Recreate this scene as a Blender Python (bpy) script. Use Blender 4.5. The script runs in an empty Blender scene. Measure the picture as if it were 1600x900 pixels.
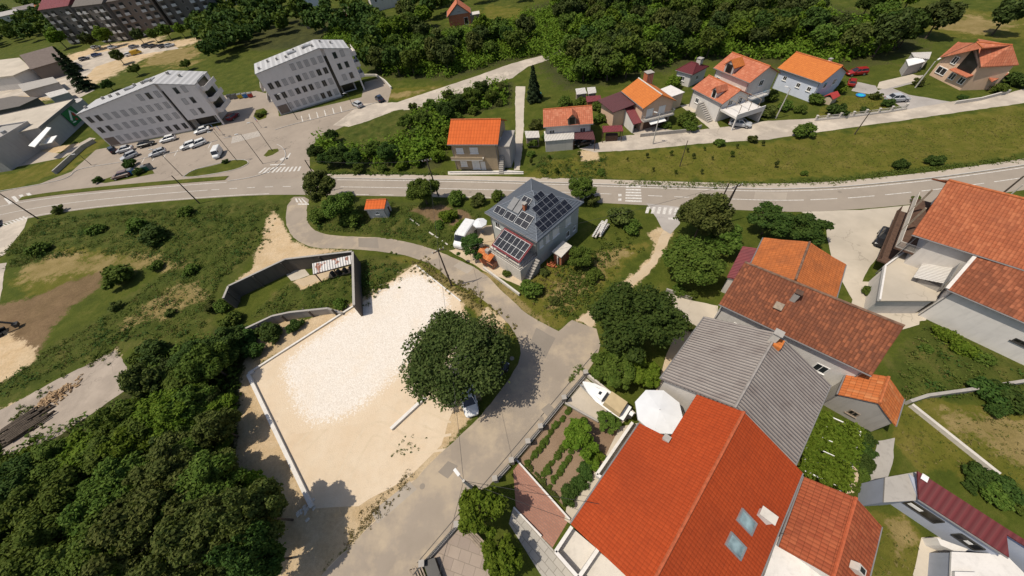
import bpy, math, random
import numpy as np
from mathutils import Vector, noise as mn
random.seed(7); RNG = np.random.default_rng(7)
scene = bpy.context.scene
COL = scene.collection
# ------------------------------------------------------------------ survey of the site
# camera calibrated from the vertical poles and the known sizes of cars and lanes;
# G() turns a surveyed sight line into a point of the real, level ground (or a height above it)
FPX = 533.0; NX, NY = 70.0, 420.0; HC = 40.0
_n = math.sqrt(FPX*FPX+NX*NX+NY*NY)
_dx, _dy, _dz = NX/_n, NY/_n, FPX/_n
CF = np.array([0, math.sqrt(1-_dz*_dz), -_dz])
_rz = -_dx; _ry = -CF[2]*_rz/CF[1]
CR = np.array([math.sqrt(1-_rz*_rz-_ry*_ry), _ry, _rz])
CD = np.cross(CF, CR)
CPOS = np.array([0, 0, HC])
def G(px, py, z=0.0):
    v = CR*(px-800)/FPX + CD*(py-450)/FPX + CF
    t = (z-HC)/v[2]
    return CPOS+v*t
def PG(pts, z=0.0): return [G(a, b, z) for a, b in pts]
def wdir(a, b):
    A, B = G(*a), G(*b); return math.atan2(B[1]-A[1], B[0]-A[0])

# ------------------------------------------------------------------ materials
MATS = {}
class NT:
    def __init__(s, name):
        s.m = bpy.data.materials.new(name); s.m.use_nodes = True
        s.t = s.m.node_tree; s.t.nodes.clear()
        s.out = s.n('ShaderNodeOutputMaterial'); s.bsdf = s.n('ShaderNodeBsdfPrincipled')
        s.l(s.bsdf.outputs[0], s.out.inputs[0])
        s.bsdf.inputs['Specular IOR Level'].default_value = .25
        MATS[name] = s.m
    def n(s, t, **k):
        q = s.t.nodes.new(t)
        for a, b in k.items(): setattr(q, a, b)
        return q
    def l(s, a, b): s.t.links.new(a, b)
    def set(s, node, **k):
        for a, b in k.items(): node.inputs[a].default_value = b
        return node
    def coord(s, kind='Object'):
        return s.n('ShaderNodeTexCoord').outputs[kind]
    def noise(s, vec, scale, detail=4, rough=.55):
        q = s.n('ShaderNodeTexNoise'); s.l(vec, q.inputs['Vector'])
        q.inputs['Scale'].default_value = scale; q.inputs['Detail'].default_value = detail; q.inputs['Roughness'].default_value = rough
        return q.outputs['Fac']
    def ramp(s, fac, stops):
        q = s.n('ShaderNodeValToRGB'); s.l(fac, q.inputs[0]); e = q.color_ramp.elements
        while len(e) < len(stops): e.new(.5)
        for i, (p, c) in enumerate(stops):
            e[i].position = p; e[i].color = (c, c, c, 1) if isinstance(c, (int, float)) else (*c, 1)
        return q.outputs[0]
    def mix(s, fac, a, b, mode='MIX'):
        q = s.n('ShaderNodeMix', data_type='RGBA', blend_type=mode)
        for sock, v in ((q.inputs[0], fac), (q.inputs[6], a), (q.inputs[7], b)):
            if isinstance(v, (int, float)): sock.default_value = v
            elif isinstance(v, tuple): sock.default_value = (*v, 1)
            else: s.l(v, sock)
        return q.outputs[2]
    def math(s, op, a, b=None, clamp=False):
        q = s.n('ShaderNodeMath', operation=op, use_clamp=clamp)
        for i, v in enumerate((a, b)):
            if v is None: continue
            if isinstance(v, (int, float)): q.inputs[i].default_value = v
            else: s.l(v, q.inputs[i])
        return q.outputs[0]
    def bump(s, h, strength=.3, dist=.05):
        q = s.n('ShaderNodeBump'); s.l(h, q.inputs['Height'])
        q.inputs['Strength'].default_value = strength; q.inputs['Distance'].default_value = dist
        s.l(q.outputs[0], s.bsdf.inputs['Normal'])
    def color(s, c, rough=.8):
        if isinstance(c, tuple): s.bsdf.inputs['Base Color'].default_value = (*c, 1)
        else: s.l(c, s.bsdf.inputs['Base Color'])
        s.bsdf.inputs['Roughness'].default_value = rough
        return s

def plain(name, c, rough=.7, metal=0., var=.18, scale=1.2, spec=.25):
    """painted / rendered surface with soft blotches of dirt"""
    s = NT(name); v = s.coord()
    f = s.noise(v, scale, 5)
    f2 = s.noise(v, scale*9, 3)
    a = tuple(x*(1-var) for x in c); b = tuple(min(1, x*(1+var*.6)) for x in c)
    col = s.ramp(f, [(.3, a), (.7, b)])
    col = s.mix(s.math('MULTIPLY', f2, var*.9), col, tuple(x*.6 for x in c))
    s.color(col, rough); s.bsdf.inputs['Metallic'].default_value = metal
    s.bsdf.inputs['Specular IOR Level'].default_value = spec
    return s.m
def stained_wall(name, c, streak=.35):
    s = NT(name); v = s.coord()
    mp = s.n('ShaderNodeMapping'); s.l(v, mp.inputs[0]); mp.inputs['Scale'].default_value = (1.6, 1.6, .22)
    f = s.noise(mp.outputs[0], 1.3, 6, .6); g = s.noise(v, .8, 5); fine = s.noise(v, 14, 3)
    col = s.mix(s.ramp(f, [(.5, 0), (.72, streak)]), c, tuple(x*.45 for x in c))
    col = s.mix(s.ramp(g, [(.45, 0), (.7, .3)]), col, tuple(x*.72 for x in c))
    col = s.mix(s.math('MULTIPLY', fine, .16), col, tuple(x*.5 for x in c))
    s.color(col, .88); s.bump(fine, .15, .03)
    return s.m
def tiles(name, c1, c2, dark, tw=.3, tl=.38, moss=.3, bump=.7, patch=None, gap=.55, big=.35, col_shade=.0):
    """clay roof tiles: UV.x runs along the eave, UV.y up the slope, in metres"""
    s = NT(name); uv = s.coord('UV')
    br = s.n('ShaderNodeTexBrick'); s.l(uv, br.inputs['Vector'])
    br.offset = 0.0; br.offset_frequency = 2
    s.set(br, Scale=1.0)
    br.inputs['Brick Width'].default_value = tw; br.inputs['Row Height'].default_value = tl
    br.inputs['Mortar Size'].default_value = .022; br.inputs['Mortar Smooth'].default_value = .6
    br.inputs['Color1'].default_value = (*c1, 1); br.inputs['Color2'].default_value = (*c2, 1)
    br.inputs['Mortar'].default_value = (*tuple(x*gap for x in c1), 1)
    col = br.outputs['Color']
    n1 = s.noise(uv, big, 5, .6); n2 = s.noise(uv, 2.2, 4)
    col = s.mix(s.ramp(n1, [(.42, 0), (.68, moss)]), col, dark)
    col = s.mix(s.ramp(n2, [(.5, 0), (.75, moss*.8)]), col, dark)
    if patch:
        wn = s.n('ShaderNodeTexWhiteNoise', noise_dimensions='2D')
        sn = s.n('ShaderNodeVectorMath', operation='SNAP'); s.l(uv, sn.inputs[0]); sn.inputs[1].default_value = (tw, tl, 1)
        s.l(sn.outputs[0], wn.inputs['Vector'])
        n3 = s.noise(uv, .28, 3)
        thr = s.math('ADD', wn.outputs['Value'], s.math('MULTIPLY', s.math('SUBTRACT', n3, .5), 1.6))
        col = s.mix(s.ramp(thr, [(.55, 0), (1.05, .6)]), col, patch)
    sp = s.n('ShaderNodeSeparateXYZ'); s.l(uv, sp.inputs[0])
    wx = s.math('ABSOLUTE', s.math('SINE', s.math('MULTIPLY', sp.outputs[0], math.pi/tw)))
    fy = s.math('FRACT', s.math('DIVIDE', sp.outputs[1], tl))
    if col_shade: col = s.mix(s.ramp(wx, [(.25, col_shade), (.75, 0)]), col, tuple(x*.55 for x in c1))  # shading in the grooves between tile columns, painted into the colour
    h = s.math('ADD', s.math('MULTIPLY', wx, .7), s.math('MULTIPLY', s.math('SUBTRACT', 1.0, fy), .5))
    s.bump(h, bump, .07)
    s.color(col, .86); s.bsdf.inputs['Specular IOR Level'].default_value = .08
    return s.m
def corrugated(name, c, dark, pitch=.2, along=0, rust=None, blot=.35, rough=.7, metal=0., bump=.8, sheet=1.0):
    s = NT(name); uv = s.coord('UV'); sp = s.n('ShaderNodeSeparateXYZ'); s.l(uv, sp.inputs[0])
    w = s.math('SINE', s.math('MULTIPLY', sp.outputs[along], 2*math.pi/pitch))
    mp = s.n('ShaderNodeMapping'); s.l(uv, mp.inputs[0])
    mp.inputs['Scale'].default_value = (2.2, .35, 1) if along == 0 else (.35, 2.2, 1)
    n1 = s.noise(mp.outputs[0], 1.1, 5, .65); n2 = s.noise(uv, .5, 5)
    col = s.mix(s.ramp(n1, [(.35, 0), (.75, blot)]), c, dark)
    col = s.mix(s.ramp(n2, [(.5, 0), (.7, blot)]), col, dark)
    col = s.mix(s.math('MULTIPLY', s.ramp(w, [(.0, 1), (.45, 0)]), .38), col, tuple(x*.5 for x in dark))
    if rust:
        n3 = s.noise(uv, .75, 4, .6)
        col = s.mix(s.ramp(n3, [(.56, 0), (.6, .85)]), col, rust)
    s.bump(w, bump, pitch*.22); s.color(col, rough); s.bsdf.inputs['Metallic'].default_value = metal
    return s.m
def leafmat(name, c1, c2, c3, trans=.22):
    s = NT(name)
    geo = s.n('ShaderNodeNewGeometry'); oi = s.n('ShaderNodeObjectInfo')
    r = geo.outputs['Random Per Island']
    col = s.ramp(r, [(.0, c1), (.55, c2), (1., c3)])
    v = s.coord(); n1 = s.noise(v, .55, 3)
    col = s.mix(s.ramp(n1, [(.38, 0), (.68, .55)]), col, c3)
    hs = s.n('ShaderNodeHueSaturation'); s.l(col, hs.inputs['Color'])
    s.l(s.math('ADD', .82, s.math('MULTIPLY', oi.outputs['Random'], .36)), hs.inputs['Value'])
    s.l(s.math('ADD', .485, s.math('MULTIPLY', oi.outputs['Random'], .03)), hs.inputs['Hue'])
    col = hs.outputs[0]
    s.color(col, .75); s.bsdf.inputs['Specular IOR Level'].default_value = .09
    tr = s.n('ShaderNodeBsdfTranslucent'); s.l(s.mix(.5, col, (.10, .14, .006)), tr.inputs[0])
    mx = s.n('ShaderNodeMixShader'); mx.inputs[0].default_value = trans
    s.l(s.bsdf.outputs[0], mx.inputs[1]); s.l(tr.outputs[0], mx.inputs[2]); s.l(mx.outputs[0], s.out.inputs[0])
    return s.m
def glassmat(name, c=(.03, .035, .04), rough=.08):
    s = NT(name); v = s.coord(); f = s.noise(v, .9, 2)
    s.color(s.ramp(f, [(.35, tuple(x*.5 for x in c)), (.7, tuple(x*1.6 for x in c))]), rough)
    s.bsdf.inputs['Specular IOR Level'].default_value = .6
    return s.m
def asphalt(name, c, patch=.14, crack=True, spots=.3, sand=None):
    s = NT(name); v = s.coord()
    n1 = s.noise(v, .11, 5, .6); n2 = s.noise(v, .6, 5, .6); n3 = s.noise(v, 18, 3, .7)
    col = s.ramp(n1, [(.32, tuple(x*(1-patch) for x in c)), (.68, tuple(x*(1+patch*.6) for x in c))])
    col = s.mix(s.ramp(n2, [(.48, 0), (.75, spots)]), col, tuple(x*.7 for x in c))
    col = s.mix(s.math('MULTIPLY', n3, .3), col, tuple(x*.62 for x in c))
    if sand:
        n4 = s.noise(v, .21, 6, .65)
        col = s.mix(s.ramp(n4, [(.47, 0), (.62, .75)]), col, sand)
    if crack:
        ms = s.n('ShaderNodeTexVoronoi', feature='DISTANCE_TO_EDGE'); 
        dv = s.n('ShaderNodeVectorMath', operation='ADD'); s.l(v, dv.inputs[0])
        nn = s.n('ShaderNodeTexNoise'); s.l(v, nn.inputs['Vector']); nn.inputs['Scale'].default_value = .8
        sc = s.n('ShaderNodeVectorMath', operation='SCALE'); s.l(nn.outputs['Color'], sc.inputs[0]); sc.inputs['Scale'].default_value = 2.2
        s.l(sc.outputs[0], dv.inputs[1]); s.l(dv.outputs[0], ms.inputs['Vector']); ms.inputs['Scale'].default_value = .14
        e = s.ramp(ms.outputs['Distance'], [(.0, .5), (.012, 0)])
        gate = s.ramp(s.noise(v, .07, 2), [(.5, 0), (.56, 1)])
        col = s.mix(s.math('MULTIPLY', e, gate), col, tuple(x*.4 for x in c))
    s.bump(n3, .18, .02); s.color(col, .9); s.bsdf.inputs['Specular IOR Level'].default_value = .15
    return s.m
def dirt(name, c, c2, stone=None, sscale=3.5, bump=.5, big=.16, edge=None):
    s = NT(name); v = s.coord()
    n1 = s.noise(v, big, 6, .65); n2 = s.noise(v, 1.3, 6, .7); n3 = s.noise(v, 9, 4, .7)
    col = s.ramp(n1, [(.35, c), (.66, c2)])
    col = s.mix(s.ramp(n2, [(.5, 0), (.8, .4)]), col, tuple(x*.68 for x in c))
    col = s.mix(s.ramp(n3, [(.45, 0), (.85, .35)]), col, tuple(x*.6 for x in c))
    h = n3
    if stone:
        vo = s.n('ShaderNodeTexVoronoi'); s.l(v, vo.inputs['Vector']); vo.inputs['Scale'].default_value = sscale
        bw = s.n('ShaderNodeRGBToBW'); s.l(vo.outputs['Color'], bw.inputs[0])
        col = s.mix(s.ramp(bw.outputs[0], [(.35, 0), (.75, .75)]), col, stone)
        col = s.mix(s.ramp(vo.outputs['Distance'], [(.45, 0), (.75, .35)]), col, tuple(x*.55 for x in c))
        h = s.math('SUBTRACT', n3, vo.outputs['Distance'])
    s.bump(h, bump, .08); s.color(col, .95); s.bsdf.inputs['Specular IOR Level'].default_value = .1
    return s.m
def pavers(name, c1, c2, mort, w, h, off=.5, ms=.02, rot=0., coordk='Object', var=.3):
    s = NT(name); v = s.coord(coordk)
    mp = s.n('ShaderNodeMapping'); s.l(v, mp.inputs[0]); mp.inputs['Rotation'].default_value = (0, 0, rot)
    br = s.n('ShaderNodeTexBrick'); s.l(mp.outputs[0], br.inputs['Vector']); br.offset = off
    br.inputs['Scale'].default_value = 1; br.inputs['Brick Width'].default_value = w; br.inputs['Row Height'].default_value = h
    br.inputs['Mortar Size'].default_value = ms
    for k, c in (('Color1', c1), ('Color2', c2), ('Mortar', mort)): br.inputs[k].default_value = (*c, 1)
    n = s.noise(v, .7, 5); f = s.noise(v, 12, 3)
    col = s.mix(s.ramp(n, [(.4, 0), (.75, var)]), br.outputs['Color'], tuple(x*.6 for x in c1))
    col = s.mix(s.math('MULTIPLY', f, .25), col, tuple(x*.5 for x in c1))
    s.bump(br.outputs['Fac'], -.3, .02); s.color(col, .85)
    return s.m

M = MATS
M['tile_red'] = tiles('tile_new_red', (.365, .061, .018), (.33, .052, .015), (.23, .040, .015), tw=.27, tl=.36, moss=.55, gap=.72, bump=.5, big=.16)
M['tile_red_side'] = M['tile_red']
M['tile_brown'] = tiles('tile_old_brown', (.21, .074, .038), (.15, .056, .032), (.10, .046, .032), tw=.3, tl=.36, moss=.6, patch=(.33, .115, .055), gap=.4, col_shade=.55)
M['tile_orange'] = tiles('tile_orange_old', (.46, .145, .045), (.39, .118, .036), (.22, .08, .035), tw=.34, tl=.4, moss=.6, gap=.6, col_shade=.25, big=.5)
M['tile_smallorange'] = tiles('tile_orange_patchy', (.50, .15, .045), (.40, .12, .04), (.36, .12, .05), tw=.35, tl=.45, moss=.35, patch=(.58, .26, .11), gap=.5)
M['tile_bright'] = tiles('tile_bright_orange', (.54, .12, .032), (.49, .105, .028), (.42, .09, .026), tw=.6, tl=.75, moss=.25, gap=.66, bump=.9)
M['tile_sienna'] = tiles('tile_sienna', (.52, .17, .045), (.46, .145, .04), (.36, .11, .035), tw=.4, tl=.45, moss=.25, gap=.75)
M['tile_salmon'] = tiles('tile_salmon', (.46, .155, .085), (.40, .13, .07), (.29, .10, .06), tw=.4, tl=.5, moss=.35, gap=.6, patch=(.52, .22, .13))
M['tile_terracotta'] = tiles('tile_terracotta', (.37, .115, .052), (.30, .09, .042), (.21, .072, .04), tw=.32, tl=.42, moss=.55, patch=(.45, .16, .075), gap=.4, col_shade=.3)
M['tile_terramoss'] = tiles('tile_terracotta_mossy', (.24, .08, .04), (.20, .065, .034), (.11, .05, .032), tw=.32, tl=.42, moss=.6, patch=(.40, .14, .07), gap=.45, col_shade=.3)
M['tile_smallred'] = tiles('tile_small_red', (.34, .09, .04), (.28, .07, .033), (.19, .055, .03), tw=.3, tl=.42, moss=.45, gap=.5, patch=(.37, .11, .05), col_shade=.35)
M['grey_corr'] = corrugated('asbestos_corrugated', (.33, .295, .265), (.19, .155, .14), pitch=.34, along=0, blot=.6)
M['burgundy'] = corrugated('burgundy_sheet', (.125, .024, .026), (.10, .022, .024), pitch=.45, blot=.3, rough=.55, bump=.12)
M['burgundy_light'] = corrugated('burgundy_light_sheet', (.24, .05, .055), (.15, .04, .045), pitch=.3, blot=.4, rough=.55)
M['mauve_roof'] = corrugated('mauve_sheet', (.135, .050, .052), (.095, .042, .045), pitch=.3, blot=.4, rough=.6)
M['white_corr'] = corrugated('white_rusty_sheet', (.70, .68, .64), (.46, .42, .38), pitch=.42, rust=(.26, .075, .03), blot=.4)
M['pale_corr'] = corrugated('pale_sheet', (.66, .63, .58), (.5, .46, .41), pitch=.3, blot=.3)
M['slate'] = corrugated('slate_metal_roof', (.105, .122, .145), (.085, .098, .118), pitch=.38, along=1, blot=.3, rough=.42, bump=.4)
M['apt_roof'] = corrugated('light_membrane_roof', (.47, .465, .46), (.40, .395, .39), pitch=1.4, blot=.3, bump=.1, rough=.6)
M['wall_white'] = stained_wall('render_white', (.66, .63, .59), .25)
M['wall_offwhite'] = stained_wall('render_offwhite', (.62, .58, .53), .25)
M['wall_cream'] = stained_wall('render_cream', (.55, .45, .33), .2)
M['wall_peach'] = stained_wall('render_peach', (.62, .43, .30), .15)
M['wall_tan'] = stained_wall('render_tan', (.40, .31, .20), .2)
M['wall_bluegrey'] = stained_wall('render_bluegrey', (.36, .39, .46), .12)
M['wall_lightblue'] = stained_wall('render_lightblue', (.60, .64, .73), .12)
M['wall_greengrey'] = stained_wall('render_greengrey', (.44, .46, .43), .15)
M['wall_grey'] = stained_wall('render_grey', (.42, .395, .37), .25)
M['wall_apt'] = stained_wall('render_apartment', (.72, .665, .625), .08)
M['wall_dark'] = stained_wall('render_dark_block', (.14, .125, .11), .35)
M['wall_brown'] = stained_wall('render_brown', (.20, .155, .125), .25)
M['concrete'] = stained_wall('concrete_grey', (.36, .335, .30), .35)
M['concrete_pale'] = stained_wall('concrete_pale', (.56, .52, .46), .25)
M['concrete_old'] = stained_wall('concrete_blackened', (.125, .105, .085), .55)
M['brick'] = pavers('hollow_brick', (.42, .13, .055), (.36, .11, .045), (.38, .30, .24), .3, .2, ms=.015)
M['white_paint'] = plain('white_paint', (.78, .77, .74), .5, var=.08)
M['shutter'] = plain('closed_shutter', (.52, .51, .50), .55, var=.08)
M['shutter_white'] = plain('white_shutter', (.72, .71, .68), .55, var=.08)
M['aptframe'] = plain('apartment_window_trim', (.30, .28, .265), .5, var=.08)
M['aptshutter'] = plain('apartment_shutter', (.47, .44, .42), .55, var=.08)
M['dark_metal'] = plain('dark_metal', (.05, .048, .045), .5, var=.2)
M['grey_metal'] = plain('grey_metal', (.33, .33, .33), .45, metal=.4, var=.15)
M['wood_pole'] = plain('creosoted_wood', (.085, .065, .05), .85, var=.35, scale=3)
M['concrete_pole'] = plain('concrete_pole', (.46, .43, .38), .85, var=.15)
M['wood'] = plain('weathered_wood', (.30, .24, .18), .85, var=.35, scale=3)
M['wood_dark'] = plain('dark_timber', (.11, .065, .045), .8, var=.35, scale=3)
M['fresh_wood'] = plain('split_wood', (.50, .34, .19), .85, var=.45, scale=4)
M['bark'] = plain('bark', (.10, .078, .058), .95, var=.4, scale=4)
M['gutter'] = plain('gutter_metal', (.20, .19, .185), .5, var=.15)
M['ridge_red'] = plain('ridge_red', (.42, .10, .04), .8, var=.3, scale=3)
M['ridge_orange'] = plain('ridge_orange', (.46, .14, .05), .8, var=.35, scale=3)
M['ridge_dark'] = plain('ridge_mortar', (.20, .12, .08), .85, var=.5, scale=2.5)
M['ridge_grey'] = plain('ridge_grey', (.30, .27, .245), .85, var=.3, scale=2)
M['ridge_slate'] = plain('ridge_slate', (.17, .19, .22), .45, var=.2)
M['glass'] = glassmat('window_glass')
M['glass_dark'] = glassmat('dark_opening', (.012, .012, .013), .3)
M['skylight'] = glassmat('skylight_glass', (.22, .30, .31), .12)
M['solar'] = pavers('photovoltaic_cells', (.012, .014, .022), (.010, .012, .019), (.06, .065, .075), .55, .55, off=0, ms=.018, coordk='UV', var=.1)
M['solar'].node_tree.nodes['Principled BSDF'].inputs['Roughness'].default_value = .25
M['thermal'] = plain('solar_thermal', (.20, .20, .20), .3, var=.15)
M['panel_frame'] = plain('panel_frame', (.42, .43, .44), .4, metal=.5, var=.1)
M['tyre'] = plain('tyre_rubber', (.02, .02, .02), .85, var=.2)
M['rim'] = plain('alloy_rim', (.42, .42, .43), .35, metal=.6, var=.1)
M['car_glass'] = glassmat('car_glass', (.02, .022, .025), .05)
M['head_lamp'] = plain('head_lamp', (.70, .70, .68), .2, var=.05)
M['tail_lamp'] = plain('tail_lamp', (.35, .02, .02), .25, var=.05)
def carpaint(n, c, metal=.0):
    s = NT('paint_'+n); s.color(c, .28); s.bsdf.inputs['Metallic'].default_value = metal
    s.bsdf.inputs['Coat Weight'].default_value = .5; s.bsdf.inputs['Coat Roughness'].default_value = .08
    v = s.coord(); f = s.noise(v, 2.5, 4); s.color(s.ramp(f, [(.4, tuple(x*.85 for x in c)), (.75, c)]), .3)
    M['paint_'+n] = s.m
for n_, c_ in dict(white=(.74, .74, .72), silver=(.46, .47, .48), black=(.018, .018, .02), grey=(.16, .16, .17), red=(.32, .022, .02), blue=(.03, .06, .17), yellow=(.62, .38, .03), darkred=(.2, .02, .025), navy=(.025, .03, .055), brown=(.16, .09, .07)).items():
    carpaint(n_, c_)
M['leaf_mid'] = leafmat('leaf_mid', (0.042, 0.074, 0.01), (0.068, 0.11, 0.015), (0.104, 0.142, 0.024))
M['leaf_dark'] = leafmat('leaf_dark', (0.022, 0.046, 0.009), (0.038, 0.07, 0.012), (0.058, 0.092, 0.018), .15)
M['leaf_walnut'] = leafmat('leaf_walnut', (0.026, 0.042, 0.010), (0.043, 0.064, 0.014), (0.072, 0.092, 0.025), .15)
M['leaf_bright'] = leafmat('leaf_bright', (0.06, 0.115, 0.009), (0.092, 0.16, 0.013), (0.14, 0.2, 0.022), .28)
M['leaf_olive'] = leafmat('leaf_olive', (0.046, 0.066, 0.014), (0.074, 0.096, 0.02), (0.112, 0.126, 0.032))
M['leaf_conifer'] = leafmat('leaf_conifer', (.014, .026, .010), (.024, .038, .014), (.034, .05, .018), .05)
M['weed'] = leafmat('weed_leaf', (0.038, 0.072, 0.01), (0.066, 0.108, 0.016), (0.12, 0.142, 0.032), .2)
M['weed_dry'] = leafmat('dry_grass_blade', (0.1, 0.095, 0.022), (0.155, 0.135, 0.04), (0.22, 0.175, 0.07), .2)
M['grass_blade'] = leafmat('grass_blade', (0.048, 0.074, 0.01), (0.076, 0.102, 0.016), (0.118, 0.128, 0.03), .2)
M['fabric_white'] = plain('white_canvas', (.62, .63, .64), .8, var=.05)
M['canvas_tan'] = plain('tan_canvas', (.46, .36, .21), .85, var=.12)
M['boat_white'] = plain('gelcoat_white', (.76, .76, .74), .3, var=.06)
M['turquoise'] = plain('turquoise_cloth', (.02, .42, .50), .7, var=.1)
M['sign_green'] = plain('sign_green', (.02, .16, .055), .5, var=.1)
M['sign_blue'] = plain('sign_blue', (.02, .12, .42), .5, var=.1)
M['sign_red'] = plain('sign_red', (.42, .05, .04), .5, var=.1)
M['marking'] = plain('road_paint', (.60, .57, .52), .85, var=.4, scale=3)
M['soil_garden'] = dirt('garden_soil', (.20, .135, .088), (.27, .19, .125), bump=.6)
M['plastic_blue'] = plain('blue_plastic', (.04, .20, .50), .4, var=.1)
M['plastic_green'] = plain('green_plastic', (.02, .12, .08), .45, var=.15)
M['plastic_grey'] = plain('grey_plastic', (.18, .19, .19), .5, var=.15)
M['plastic_yellow'] = plain('yellow_plastic', (.55, .42, .03), .45, var=.1)

# ------------------------------------------------------------------ object helpers
def link(o, parent=None):
    COL.objects.link(o)
    if parent is not None: o.parent = parent
    return o
def tag(o, label=None, cat=None, group=None, kind=None):
    if label: o['label'] = label
    if cat: o['category'] = cat
    if group: o['group'] = group
    if kind: o['kind'] = kind
    return o
def empty(name, loc=(0, 0, 0), rz=0., label=None, cat=None, group=None):
    o = bpy.data.objects.new(name, None); link(o)
    o.location = (float(loc[0]), float(loc[1]), float(loc[2])); o.rotation_euler = (0, 0, rz); o.empty_display_size = .3
    return tag(o, label, cat, group)
def copy_tree(o, parent=None):
    c = o.copy(); COL.objects.link(c)
    if parent is not None: c.parent = parent
    for ch in o.children: copy_tree(ch, c)
    return c
class MB:
    def __init__(s): s.v = []; s.f = []; s.uv = []; s.sm = []; s.mi = []
    def face(s, pts, uv=None, smooth=False, mi=0):
        i = len(s.v); s.v += [tuple(map(float, p)) for p in pts]; s.f.append(list(range(i, i+len(pts)))); s.sm.append(smooth); s.mi.append(mi)
        if uv is None:
            p = [Vector(q) for q in s.v[i:i+len(pts)]]
            n = (p[1]-p[0]).cross(p[2]-p[0])
            if n.length < 1e-9: n = Vector((0, 0, 1))
            n.normalize()
            if abs(n.z) > .95: u, w = Vector((1, 0, 0)), Vector((0, 1, 0))
            else:
                u = Vector((0, 0, 1)).cross(n).normalized(); w = n.cross(u)
            uv = [(q.dot(u), q.dot(w)) for q in p]
        s.uv += uv
    def hexa(s, b, t, mi=0):
        """b, t: four bottom and four top points, counter-clockwise seen from above"""
        s.face([b[3], b[2], b[1], b[0]], mi=mi); s.face(list(t), mi=mi)
        for k in range(4):
            j = (k+1) % 4; s.face([b[k], b[j], t[j], t[k]], mi=mi)
    def box(s, x0, x1, y0, y1, z0, z1, mi=0):
        s.hexa([(x0, y0, z0), (x1, y0, z0), (x1, y1, z0), (x0, y1, z0)], [(x0, y0, z1), (x1, y0, z1), (x1, y1, z1), (x0, y1, z1)], mi)
    def beam(s, a, b, w, h, up=(0, 0, 1)):
        a, b = Vector(a), Vector(b); d = (b-a).normalized(); u = Vector(up)
        if abs(d.dot(u)) > .98: u = Vector((1, 0, 0))
        r = d.cross(u).normalized()*(w/2); q = r.cross(d).normalized()*(h/2)
        c = [a-r-q, a+r-q, b+r-q, b-r-q]; t = [a-r+q, a+r+q, b+r+q, b-r+q]
        s.hexa(c, t)
    def tube(s, pts, r0, r1=None, n=8, cap=True):
        if r1 is None: r1 = r0
        pts = [Vector(p) for p in pts]; rings = []
        for i, p in enumerate(pts):
            d = (pts[min(i+1, len(pts)-1)]-pts[max(i-1, 0)]).normalized()
            u = Vector((0, 0, 1)) if abs(d.z) < .95 else Vector((1, 0, 0))
            a = d.cross(u).normalized(); b = d.cross(a)
            r = r0+(r1-r0)*i/max(1, len(pts)-1)
            rings.append([p+(a*math.cos(k*2*math.pi/n)+b*math.sin(k*2*math.pi/n))*r for k in range(n)])
        for i in range(len(rings)-1):
            for k in range(n):
                j = (k+1) % n; s.face([rings[i][k], rings[i+1][k], rings[i+1][j], rings[i][j]], smooth=True)
        if cap: s.face(rings[-1][::-1]); s.face(rings[0])
    def disc(s, c, ax, r, h, n=14):
        c = Vector(c); ax = Vector(ax).normalized(); s.tube([c-ax*h/2, c+ax*h/2], r, r, n)
    def build(s, name, mat, parent=None, merge=False):
        me = bpy.data.meshes.new(name); me.from_pydata(s.v, [], s.f); 
        uvl = me.uv_layers.new(name='UVMap'); uvl.data.foreach_set('uv', np.array(s.uv, dtype=np.float32).ravel())
        me.polygons.foreach_set('use_smooth', np.array(s.sm, dtype=bool))
        for m in (mat if isinstance(mat, (list, tuple)) else [mat]): me.materials.append(M[m] if isinstance(m, str) else m)
        if isinstance(mat, (list, tuple)): me.polygons.foreach_set('material_index', np.array(s.mi, dtype=np.int32))
        me.update()
        if merge:
            import bmesh
            bm = bmesh.new(); bm.from_mesh(me); bmesh.ops.remove_doubles(bm, verts=bm.verts, dist=1e-4); bm.to_mesh(me); bm.free()
        return link(bpy.data.objects.new(name, me), parent)
def np_mesh(name, verts, quads, mat, parent=None, smooth=False):
    me = bpy.data.meshes.new(name); nv, nq = len(verts), len(quads)
    me.vertices.add(nv); me.vertices.foreach_set('co', np.asarray(verts, dtype=np.float32).ravel())
    k = quads.shape[1]
    me.loops.add(nq*k); me.loops.foreach_set('vertex_index', np.asarray(quads, dtype=np.int32).ravel())
    me.polygons.add(nq); me.polygons.foreach_set('loop_start', np.arange(0, nq*k, k, dtype=np.int32))
    me.polygons.foreach_set('loop_total', np.full(nq, k, dtype=np.int32))
    if smooth: me.polygons.foreach_set('use_smooth', np.ones(nq, dtype=bool))
    me.materials.append(M[mat] if isinstance(mat, str) else mat)
    me.update(calc_edges=True)
    return me
def mesh_obj(name, me, parent=None): return link(bpy.data.objects.new(name, me), parent)
# ---- sheets on the ground
def resample(poly, step, closed=True):
    out = []; n = len(poly)
    for i in range(n if closed else n-1):
        a, b = np.array(poly[i][:2], float), np.array(poly[(i+1) % n][:2], float)
        k = max(1, int(np.linalg.norm(b-a)/step))
        for j in range(k): out.append(a+(b-a)*j/k)
    if not closed: out.append(np.array(poly[-1][:2], float))
    return out
def jitter(pts, amp, sc=.7):
    o = []
    for p in pts:
        q = Vector((p[0]*sc, p[1]*sc, 3.1)); d = mn.noise_vector(q)*amp+mn.noise_vector(q*3.7)*amp*.5
        o.append((p[0]+d.x, p[1]+d.y))
    return o
def chaikin(poly, n=2, closed=True):
    p = [np.array(q[:2], float) for q in poly]
    for _ in range(n):
        r = []
        for i in range(len(p) if closed else len(p)-1):
            a, b = p[i], p[(i+1) % len(p)]; r += [a*.75+b*.25, a*.25+b*.75]
        if not closed: r = [p[0]]+r+[p[-1]]
        p = r
    return p
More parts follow.
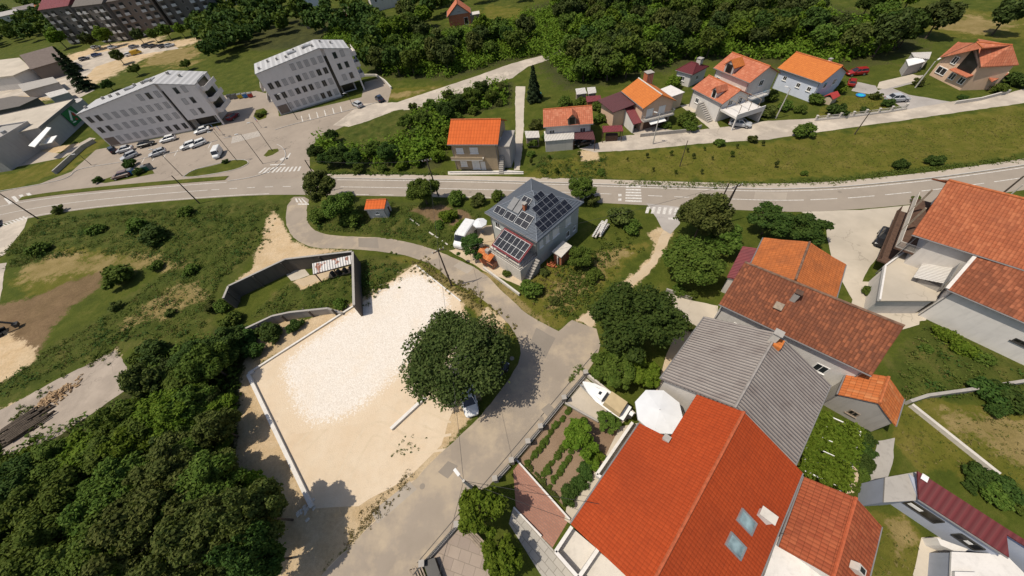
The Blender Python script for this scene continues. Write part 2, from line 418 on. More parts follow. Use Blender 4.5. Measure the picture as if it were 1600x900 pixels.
def area2(p): return sum(p[i][0]*p[(i+1) % len(p)][1]-p[(i+1) % len(p)][0]*p[i][1] for i in range(len(p)))
def sheet(name, px, z, mat, jit=0., step=1., smooth=0, world=False, thick=0., label=None, cat=None, kind='structure'):
    p = [np.array(q[:2]) for q in px] if world else [q[:2] for q in PG(px)]
    if smooth: p = chaikin(p, smooth)
    if jit: p = jitter(resample(p, step), jit)
    if area2(p) < 0: p = p[::-1]
    from mathutils.geometry import tessellate_polygon
    mb = MB(); pv = [Vector((a, b, z)) for a, b in p]
    for t in tessellate_polygon([pv]):
        tr = [pv[i] for i in t]
        if (tr[1]-tr[0]).cross(tr[2]-tr[0]).z < 0: tr.reverse()
        mb.face(tr, [(q.x, q.y) for q in tr])
    if thick:
        for i in range(len(pv)):
            a, b = pv[i], pv[(i+1) % len(pv)]
            mb.face([(a.x, a.y, z-thick), (b.x, b.y, z-thick), b, a])
    o = mb.build(name, mat)
    return tag(o, label, cat, None, kind)
# ------------------------------------------------------------------ ground
def axis(lo, hi, step, far_lo, far_hi):
    a = list(np.arange(lo, hi+1e-6, step)); s = step; x = hi
    while x < far_hi: s *= 1.13; x += s; a.append(x)
    s = step; x = lo; b = []
    while x > far_lo: s *= 1.13; x -= s; b.append(x)
    return np.array(b[::-1]+a)
def poly_mask(X, Y, poly, soft):
    """1 inside, falling to 0 over `soft` metres across the outline"""
    p = np.array([q[:2] for q in poly]); inside = np.zeros(X.shape, bool); d2 = np.full(X.shape, 1e9)
    sel = (X > p[:, 0].min()-soft) & (X < p[:, 0].max()+soft) & (Y > p[:, 1].min()-soft) & (Y < p[:, 1].max()+soft)
    x, y = X[sel], Y[sel]; ins = np.zeros(x.shape, bool); d = np.full(x.shape, 1e9); n = len(p)
    for i in range(n):
        a, b = p[i], p[(i+1) % n]; c = ((a[1] > y) != (b[1] > y))
        with np.errstate(divide='ignore', invalid='ignore'):
            xi = (b[0]-a[0])*(y-a[1])/(b[1]-a[1])+a[0]
        ins ^= c & (x < xi)
        ab = b-a; t = np.clip(((x-a[0])*ab[0]+(y-a[1])*ab[1])/(ab@ab+1e-9), 0, 1)
        d = np.minimum(d, np.hypot(x-a[0]-t*ab[0], y-a[1]-t*ab[1]))
    sd = np.where(ins, d, -d); out = np.zeros(X.shape); out[sel] = np.clip(.5+sd/soft, 0, 1)
    return out
AREAS = dict(
 lush=[([(85, 335), (230, 322), (395, 312), (455, 312), (440, 340), (415, 345), (405, 395), (360, 440), (345, 470), (330, 530), (250, 540), (180, 545), (90, 590), (0, 635), (-60, 650), (-60, 620), (40, 560), (150, 500), (260, 420), (150, 400), (80, 410), (15, 425), (30, 372)], 3),
       ([(480, 322), (560, 312), (700, 318), (760, 330), (740, 372), (700, 395), (640, 378), (560, 366), (500, 362), (480, 345)], 1.5),
       ([(1385, 580), (1440, 500), (1600, 575), (1700, 620), (1700, 650), (1560, 620), (1410, 635)], 1.5),
       ([(385, 500), (450, 440), (480, 432), (548, 420), (550, 478), (440, 495)], 1.2), ([(562, 400), (620, 400), (640, 420), (600, 450), (565, 475)], 1.5),
       ([(830, 285), (830, 240), (960, 240), (960, 286)], 3), ([(545, 200), (620, 172), (650, 172), (636, 205), (600, 222), (550, 226), (530, 212)], 2)],
 dry=[([(820, 268), (900, 242), (1010, 236), (1180, 225), (1275, 212), (1412, 192), (1600, 165), (1900, 120), (1900, 190), (1600, 240), (1450, 262), (1300, 276), (1150, 284), (960, 280), (820, 278)], 2.5),
      ([(1400, 640), (1470, 622), (1500, 632), (1590, 640), (1700, 660), (1700, 790), (1560, 745), (1500, 740), (1440, 735), (1395, 690)], 1.),
      ([(1360, 800), (1420, 810), (1450, 850), (1430, 920), (1350, 920)], .8), ([(0, 275), (60, 262), (150, 215), (160, 225), (110, 262), (60, 285), (0, 300), (-80, 300), (-80, 280)], 1.),
      ([(200, 88), (310, 70), (312, 104), (210, 105)], 3), ([(730, 40), (760, 8), (830, 15), (845, 60), (800, 70)], 6), ([(1380, 45), (1500, 15), (1700, 20), (1700, 70), (1560, 62), (1470, 55)], 5),
      ([(1280, 170), (1320, 150), (1385, 152), (1400, 165), (1330, 185), (1280, 185)], .7), ([(820, 430), (860, 500), (900, 480), (960, 430), (1010, 380), (930, 400)], 2.5),
      ([(750, 420), (835, 497), (872, 517), (900, 480), (830, 470)], 1.), ([(715, 470), (740, 440), (800, 510), (820, 535), (780, 520)], 1.),
      ([(600, 400), (640, 400), (690, 425), (740, 470), (715, 468), (650, 415)], 1.), ([(560, 145), (620, 138), (700, 133), (710, 138), (620, 158)], 1.5), ([(100, 385), (250, 405), (170, 430), (60, 470), (15, 440)], 3)],
 soil=[([(-60, 480), (20, 475), (60, 462), (125, 432), (165, 425), (155, 450), (110, 480), (75, 520), (58, 560), (0, 600), (-60, 630)], 2.),
       ([(640, 330), (690, 322), (735, 335), (730, 360), (690, 350)], 1.2), ([(395, 140), (430, 138), (470, 150)], 1)],
 sand=[([(428, 328), (440, 345), (448, 362), (460, 378), (490, 388), (548, 390), (546, 393), (470, 402), (425, 416), (360, 446), (395, 420), (398, 395), (410, 375), (415, 345)], 1.2),
       ([(378, 585), (555, 470), (600, 445), (648, 412), (722, 470), (760, 600), (738, 650), (700, 700), (610, 792), (540, 855), (480, 930), (400, 930), (440, 800), (365, 720)], 1.4),
       ([(-60, 500), (15, 520), (55, 545), (60, 562), (0, 600), (-60, 620)], 1.5), ([(425, 500), (480, 500), (530, 482), (555, 475), (470, 530), (420, 560), (385, 585), (380, 560)], .8),
       ([(895, 500), (930, 480), (960, 450), (1000, 420), (1020, 395), (1035, 398), (1012, 430), (965, 465), (935, 495), (925, 510)], 1.0),
       ([(1010, 365), (1045, 352), (1050, 365), (1035, 400), (1018, 400), (1025, 380)], 1.0), ([(905, 236), (935, 234), (935, 250), (910, 252)], 1.),
       ([(660, 690), (740, 640), (760, 560), (790, 500), (760, 480)], .8), ([(0, 640), (95, 595), (180, 546), (210, 600), (60, 680), (0, 720), (-60, 700)], 1.),
       ([(0, 105), (60, 115), (130, 90), (200, 75), (310, 68), (315, 72), (210, 90), (150, 120), (110, 150), (0, 170), (-60, 150), (-60, 110)], 4), ([(95, 84), (140, 68), (290, 60), (322, 65), (240, 80), (205, 100), (160, 128), (112, 152), (98, 135)], 4), ([(0, 240), (60, 248), (125, 228), (110, 222), (40, 238)], 1.), ([(460, 440), (485, 432), (548, 425), (500, 440), (470, 455)], .6)],
 straw=[([(1470, 640), (1530, 640), (1600, 660), (1700, 690), (1700, 770), (1600, 745), (1545, 700), (1480, 670)], 2.), ([(1380, 805), (1420, 812), (1440, 845), (1400, 870)], 1.), ([(850, 455), (890, 430), (930, 400), (960, 385), (985, 395), (940, 440), (880, 490), (850, 490)], 2.), ([(745, 425), (830, 497), (872, 517), (840, 490), (770, 425)], .8),
        ([(80, 390), (180, 400), (260, 395), (290, 420), (200, 425), (110, 430), (40, 450), (20, 430)], 4), ([(200, 85), (310, 70), (312, 104), (230, 105)], 4), ([(1430, 40), (1520, 20), (1600, 40), (1540, 60)], 5), ([(235, 470), (300, 440), (330, 470), (260, 500), (180, 520)], 3), ([(655, 415), (690, 430), (740, 468), (815, 530), (790, 525), (715, 470)], .8), ([(560, 148), (640, 142), (700, 135), (620, 155)], 2)],
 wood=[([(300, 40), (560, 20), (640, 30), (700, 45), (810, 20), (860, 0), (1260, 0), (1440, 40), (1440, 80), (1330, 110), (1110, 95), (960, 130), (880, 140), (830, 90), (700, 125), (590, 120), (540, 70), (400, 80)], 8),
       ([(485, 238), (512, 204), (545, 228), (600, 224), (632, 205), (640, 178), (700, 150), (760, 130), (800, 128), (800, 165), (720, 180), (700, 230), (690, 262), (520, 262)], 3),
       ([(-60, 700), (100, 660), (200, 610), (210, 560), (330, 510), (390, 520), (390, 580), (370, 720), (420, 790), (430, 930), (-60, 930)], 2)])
GX = axis(-62, 68, .45, -760, 700); GY = axis(-24, 100, .45, -260, 900)
XX, YY = np.meshgrid(GX, GY)
MASK = {}
for k_, lst in AREAS.items():
    m_ = np.zeros(XX.shape)
    for px_, soft_ in lst: m_ = np.maximum(m_, poly_mask(XX, YY, PG(px_), soft_*2))
    MASK[k_] = m_
def build_ground():
    ny, nx = XX.shape
    rough = np.clip(MASK['lush']*2-1, 0, 1)*np.clip(1-MASK['sand']*2, 0, 1)
    Z = np.zeros(XX.shape)
    idx = np.argwhere(rough > .02)
    for j, i in idx:
        Z[j, i] = rough[j, i]*max(0, .25+.35*mn.noise(Vector((XX[j, i]*.5, YY[j, i]*.5, 1)))+.28*mn.noise(Vector((XX[j, i]*1.3, YY[j, i]*1.3, 5))))
    v = np.stack([XX, YY, Z], -1).reshape(-1, 3)
    a = (np.arange(ny-1)[:, None]*nx+np.arange(nx-1)[None]).ravel()
    q = np.stack([a, a+1, a+nx+1, a+nx], 1)
    me = np_mesh('ground', v, q, 'ground', smooth=True)
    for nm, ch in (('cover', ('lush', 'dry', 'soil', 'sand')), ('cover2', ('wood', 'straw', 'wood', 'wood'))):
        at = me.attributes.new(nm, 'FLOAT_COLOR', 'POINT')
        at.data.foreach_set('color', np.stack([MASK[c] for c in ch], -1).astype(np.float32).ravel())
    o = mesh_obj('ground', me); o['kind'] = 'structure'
    return o
def ground_material(name='ground', cover=True):
    s = NT(name); v = s.coord()
    at = s.n('ShaderNodeAttribute', attribute_name='cover'); sp = s.n('ShaderNodeSeparateColor'); s.l(at.outputs['Color'], sp.inputs[0])
    at2 = s.n('ShaderNodeAttribute', attribute_name='cover2'); sp2 = s.n('ShaderNodeSeparateColor'); s.l(at2.outputs['Color'], sp2.inputs[0])
    big = s.noise(v, .06, 4); mid = s.noise(v, .35, 6, .65); fine = s.noise(v, 2.6, 6, .7); tiny = s.noise(v, 11, 4, .7)
    # a distorted coordinate makes the streaks of a mown or grazed field
    col = s.ramp(mid, [(.3, (.042, .060, .009)), (.52, (.070, .088, .013)), (.72, (.115, .115, .025))])
    lush = s.ramp(mid, [(.3, (.036, .054, .009)), (.52, (.064, .080, .015)), (.72, (.125, .115, .032))])
    dry = s.ramp(mid, [(.28, (.078, .092, .012)), (.5, (.115, .112, .018)), (.74, (.175, .146, .036))])
    soil = s.ramp(mid, [(.3, (.135, .088, .048)), (.7, (.21, .14, .078))])
    sand = s.ramp(mid, [(.3, (.50, .355, .20)), (.7, (.60, .465, .31))])
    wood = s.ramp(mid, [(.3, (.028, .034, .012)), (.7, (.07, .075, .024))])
    edge = s.math('ADD', s.math('MULTIPLY', s.math('SUBTRACT', fine, .5), 1.0), s.math('MULTIPLY', s.math('SUBTRACT', mid, .5), 1.1))
    def lay(base, layer, m):
        f = s.ramp(s.math('ADD', m, edge), [(.42, 0), (.58, 1)]); return s.mix(f, base, layer)
    if not cover: col = s.mix(s.ramp(fine, [(.4, 0), (.7, .6)]), col, dry)
    else:
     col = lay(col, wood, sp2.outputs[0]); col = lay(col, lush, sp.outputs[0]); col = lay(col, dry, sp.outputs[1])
     col = lay(col, s.ramp(mid, [(.3, (.19, .145, .05)), (.7, (.30, .225, .10))]), s.math('MULTIPLY', sp2.outputs[1], .82)); col = lay(col, soil, sp.outputs[2]); col = lay(col, sand, at.outputs['Alpha'])
    col = s.mix(s.ramp(big, [(.4, 0), (.7, .25)]), col, (.095, .088, .02))
    col = s.mix(s.ramp(fine, [(.42, .0), (.8, .5)]), col, s.mix(1., col, (.45, .47, .42), 'MULTIPLY'))
    col = s.mix(s.ramp(tiny, [(.45, .0), (.85, .5)]), col, s.mix(1., col, (.4, .42, .38), 'MULTIPLY'))
    s.color(col, .95); s.bsdf.inputs['Specular IOR Level'].default_value = .08
    s.bump(s.math('ADD', fine, s.math('MULTIPLY', tiny, .5)), .55, .18)
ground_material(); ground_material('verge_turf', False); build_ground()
def mask_at(k, x, y):
    j = min(len(GY)-1, np.searchsorted(GY, y)); i = min(len(GX)-1, np.searchsorted(GX, x)); return MASK[k][j, i]

# ------------------------------------------------------------------ roads and hard surfaces
def gravel_mat():
    # white crushed stone that thins out into the sand towards the edge of the spread
    s = NT('white_gravel'); v = s.coord()
    at = s.n('ShaderNodeAttribute', attribute_name='depth').outputs['Fac']
    n1 = s.noise(v, .3, 6, .7); n2 = s.noise(v, 2.2, 6, .75); n3 = s.noise(v, 9, 4, .7)
    vo = s.n('ShaderNodeTexVoronoi'); s.l(v, vo.inputs['Vector']); vo.inputs['Scale'].default_value = 7.5
    bw = s.n('ShaderNodeRGBToBW'); s.l(vo.outputs['Color'], bw.inputs[0])
    sand = s.ramp(n1, [(.35, (.60, .495, .365)), (.66, (.56, .44, .305))])
    st = s.ramp(bw.outputs[0], [(.2, (.62, .56, .485)), (.5, (.66, .60, .525)), (.85, (.71, .66, .59))])
    st = s.mix(s.ramp(vo.outputs['Distance'], [(.5, 0), (.8, .3)]), st, (.42, .35, .27))
    e = s.math('ADD', at, s.math('ADD', s.math('MULTIPLY', s.math('SUBTRACT', n2, .5), 1.3), s.math('MULTIPLY', s.math('SUBTRACT', bw.outputs[0], .5), .5)))
    col = s.mix(s.ramp(e, [(.38, 0), (.62, 1)]), sand, st)
    col = s.mix(s.ramp(n1, [(.5, 0), (.72, .45)]), col, (.64, .54, .42))
    col = s.mix(s.ramp(n3, [(.5, 0), (.85, .3)]), col, (.4, .33, .25))
    s.bump(s.math('SUBTRACT', n3, vo.outputs['Distance']), .45, .06); s.color(col, .95); s.bsdf.inputs['Specular IOR Level'].default_value = .1
    return s.m
M['asphalt_main'] = asphalt('asphalt_main', (.31, .265, .215), .1, crack=False)
M['asphalt_lot'] = asphalt('asphalt_lot', (.32, .268, .215), .14)
M['asphalt_side'] = asphalt('asphalt_side', (.31, .26, .205), .14, crack=False, sand=(.42, .34, .24))
M['asphalt_lane'] = asphalt('asphalt_lane', (.42, .365, .30), .18, sand=(.54, .47, .38))
M['asphalt_yard'] = asphalt('asphalt_yard', (.36, .33, .30), .25)
M['pavement'] = asphalt('pavement_slabs', (.43, .37, .30), .12, crack=False)
M['kerb'] = plain('kerb_stone', (.47, .44, .40), .9, var=.2)
M['pad'] = asphalt('old_concrete_pad', (.37, .31, .25), .4, spots=.8)
M['yard_conc'] = asphalt('yard_concrete', (.50, .44, .355), .2, spots=.45)
M['gravel'] = gravel_mat()
M['lot_sand'] = dirt('compacted_sand', (.60, .495, .365), (.56, .44, .305), bump=.35, big=.3)
M['track'] = dirt('trodden_track', (.52, .42, .30), (.44, .34, .22), bump=.4)
M['dark_mat'] = plain('dark_patch', (.05, .05, .05), .9)
M['paver_red'] = pavers('red_paver', (.36, .18, .125), (.30, .145, .10), (.22, .14, .11), .4, .2, rot=.75)
M['paver_grey'] = pavers('grey_flagstone', (.42, .39, .34), (.36, .335, .29), (.22, .20, .17), 1.0, .55, rot=.9, ms=.03)
M['slab_stone'] = pavers('crazy_stone', (.36, .29, .23), (.28, .225, .185), (.22, .18, .14), 1.1, .9, rot=.4, off=.37, ms=.03)

sheet('parking_area', [(-90, 345), (-90, 318), (0, 300), (60, 288), (112, 268), (150, 234), (250, 216), (345, 196), (352, 178), (345, 150), (400, 142), (432, 150), (436, 182), (565, 152), (570, 128), (596, 121), (612, 138), (606, 160), (545, 194), (500, 214), (484, 232), (484, 262), (510, 282), (440, 284), (350, 288), (225, 297), (95, 310), (0, 324)], .004, 'asphalt_lot', .12, 1.)
sheet('upper_road', [(565, 162), (620, 160), (705, 132), (750, 117), (800, 99), (850, 86), (885, 73), (889, 78), (860, 93), (825, 104), (800, 122), (740, 140), (670, 164), (620, 176), (545, 198), (520, 196)], .008, 'asphalt_lane', .25, 1.5)
UP = [(-90, 345), (0, 319), (95, 305), (225, 293), (350, 283), (440, 279), (520, 279), (660, 281), (800, 284), (975, 290), (1100, 294), (1200, 297), (1300, 294), (1350, 290), (1450, 280), (1540, 268), (1600, 259), (1760, 234)]
LO = [(-90, 378), (0, 350), (95, 331), (225, 317), (330, 309), (400, 305), (450, 304), (550, 305.5), (637, 307), (800, 311), (940, 317), (1015, 321), (1150, 328), (1250, 332), (1340, 327), (1420, 320), (1520, 308), (1600, 297), (1760, 272)]
def curve(px, n=80):
    p = chaikin(PG(px), 3, closed=False); p = np.array([q[:2] for q in p])
    d = np.r_[0, np.cumsum(np.linalg.norm(np.diff(p, axis=0), axis=1))]; t = np.linspace(0, d[-1], n)
    return np.stack([np.interp(t, d, p[:, 0]), np.interp(t, d, p[:, 1])], 1)
up, lo = curve(UP, 240), curve(LO, 240)
# pair every upper point with the nearest lower point, to get a carriageway of even width
lo = np.array([lo[np.argmin(np.linalg.norm(lo-u, axis=1))] for u in up])
def strip(name, a, b, z, mat, z2=None, sides=True, kind='structure'):
    mb = MB(); s = 0.; z2 = z if z2 is None else z2
    for i in range(len(a)-1):
        mb.face([(*a[i], z), (*b[i], z), (*b[i+1], z), (*a[i+1], z)])
        if sides and z > .05:
            mb.face([(*b[i], 0), (*b[i+1], 0), (*b[i+1], z), (*b[i], z)]); mb.face([(*a[i+1], 0), (*a[i], 0), (*a[i], z), (*a[i+1], z)])
    o = mb.build(name, mat); o['kind'] = kind
    return o
strip('main_road', up, lo, .010, 'asphalt_main')
nrm = (up-lo)/np.linalg.norm(up-lo, axis=1)[:, None]
i0 = int(np.argmin(np.linalg.norm(up-G(505, 278)[:2], axis=1)))
strip('kerb', (up+nrm*.22)[i0:], (up+nrm*.04)[i0:], .13, 'kerb')
strip('pavement', (up+nrm*1.55)[i0:], (up+nrm*.225)[i0:], .12, 'pavement')
# verge kerb on the left stretch
i1 = int(np.argmin(np.linalg.norm(up-G(30, 314)[:2], axis=1))); i2 = int(np.argmin(np.linalg.norm(up-G(356, 282)[:2], axis=1)))
strip('grass_verge', (up+nrm*2.1)[i1:i2], (up+nrm*.5)[i1:i2], .09, 'verge_turf')
def lateral(f): return lo+(up-lo)*f
def markline(f, w, i0, i1, dash=None, name='road_marking'):
    c = lateral(f); mb = MB(); acc = 0.
    for i in range(i0, i1-1):
        L = np.linalg.norm(c[i+1]-c[i]); d = (c[i+1]-c[i])/L; n = np.array([-d[1], d[0]])*w/2
        if dash:
            k = 0.
            while k < L:
                ph = (acc+k) % dash[1]; on = ph < dash[0]; step = min(L-k, (dash[0]-ph) if on else (dash[1]-ph))+1e-4
                if on:
                    a, b = c[i]+d*k, c[i]+d*min(L, k+step); mb.face([(*(a-n), .015), (*(b-n), .015), (*(b+n), .015), (*(a+n), .015)])
                k += step
            acc += L
        else: mb.face([(*(c[i]-n), .015), (*(c[i+1]-n), .015), (*(c[i+1]+n), .015), (*(c[i]+n), .015)])
    o = mb.build(name, 'marking'); o['kind'] = 'structure'
NUP = len(up)
def near(px): return int(np.argmin(np.linalg.norm(lateral(.5)-G(*px)[:2], axis=1)))
markline(.93, .16, near((520, 290)), NUP); markline(.93, .16, 0, near((350, 295)))
markline(.07, .14, near((560, 300)), near((930, 305)), (3, 5.5)); markline(.07, .14, 0, near((430, 300)))
markline(.5, .15, 0, near((330, 297))); markline(.5, .15, near((330, 297)), near((530, 295)), (2, 4.5)); markline(.5, .15, near((530, 295)), near((965, 304)))
markline(.5, .15, near((1010, 308)), near((1120, 312)), (2.4, 4.4)); markline(.5, .15, near((1120, 312)), near((1270, 312))); markline(.5, .15, near((1270, 312)), NUP, (4, 5.6))
def quadmarks(quads, z=.016, name='road_marking', mat='marking'):
    mb = MB()
    for q in quads:
        p = [G(a, b)[:2] for a, b in q]
        if area2(p) < 0: p = p[::-1]
        mb.face([(*a, z) for a in p])
    o = mb.build(name, mat); o['kind'] = 'structure'
def zebra(a, b, c, d, n, duty=.5, name='zebra_crossing'):
    """stripes between edge a->b and edge d->c"""
    L = lambda p, q, t: (p[0]+(q[0]-p[0])*t, p[1]+(q[1]-p[1])*t)
    quadmarks([[L(a, b, i/n), L(a, b, (i+duty)/n), L(d, c, (i+duty)/n), L(d, c, i/n)] for i in range(n)], name=name)
zebra((978, 291), (977, 317), (1003, 318), (1001, 291), 6, .52)
zebra((1011, 323), (1064, 325), (1061, 336), (1008, 333), 6, .55)
zebra((403, 271), (471, 267), (474, 260), (414, 262), 10, .5)
zebra((363, 214), (361, 225), (407, 213), (405, 205), 8, .4)
zebra((6, 310), (52, 300), (58, 306), (14, 319), 4, .5)
zebra((2, 351), (40, 337), (46, 341), (8, 353), 7, .5)
zebra((461, 310), (475, 310), (484, 318), (463, 316), 3, .5)
quadmarks([[(466, 318), (482, 318), (483, 320), (465, 320)], [(1044, 340), (1064, 341), (1064, 344), (1044, 343)], [(966, 303), (971, 303), (971, 307), (966, 307)], [(966, 310), (971, 310), (971, 314), (966, 314)],
           [(422, 257), (446, 256), (446, 257.6), (422, 258.4)], [(437, 249), (443, 246), (450, 246.5), (450, 249), (444, 249), (439, 251.5)], [(446, 249), (449.5, 248.6), (455, 239), (453, 239)]])
quadmarks([[(x, y), (x+1.4, y), (x+4, y+9), (x+2.4, y+9.4)] for x, y in [(470, 181), (482, 178), (494, 175), (506, 172), (519, 169), (531, 166)]], name='parking_marking')
sheet('left_lane', [(8, 352), (44, 338), (38, 356), (18, 382), (7, 425), (0, 470), (-20, 560), (-90, 560), (-90, 378), (-40, 362)], .011, 'asphalt_lane', .15, 1.)
# side road that bends down through the picture
SIDE = [(452, 307), (484, 308), (479, 325), (480, 346), (488, 358), (505, 366), (545, 370), (600, 371), (650, 381), (684, 392), (720, 408), (755, 425), (800, 470), (832, 497), (872, 517), (872, 517), (872, 517), (894, 500), (894, 500), (932, 514), (932, 514), (940, 546), (914, 588), (840, 680), (800, 720), (770, 752), (715, 820), (660, 884), (640, 930), (480, 930), (500, 900), (520, 882), (550, 850), (612, 790), (650, 747), (700, 697), (728, 672), (760, 640), (790, 600), (815, 560), (812, 532), (790, 500), (748, 462), (705, 440), (682, 417), (650, 403), (600, 393), (550, 389), (490, 388), (462, 376), (449, 357), (446, 335)]
sheet('side_road', SIDE, .014, 'asphalt_side', .10, .8, smooth=1)
quadmarks([[(651, 880), (652.4, 880), (934.4, 546), (933, 546)]], .0165, 'road_seam', 'dark_mat')
sheet('side_junction', [(1010, 318), (1066, 324), (1062, 350), (1048, 366), (1035, 358), (1022, 335)], .012, 'asphalt_yard', .1, .8)
sheet('upper_lane', [(905, 232), (930, 224), (975, 212), (1050, 207), (1120, 200), (1200, 189), (1275, 185), (1330, 178), (1415, 171), (1480, 160), (1570, 147), (1600, 139), (1800, 105), (1800, 128), (1600, 161), (1480, 178), (1412, 188), (1275, 207), (1200, 218), (1100, 224), (1010, 233), (930, 238)], .008, 'asphalt_lane', .18, 1.)
sheet('gate_yard', [(1340, 128), (1368, 134), (1372, 141), (1425, 119), (1442, 117), (1440, 127), (1395, 138), (1420, 148), (1490, 160), (1415, 173), (1388, 152), (1330, 142)], .006, 'asphalt_yard', .15, .8)
sheet('driveway', [(1370, 138), (1374, 128), (1426, 116), (1440, 120), (1430, 126), (1384, 139)], .010, 'yard_conc', .05, 1.)
sheet('forecourt', [(985, 205), (1005, 192), (1030, 200), (1062, 205), (1062, 212), (1000, 218)], .0095, 'asphalt_lane', .1, .8)
sheet('forecourt', [(1062, 165), (1080, 162), (1120, 190), (1125, 200), (1110, 202), (1090, 185)], .0095, 'yard_conc', .1, .8)
sheet('white_path', [(806, 135), (821, 135), (819, 165), (818, 200), (816, 232), (812, 266), (803, 266), (804, 235), (806, 200), (805, 160)], .007, 'yard_conc', .15, .8)
sheet('factory_yard', [(-60, 230), (30, 232), (95, 240), (140, 215), (150, 216), (100, 246), (20, 262), (-60, 272)], .005, 'pavement', .1, 1.)
sheet('factory_yard', [(0, 110), (90, 105), (140, 85), (215, 70), (262, 68), (280, 76), (200, 88), (150, 104), (120, 135), (150, 140), (120, 155), (30, 150), (-60, 165), (-60, 125)], .005, 'asphalt_lane', .5, 3.)
sheet('gravel_lot', [(392, 584), (558, 478), (600, 448), (649, 414), (718, 469), (740, 560), (700, 660), (690, 695), (640, 745), (560, 790), (490, 795)], .006, 'lot_sand', .1, 1.)
gs = sheet('gravel_spread', [(446, 562), (560, 482), (649, 417), (714, 470), (660, 520), (628, 548), (600, 577), (548, 622), (500, 646), (476, 640), (462, 612), (447, 585)], .010, 'gravel', .3, .6)
GSP = [(446, 562), (560, 482), (649, 417), (714, 470), (660, 520), (640, 560), (612, 592), (560, 640), (505, 662), (472, 650), (456, 615), (444, 585)]
gp = chaikin([q[:2] for q in PG(GSP)], 2); ga = np.array(gp); gx, gy = np.meshgrid(np.arange(ga[:, 0].min()-1, ga[:, 0].max()+1, .3), np.arange(ga[:, 1].min()-1, ga[:, 1].max()+1, .3))
gm = poly_mask(gx, gy, gp, 3.6); nx_ = gx.shape[1]; qa = (np.arange(gx.shape[0]-1)[:, None]*nx_+np.arange(nx_-1)[None]).ravel(); qq = np.stack([qa, qa+1, qa+nx_+1, qa+nx_], 1); lot_m = poly_mask(gx, gy, PG([(392, 584), (558, 478), (600, 448), (649, 414), (718, 469), (740, 560), (700, 660), (690, 695), (640, 745), (560, 790), (490, 795)]), .05)
qq = qq[((gm.ravel()[qq] > .0).any(1)) & (lot_m.ravel()[qq] > .9).all(1)]
gme = np_mesh('gravel_spread', np.stack([gx, gy, np.full(gx.shape, .010)], -1).reshape(-1, 3), qq, 'gravel'); gat = gme.attributes.new('depth', 'FLOAT', 'POINT'); gat.data.foreach_set('value', gm.astype(np.float32).ravel())
bpy.data.objects.remove(gs); gs = mesh_obj('gravel_spread', gme); gs['kind'] = 'structure'
sheet('dirt_track', [(640, 930), (560, 930), (600, 868), (650, 800), (690, 735), (700, 700), (650, 745), (560, 840), (515, 885), (480, 930)], .004, 'track', .4, .8)
sheet('dirt_track', [(905, 500), (935, 478), (962, 452), (1000, 424), (1022, 396), (1030, 372), (1040, 352), (1052, 356), (1044, 378), (1034, 400), (1010, 430), (968, 462), (938, 492), (925, 512)], .007, 'track', .35, .6)
sheet('concrete_pad', [(182, 546), (210, 600), (150, 642), (95, 678), (20, 720), (-60, 760), (-60, 668), (0, 642), (90, 593)], .008, 'pad', .25, .6)
sheet('garden_path', [(1040, 458), (1085, 470), (1122, 478), (1118, 505), (1080, 520), (1060, 505), (1050, 480)], .008, 'yard_conc', .12, .6)
sheet('garden_path', [(1060, 500), (1100, 500), (1042, 585), (1030, 590), (1040, 560)], .007, 'track', .1, .6)
sheet('house_yard', [(1252, 331), (1345, 328), (1432, 320), (1400, 362), (1350, 430), (1335, 475), (1300, 410), (1290, 352)], .009, 'yard_conc', .1, .8)
sheet('house_yard', [(1335, 440), (1470, 440), (1445, 505), (1408, 515), (1330, 480)], .007, 'yard_conc', .1, .8)
sheet('house_yard', [(690, 385), (720, 360), (775, 350), (800, 420), (835, 445), (825, 452), (760, 425)], .006, 'track', .15, .6)
sheet('enclosure_floor', [(440, 420), (470, 412), (484, 430), (456, 440)], .02, 'yard_conc', .05, .8)
sheet('enclosure_floor', [(458, 440), (484, 431), (548, 415), (548, 426), (500, 438), (475, 448)], .012, 'track', .2, .6)
sheet('garden_bed', [(810, 719), (880, 633), (908, 646), (968, 667), (945, 720), (880, 790), (845, 752)], .008, 'soil_garden', .05, .6)
sheet('red_paving', [(802, 735), (812, 722), (845, 760), (889, 812), (863, 856), (830, 822), (806, 792)], .010, 'paver_red')
sheet('grey_paving', [(795, 818), (802, 793), (830, 822), (863, 857), (905, 905), (940, 950), (880, 950), (843, 895)], .011, 'paver_grey')
sheet('stone_patio', [(719, 824), (756, 866), (790, 910), (800, 950), (680, 950), (664, 880)], .011, 'slab_stone', .03, .6)
sheet('boat_yard', [(884, 630), (915, 590), (985, 650), (965, 668), (908, 646)], .009, 'yard_conc', .03, .6)
sheet('side_terrace', [(942, 722), (968, 667), (1002, 660), (896, 822), (882, 812), (885, 792)], .012, 'yard_conc', .02, .6)
sheet('gravel_walk', [(1372, 690), (1398, 683), (1395, 725), (1378, 770), (1352, 785), (1350, 760)], .007, 'concrete', .1, .6)
sheet('driveway', [(1440, 840), (1470, 838), (1478, 930), (1420, 930)], .007, 'yard_conc', .05, .8)
sheet('soil_strip', [(1340, 690), (1356, 682), (1345, 730), (1335, 770), (1322, 772)], .006, 'track', .1, .6)
sheet('entrance_slab', [(700, 268), (795, 266), (818, 268), (818, 272), (700, 273)], .03, 'concrete_pale', thick=.03)

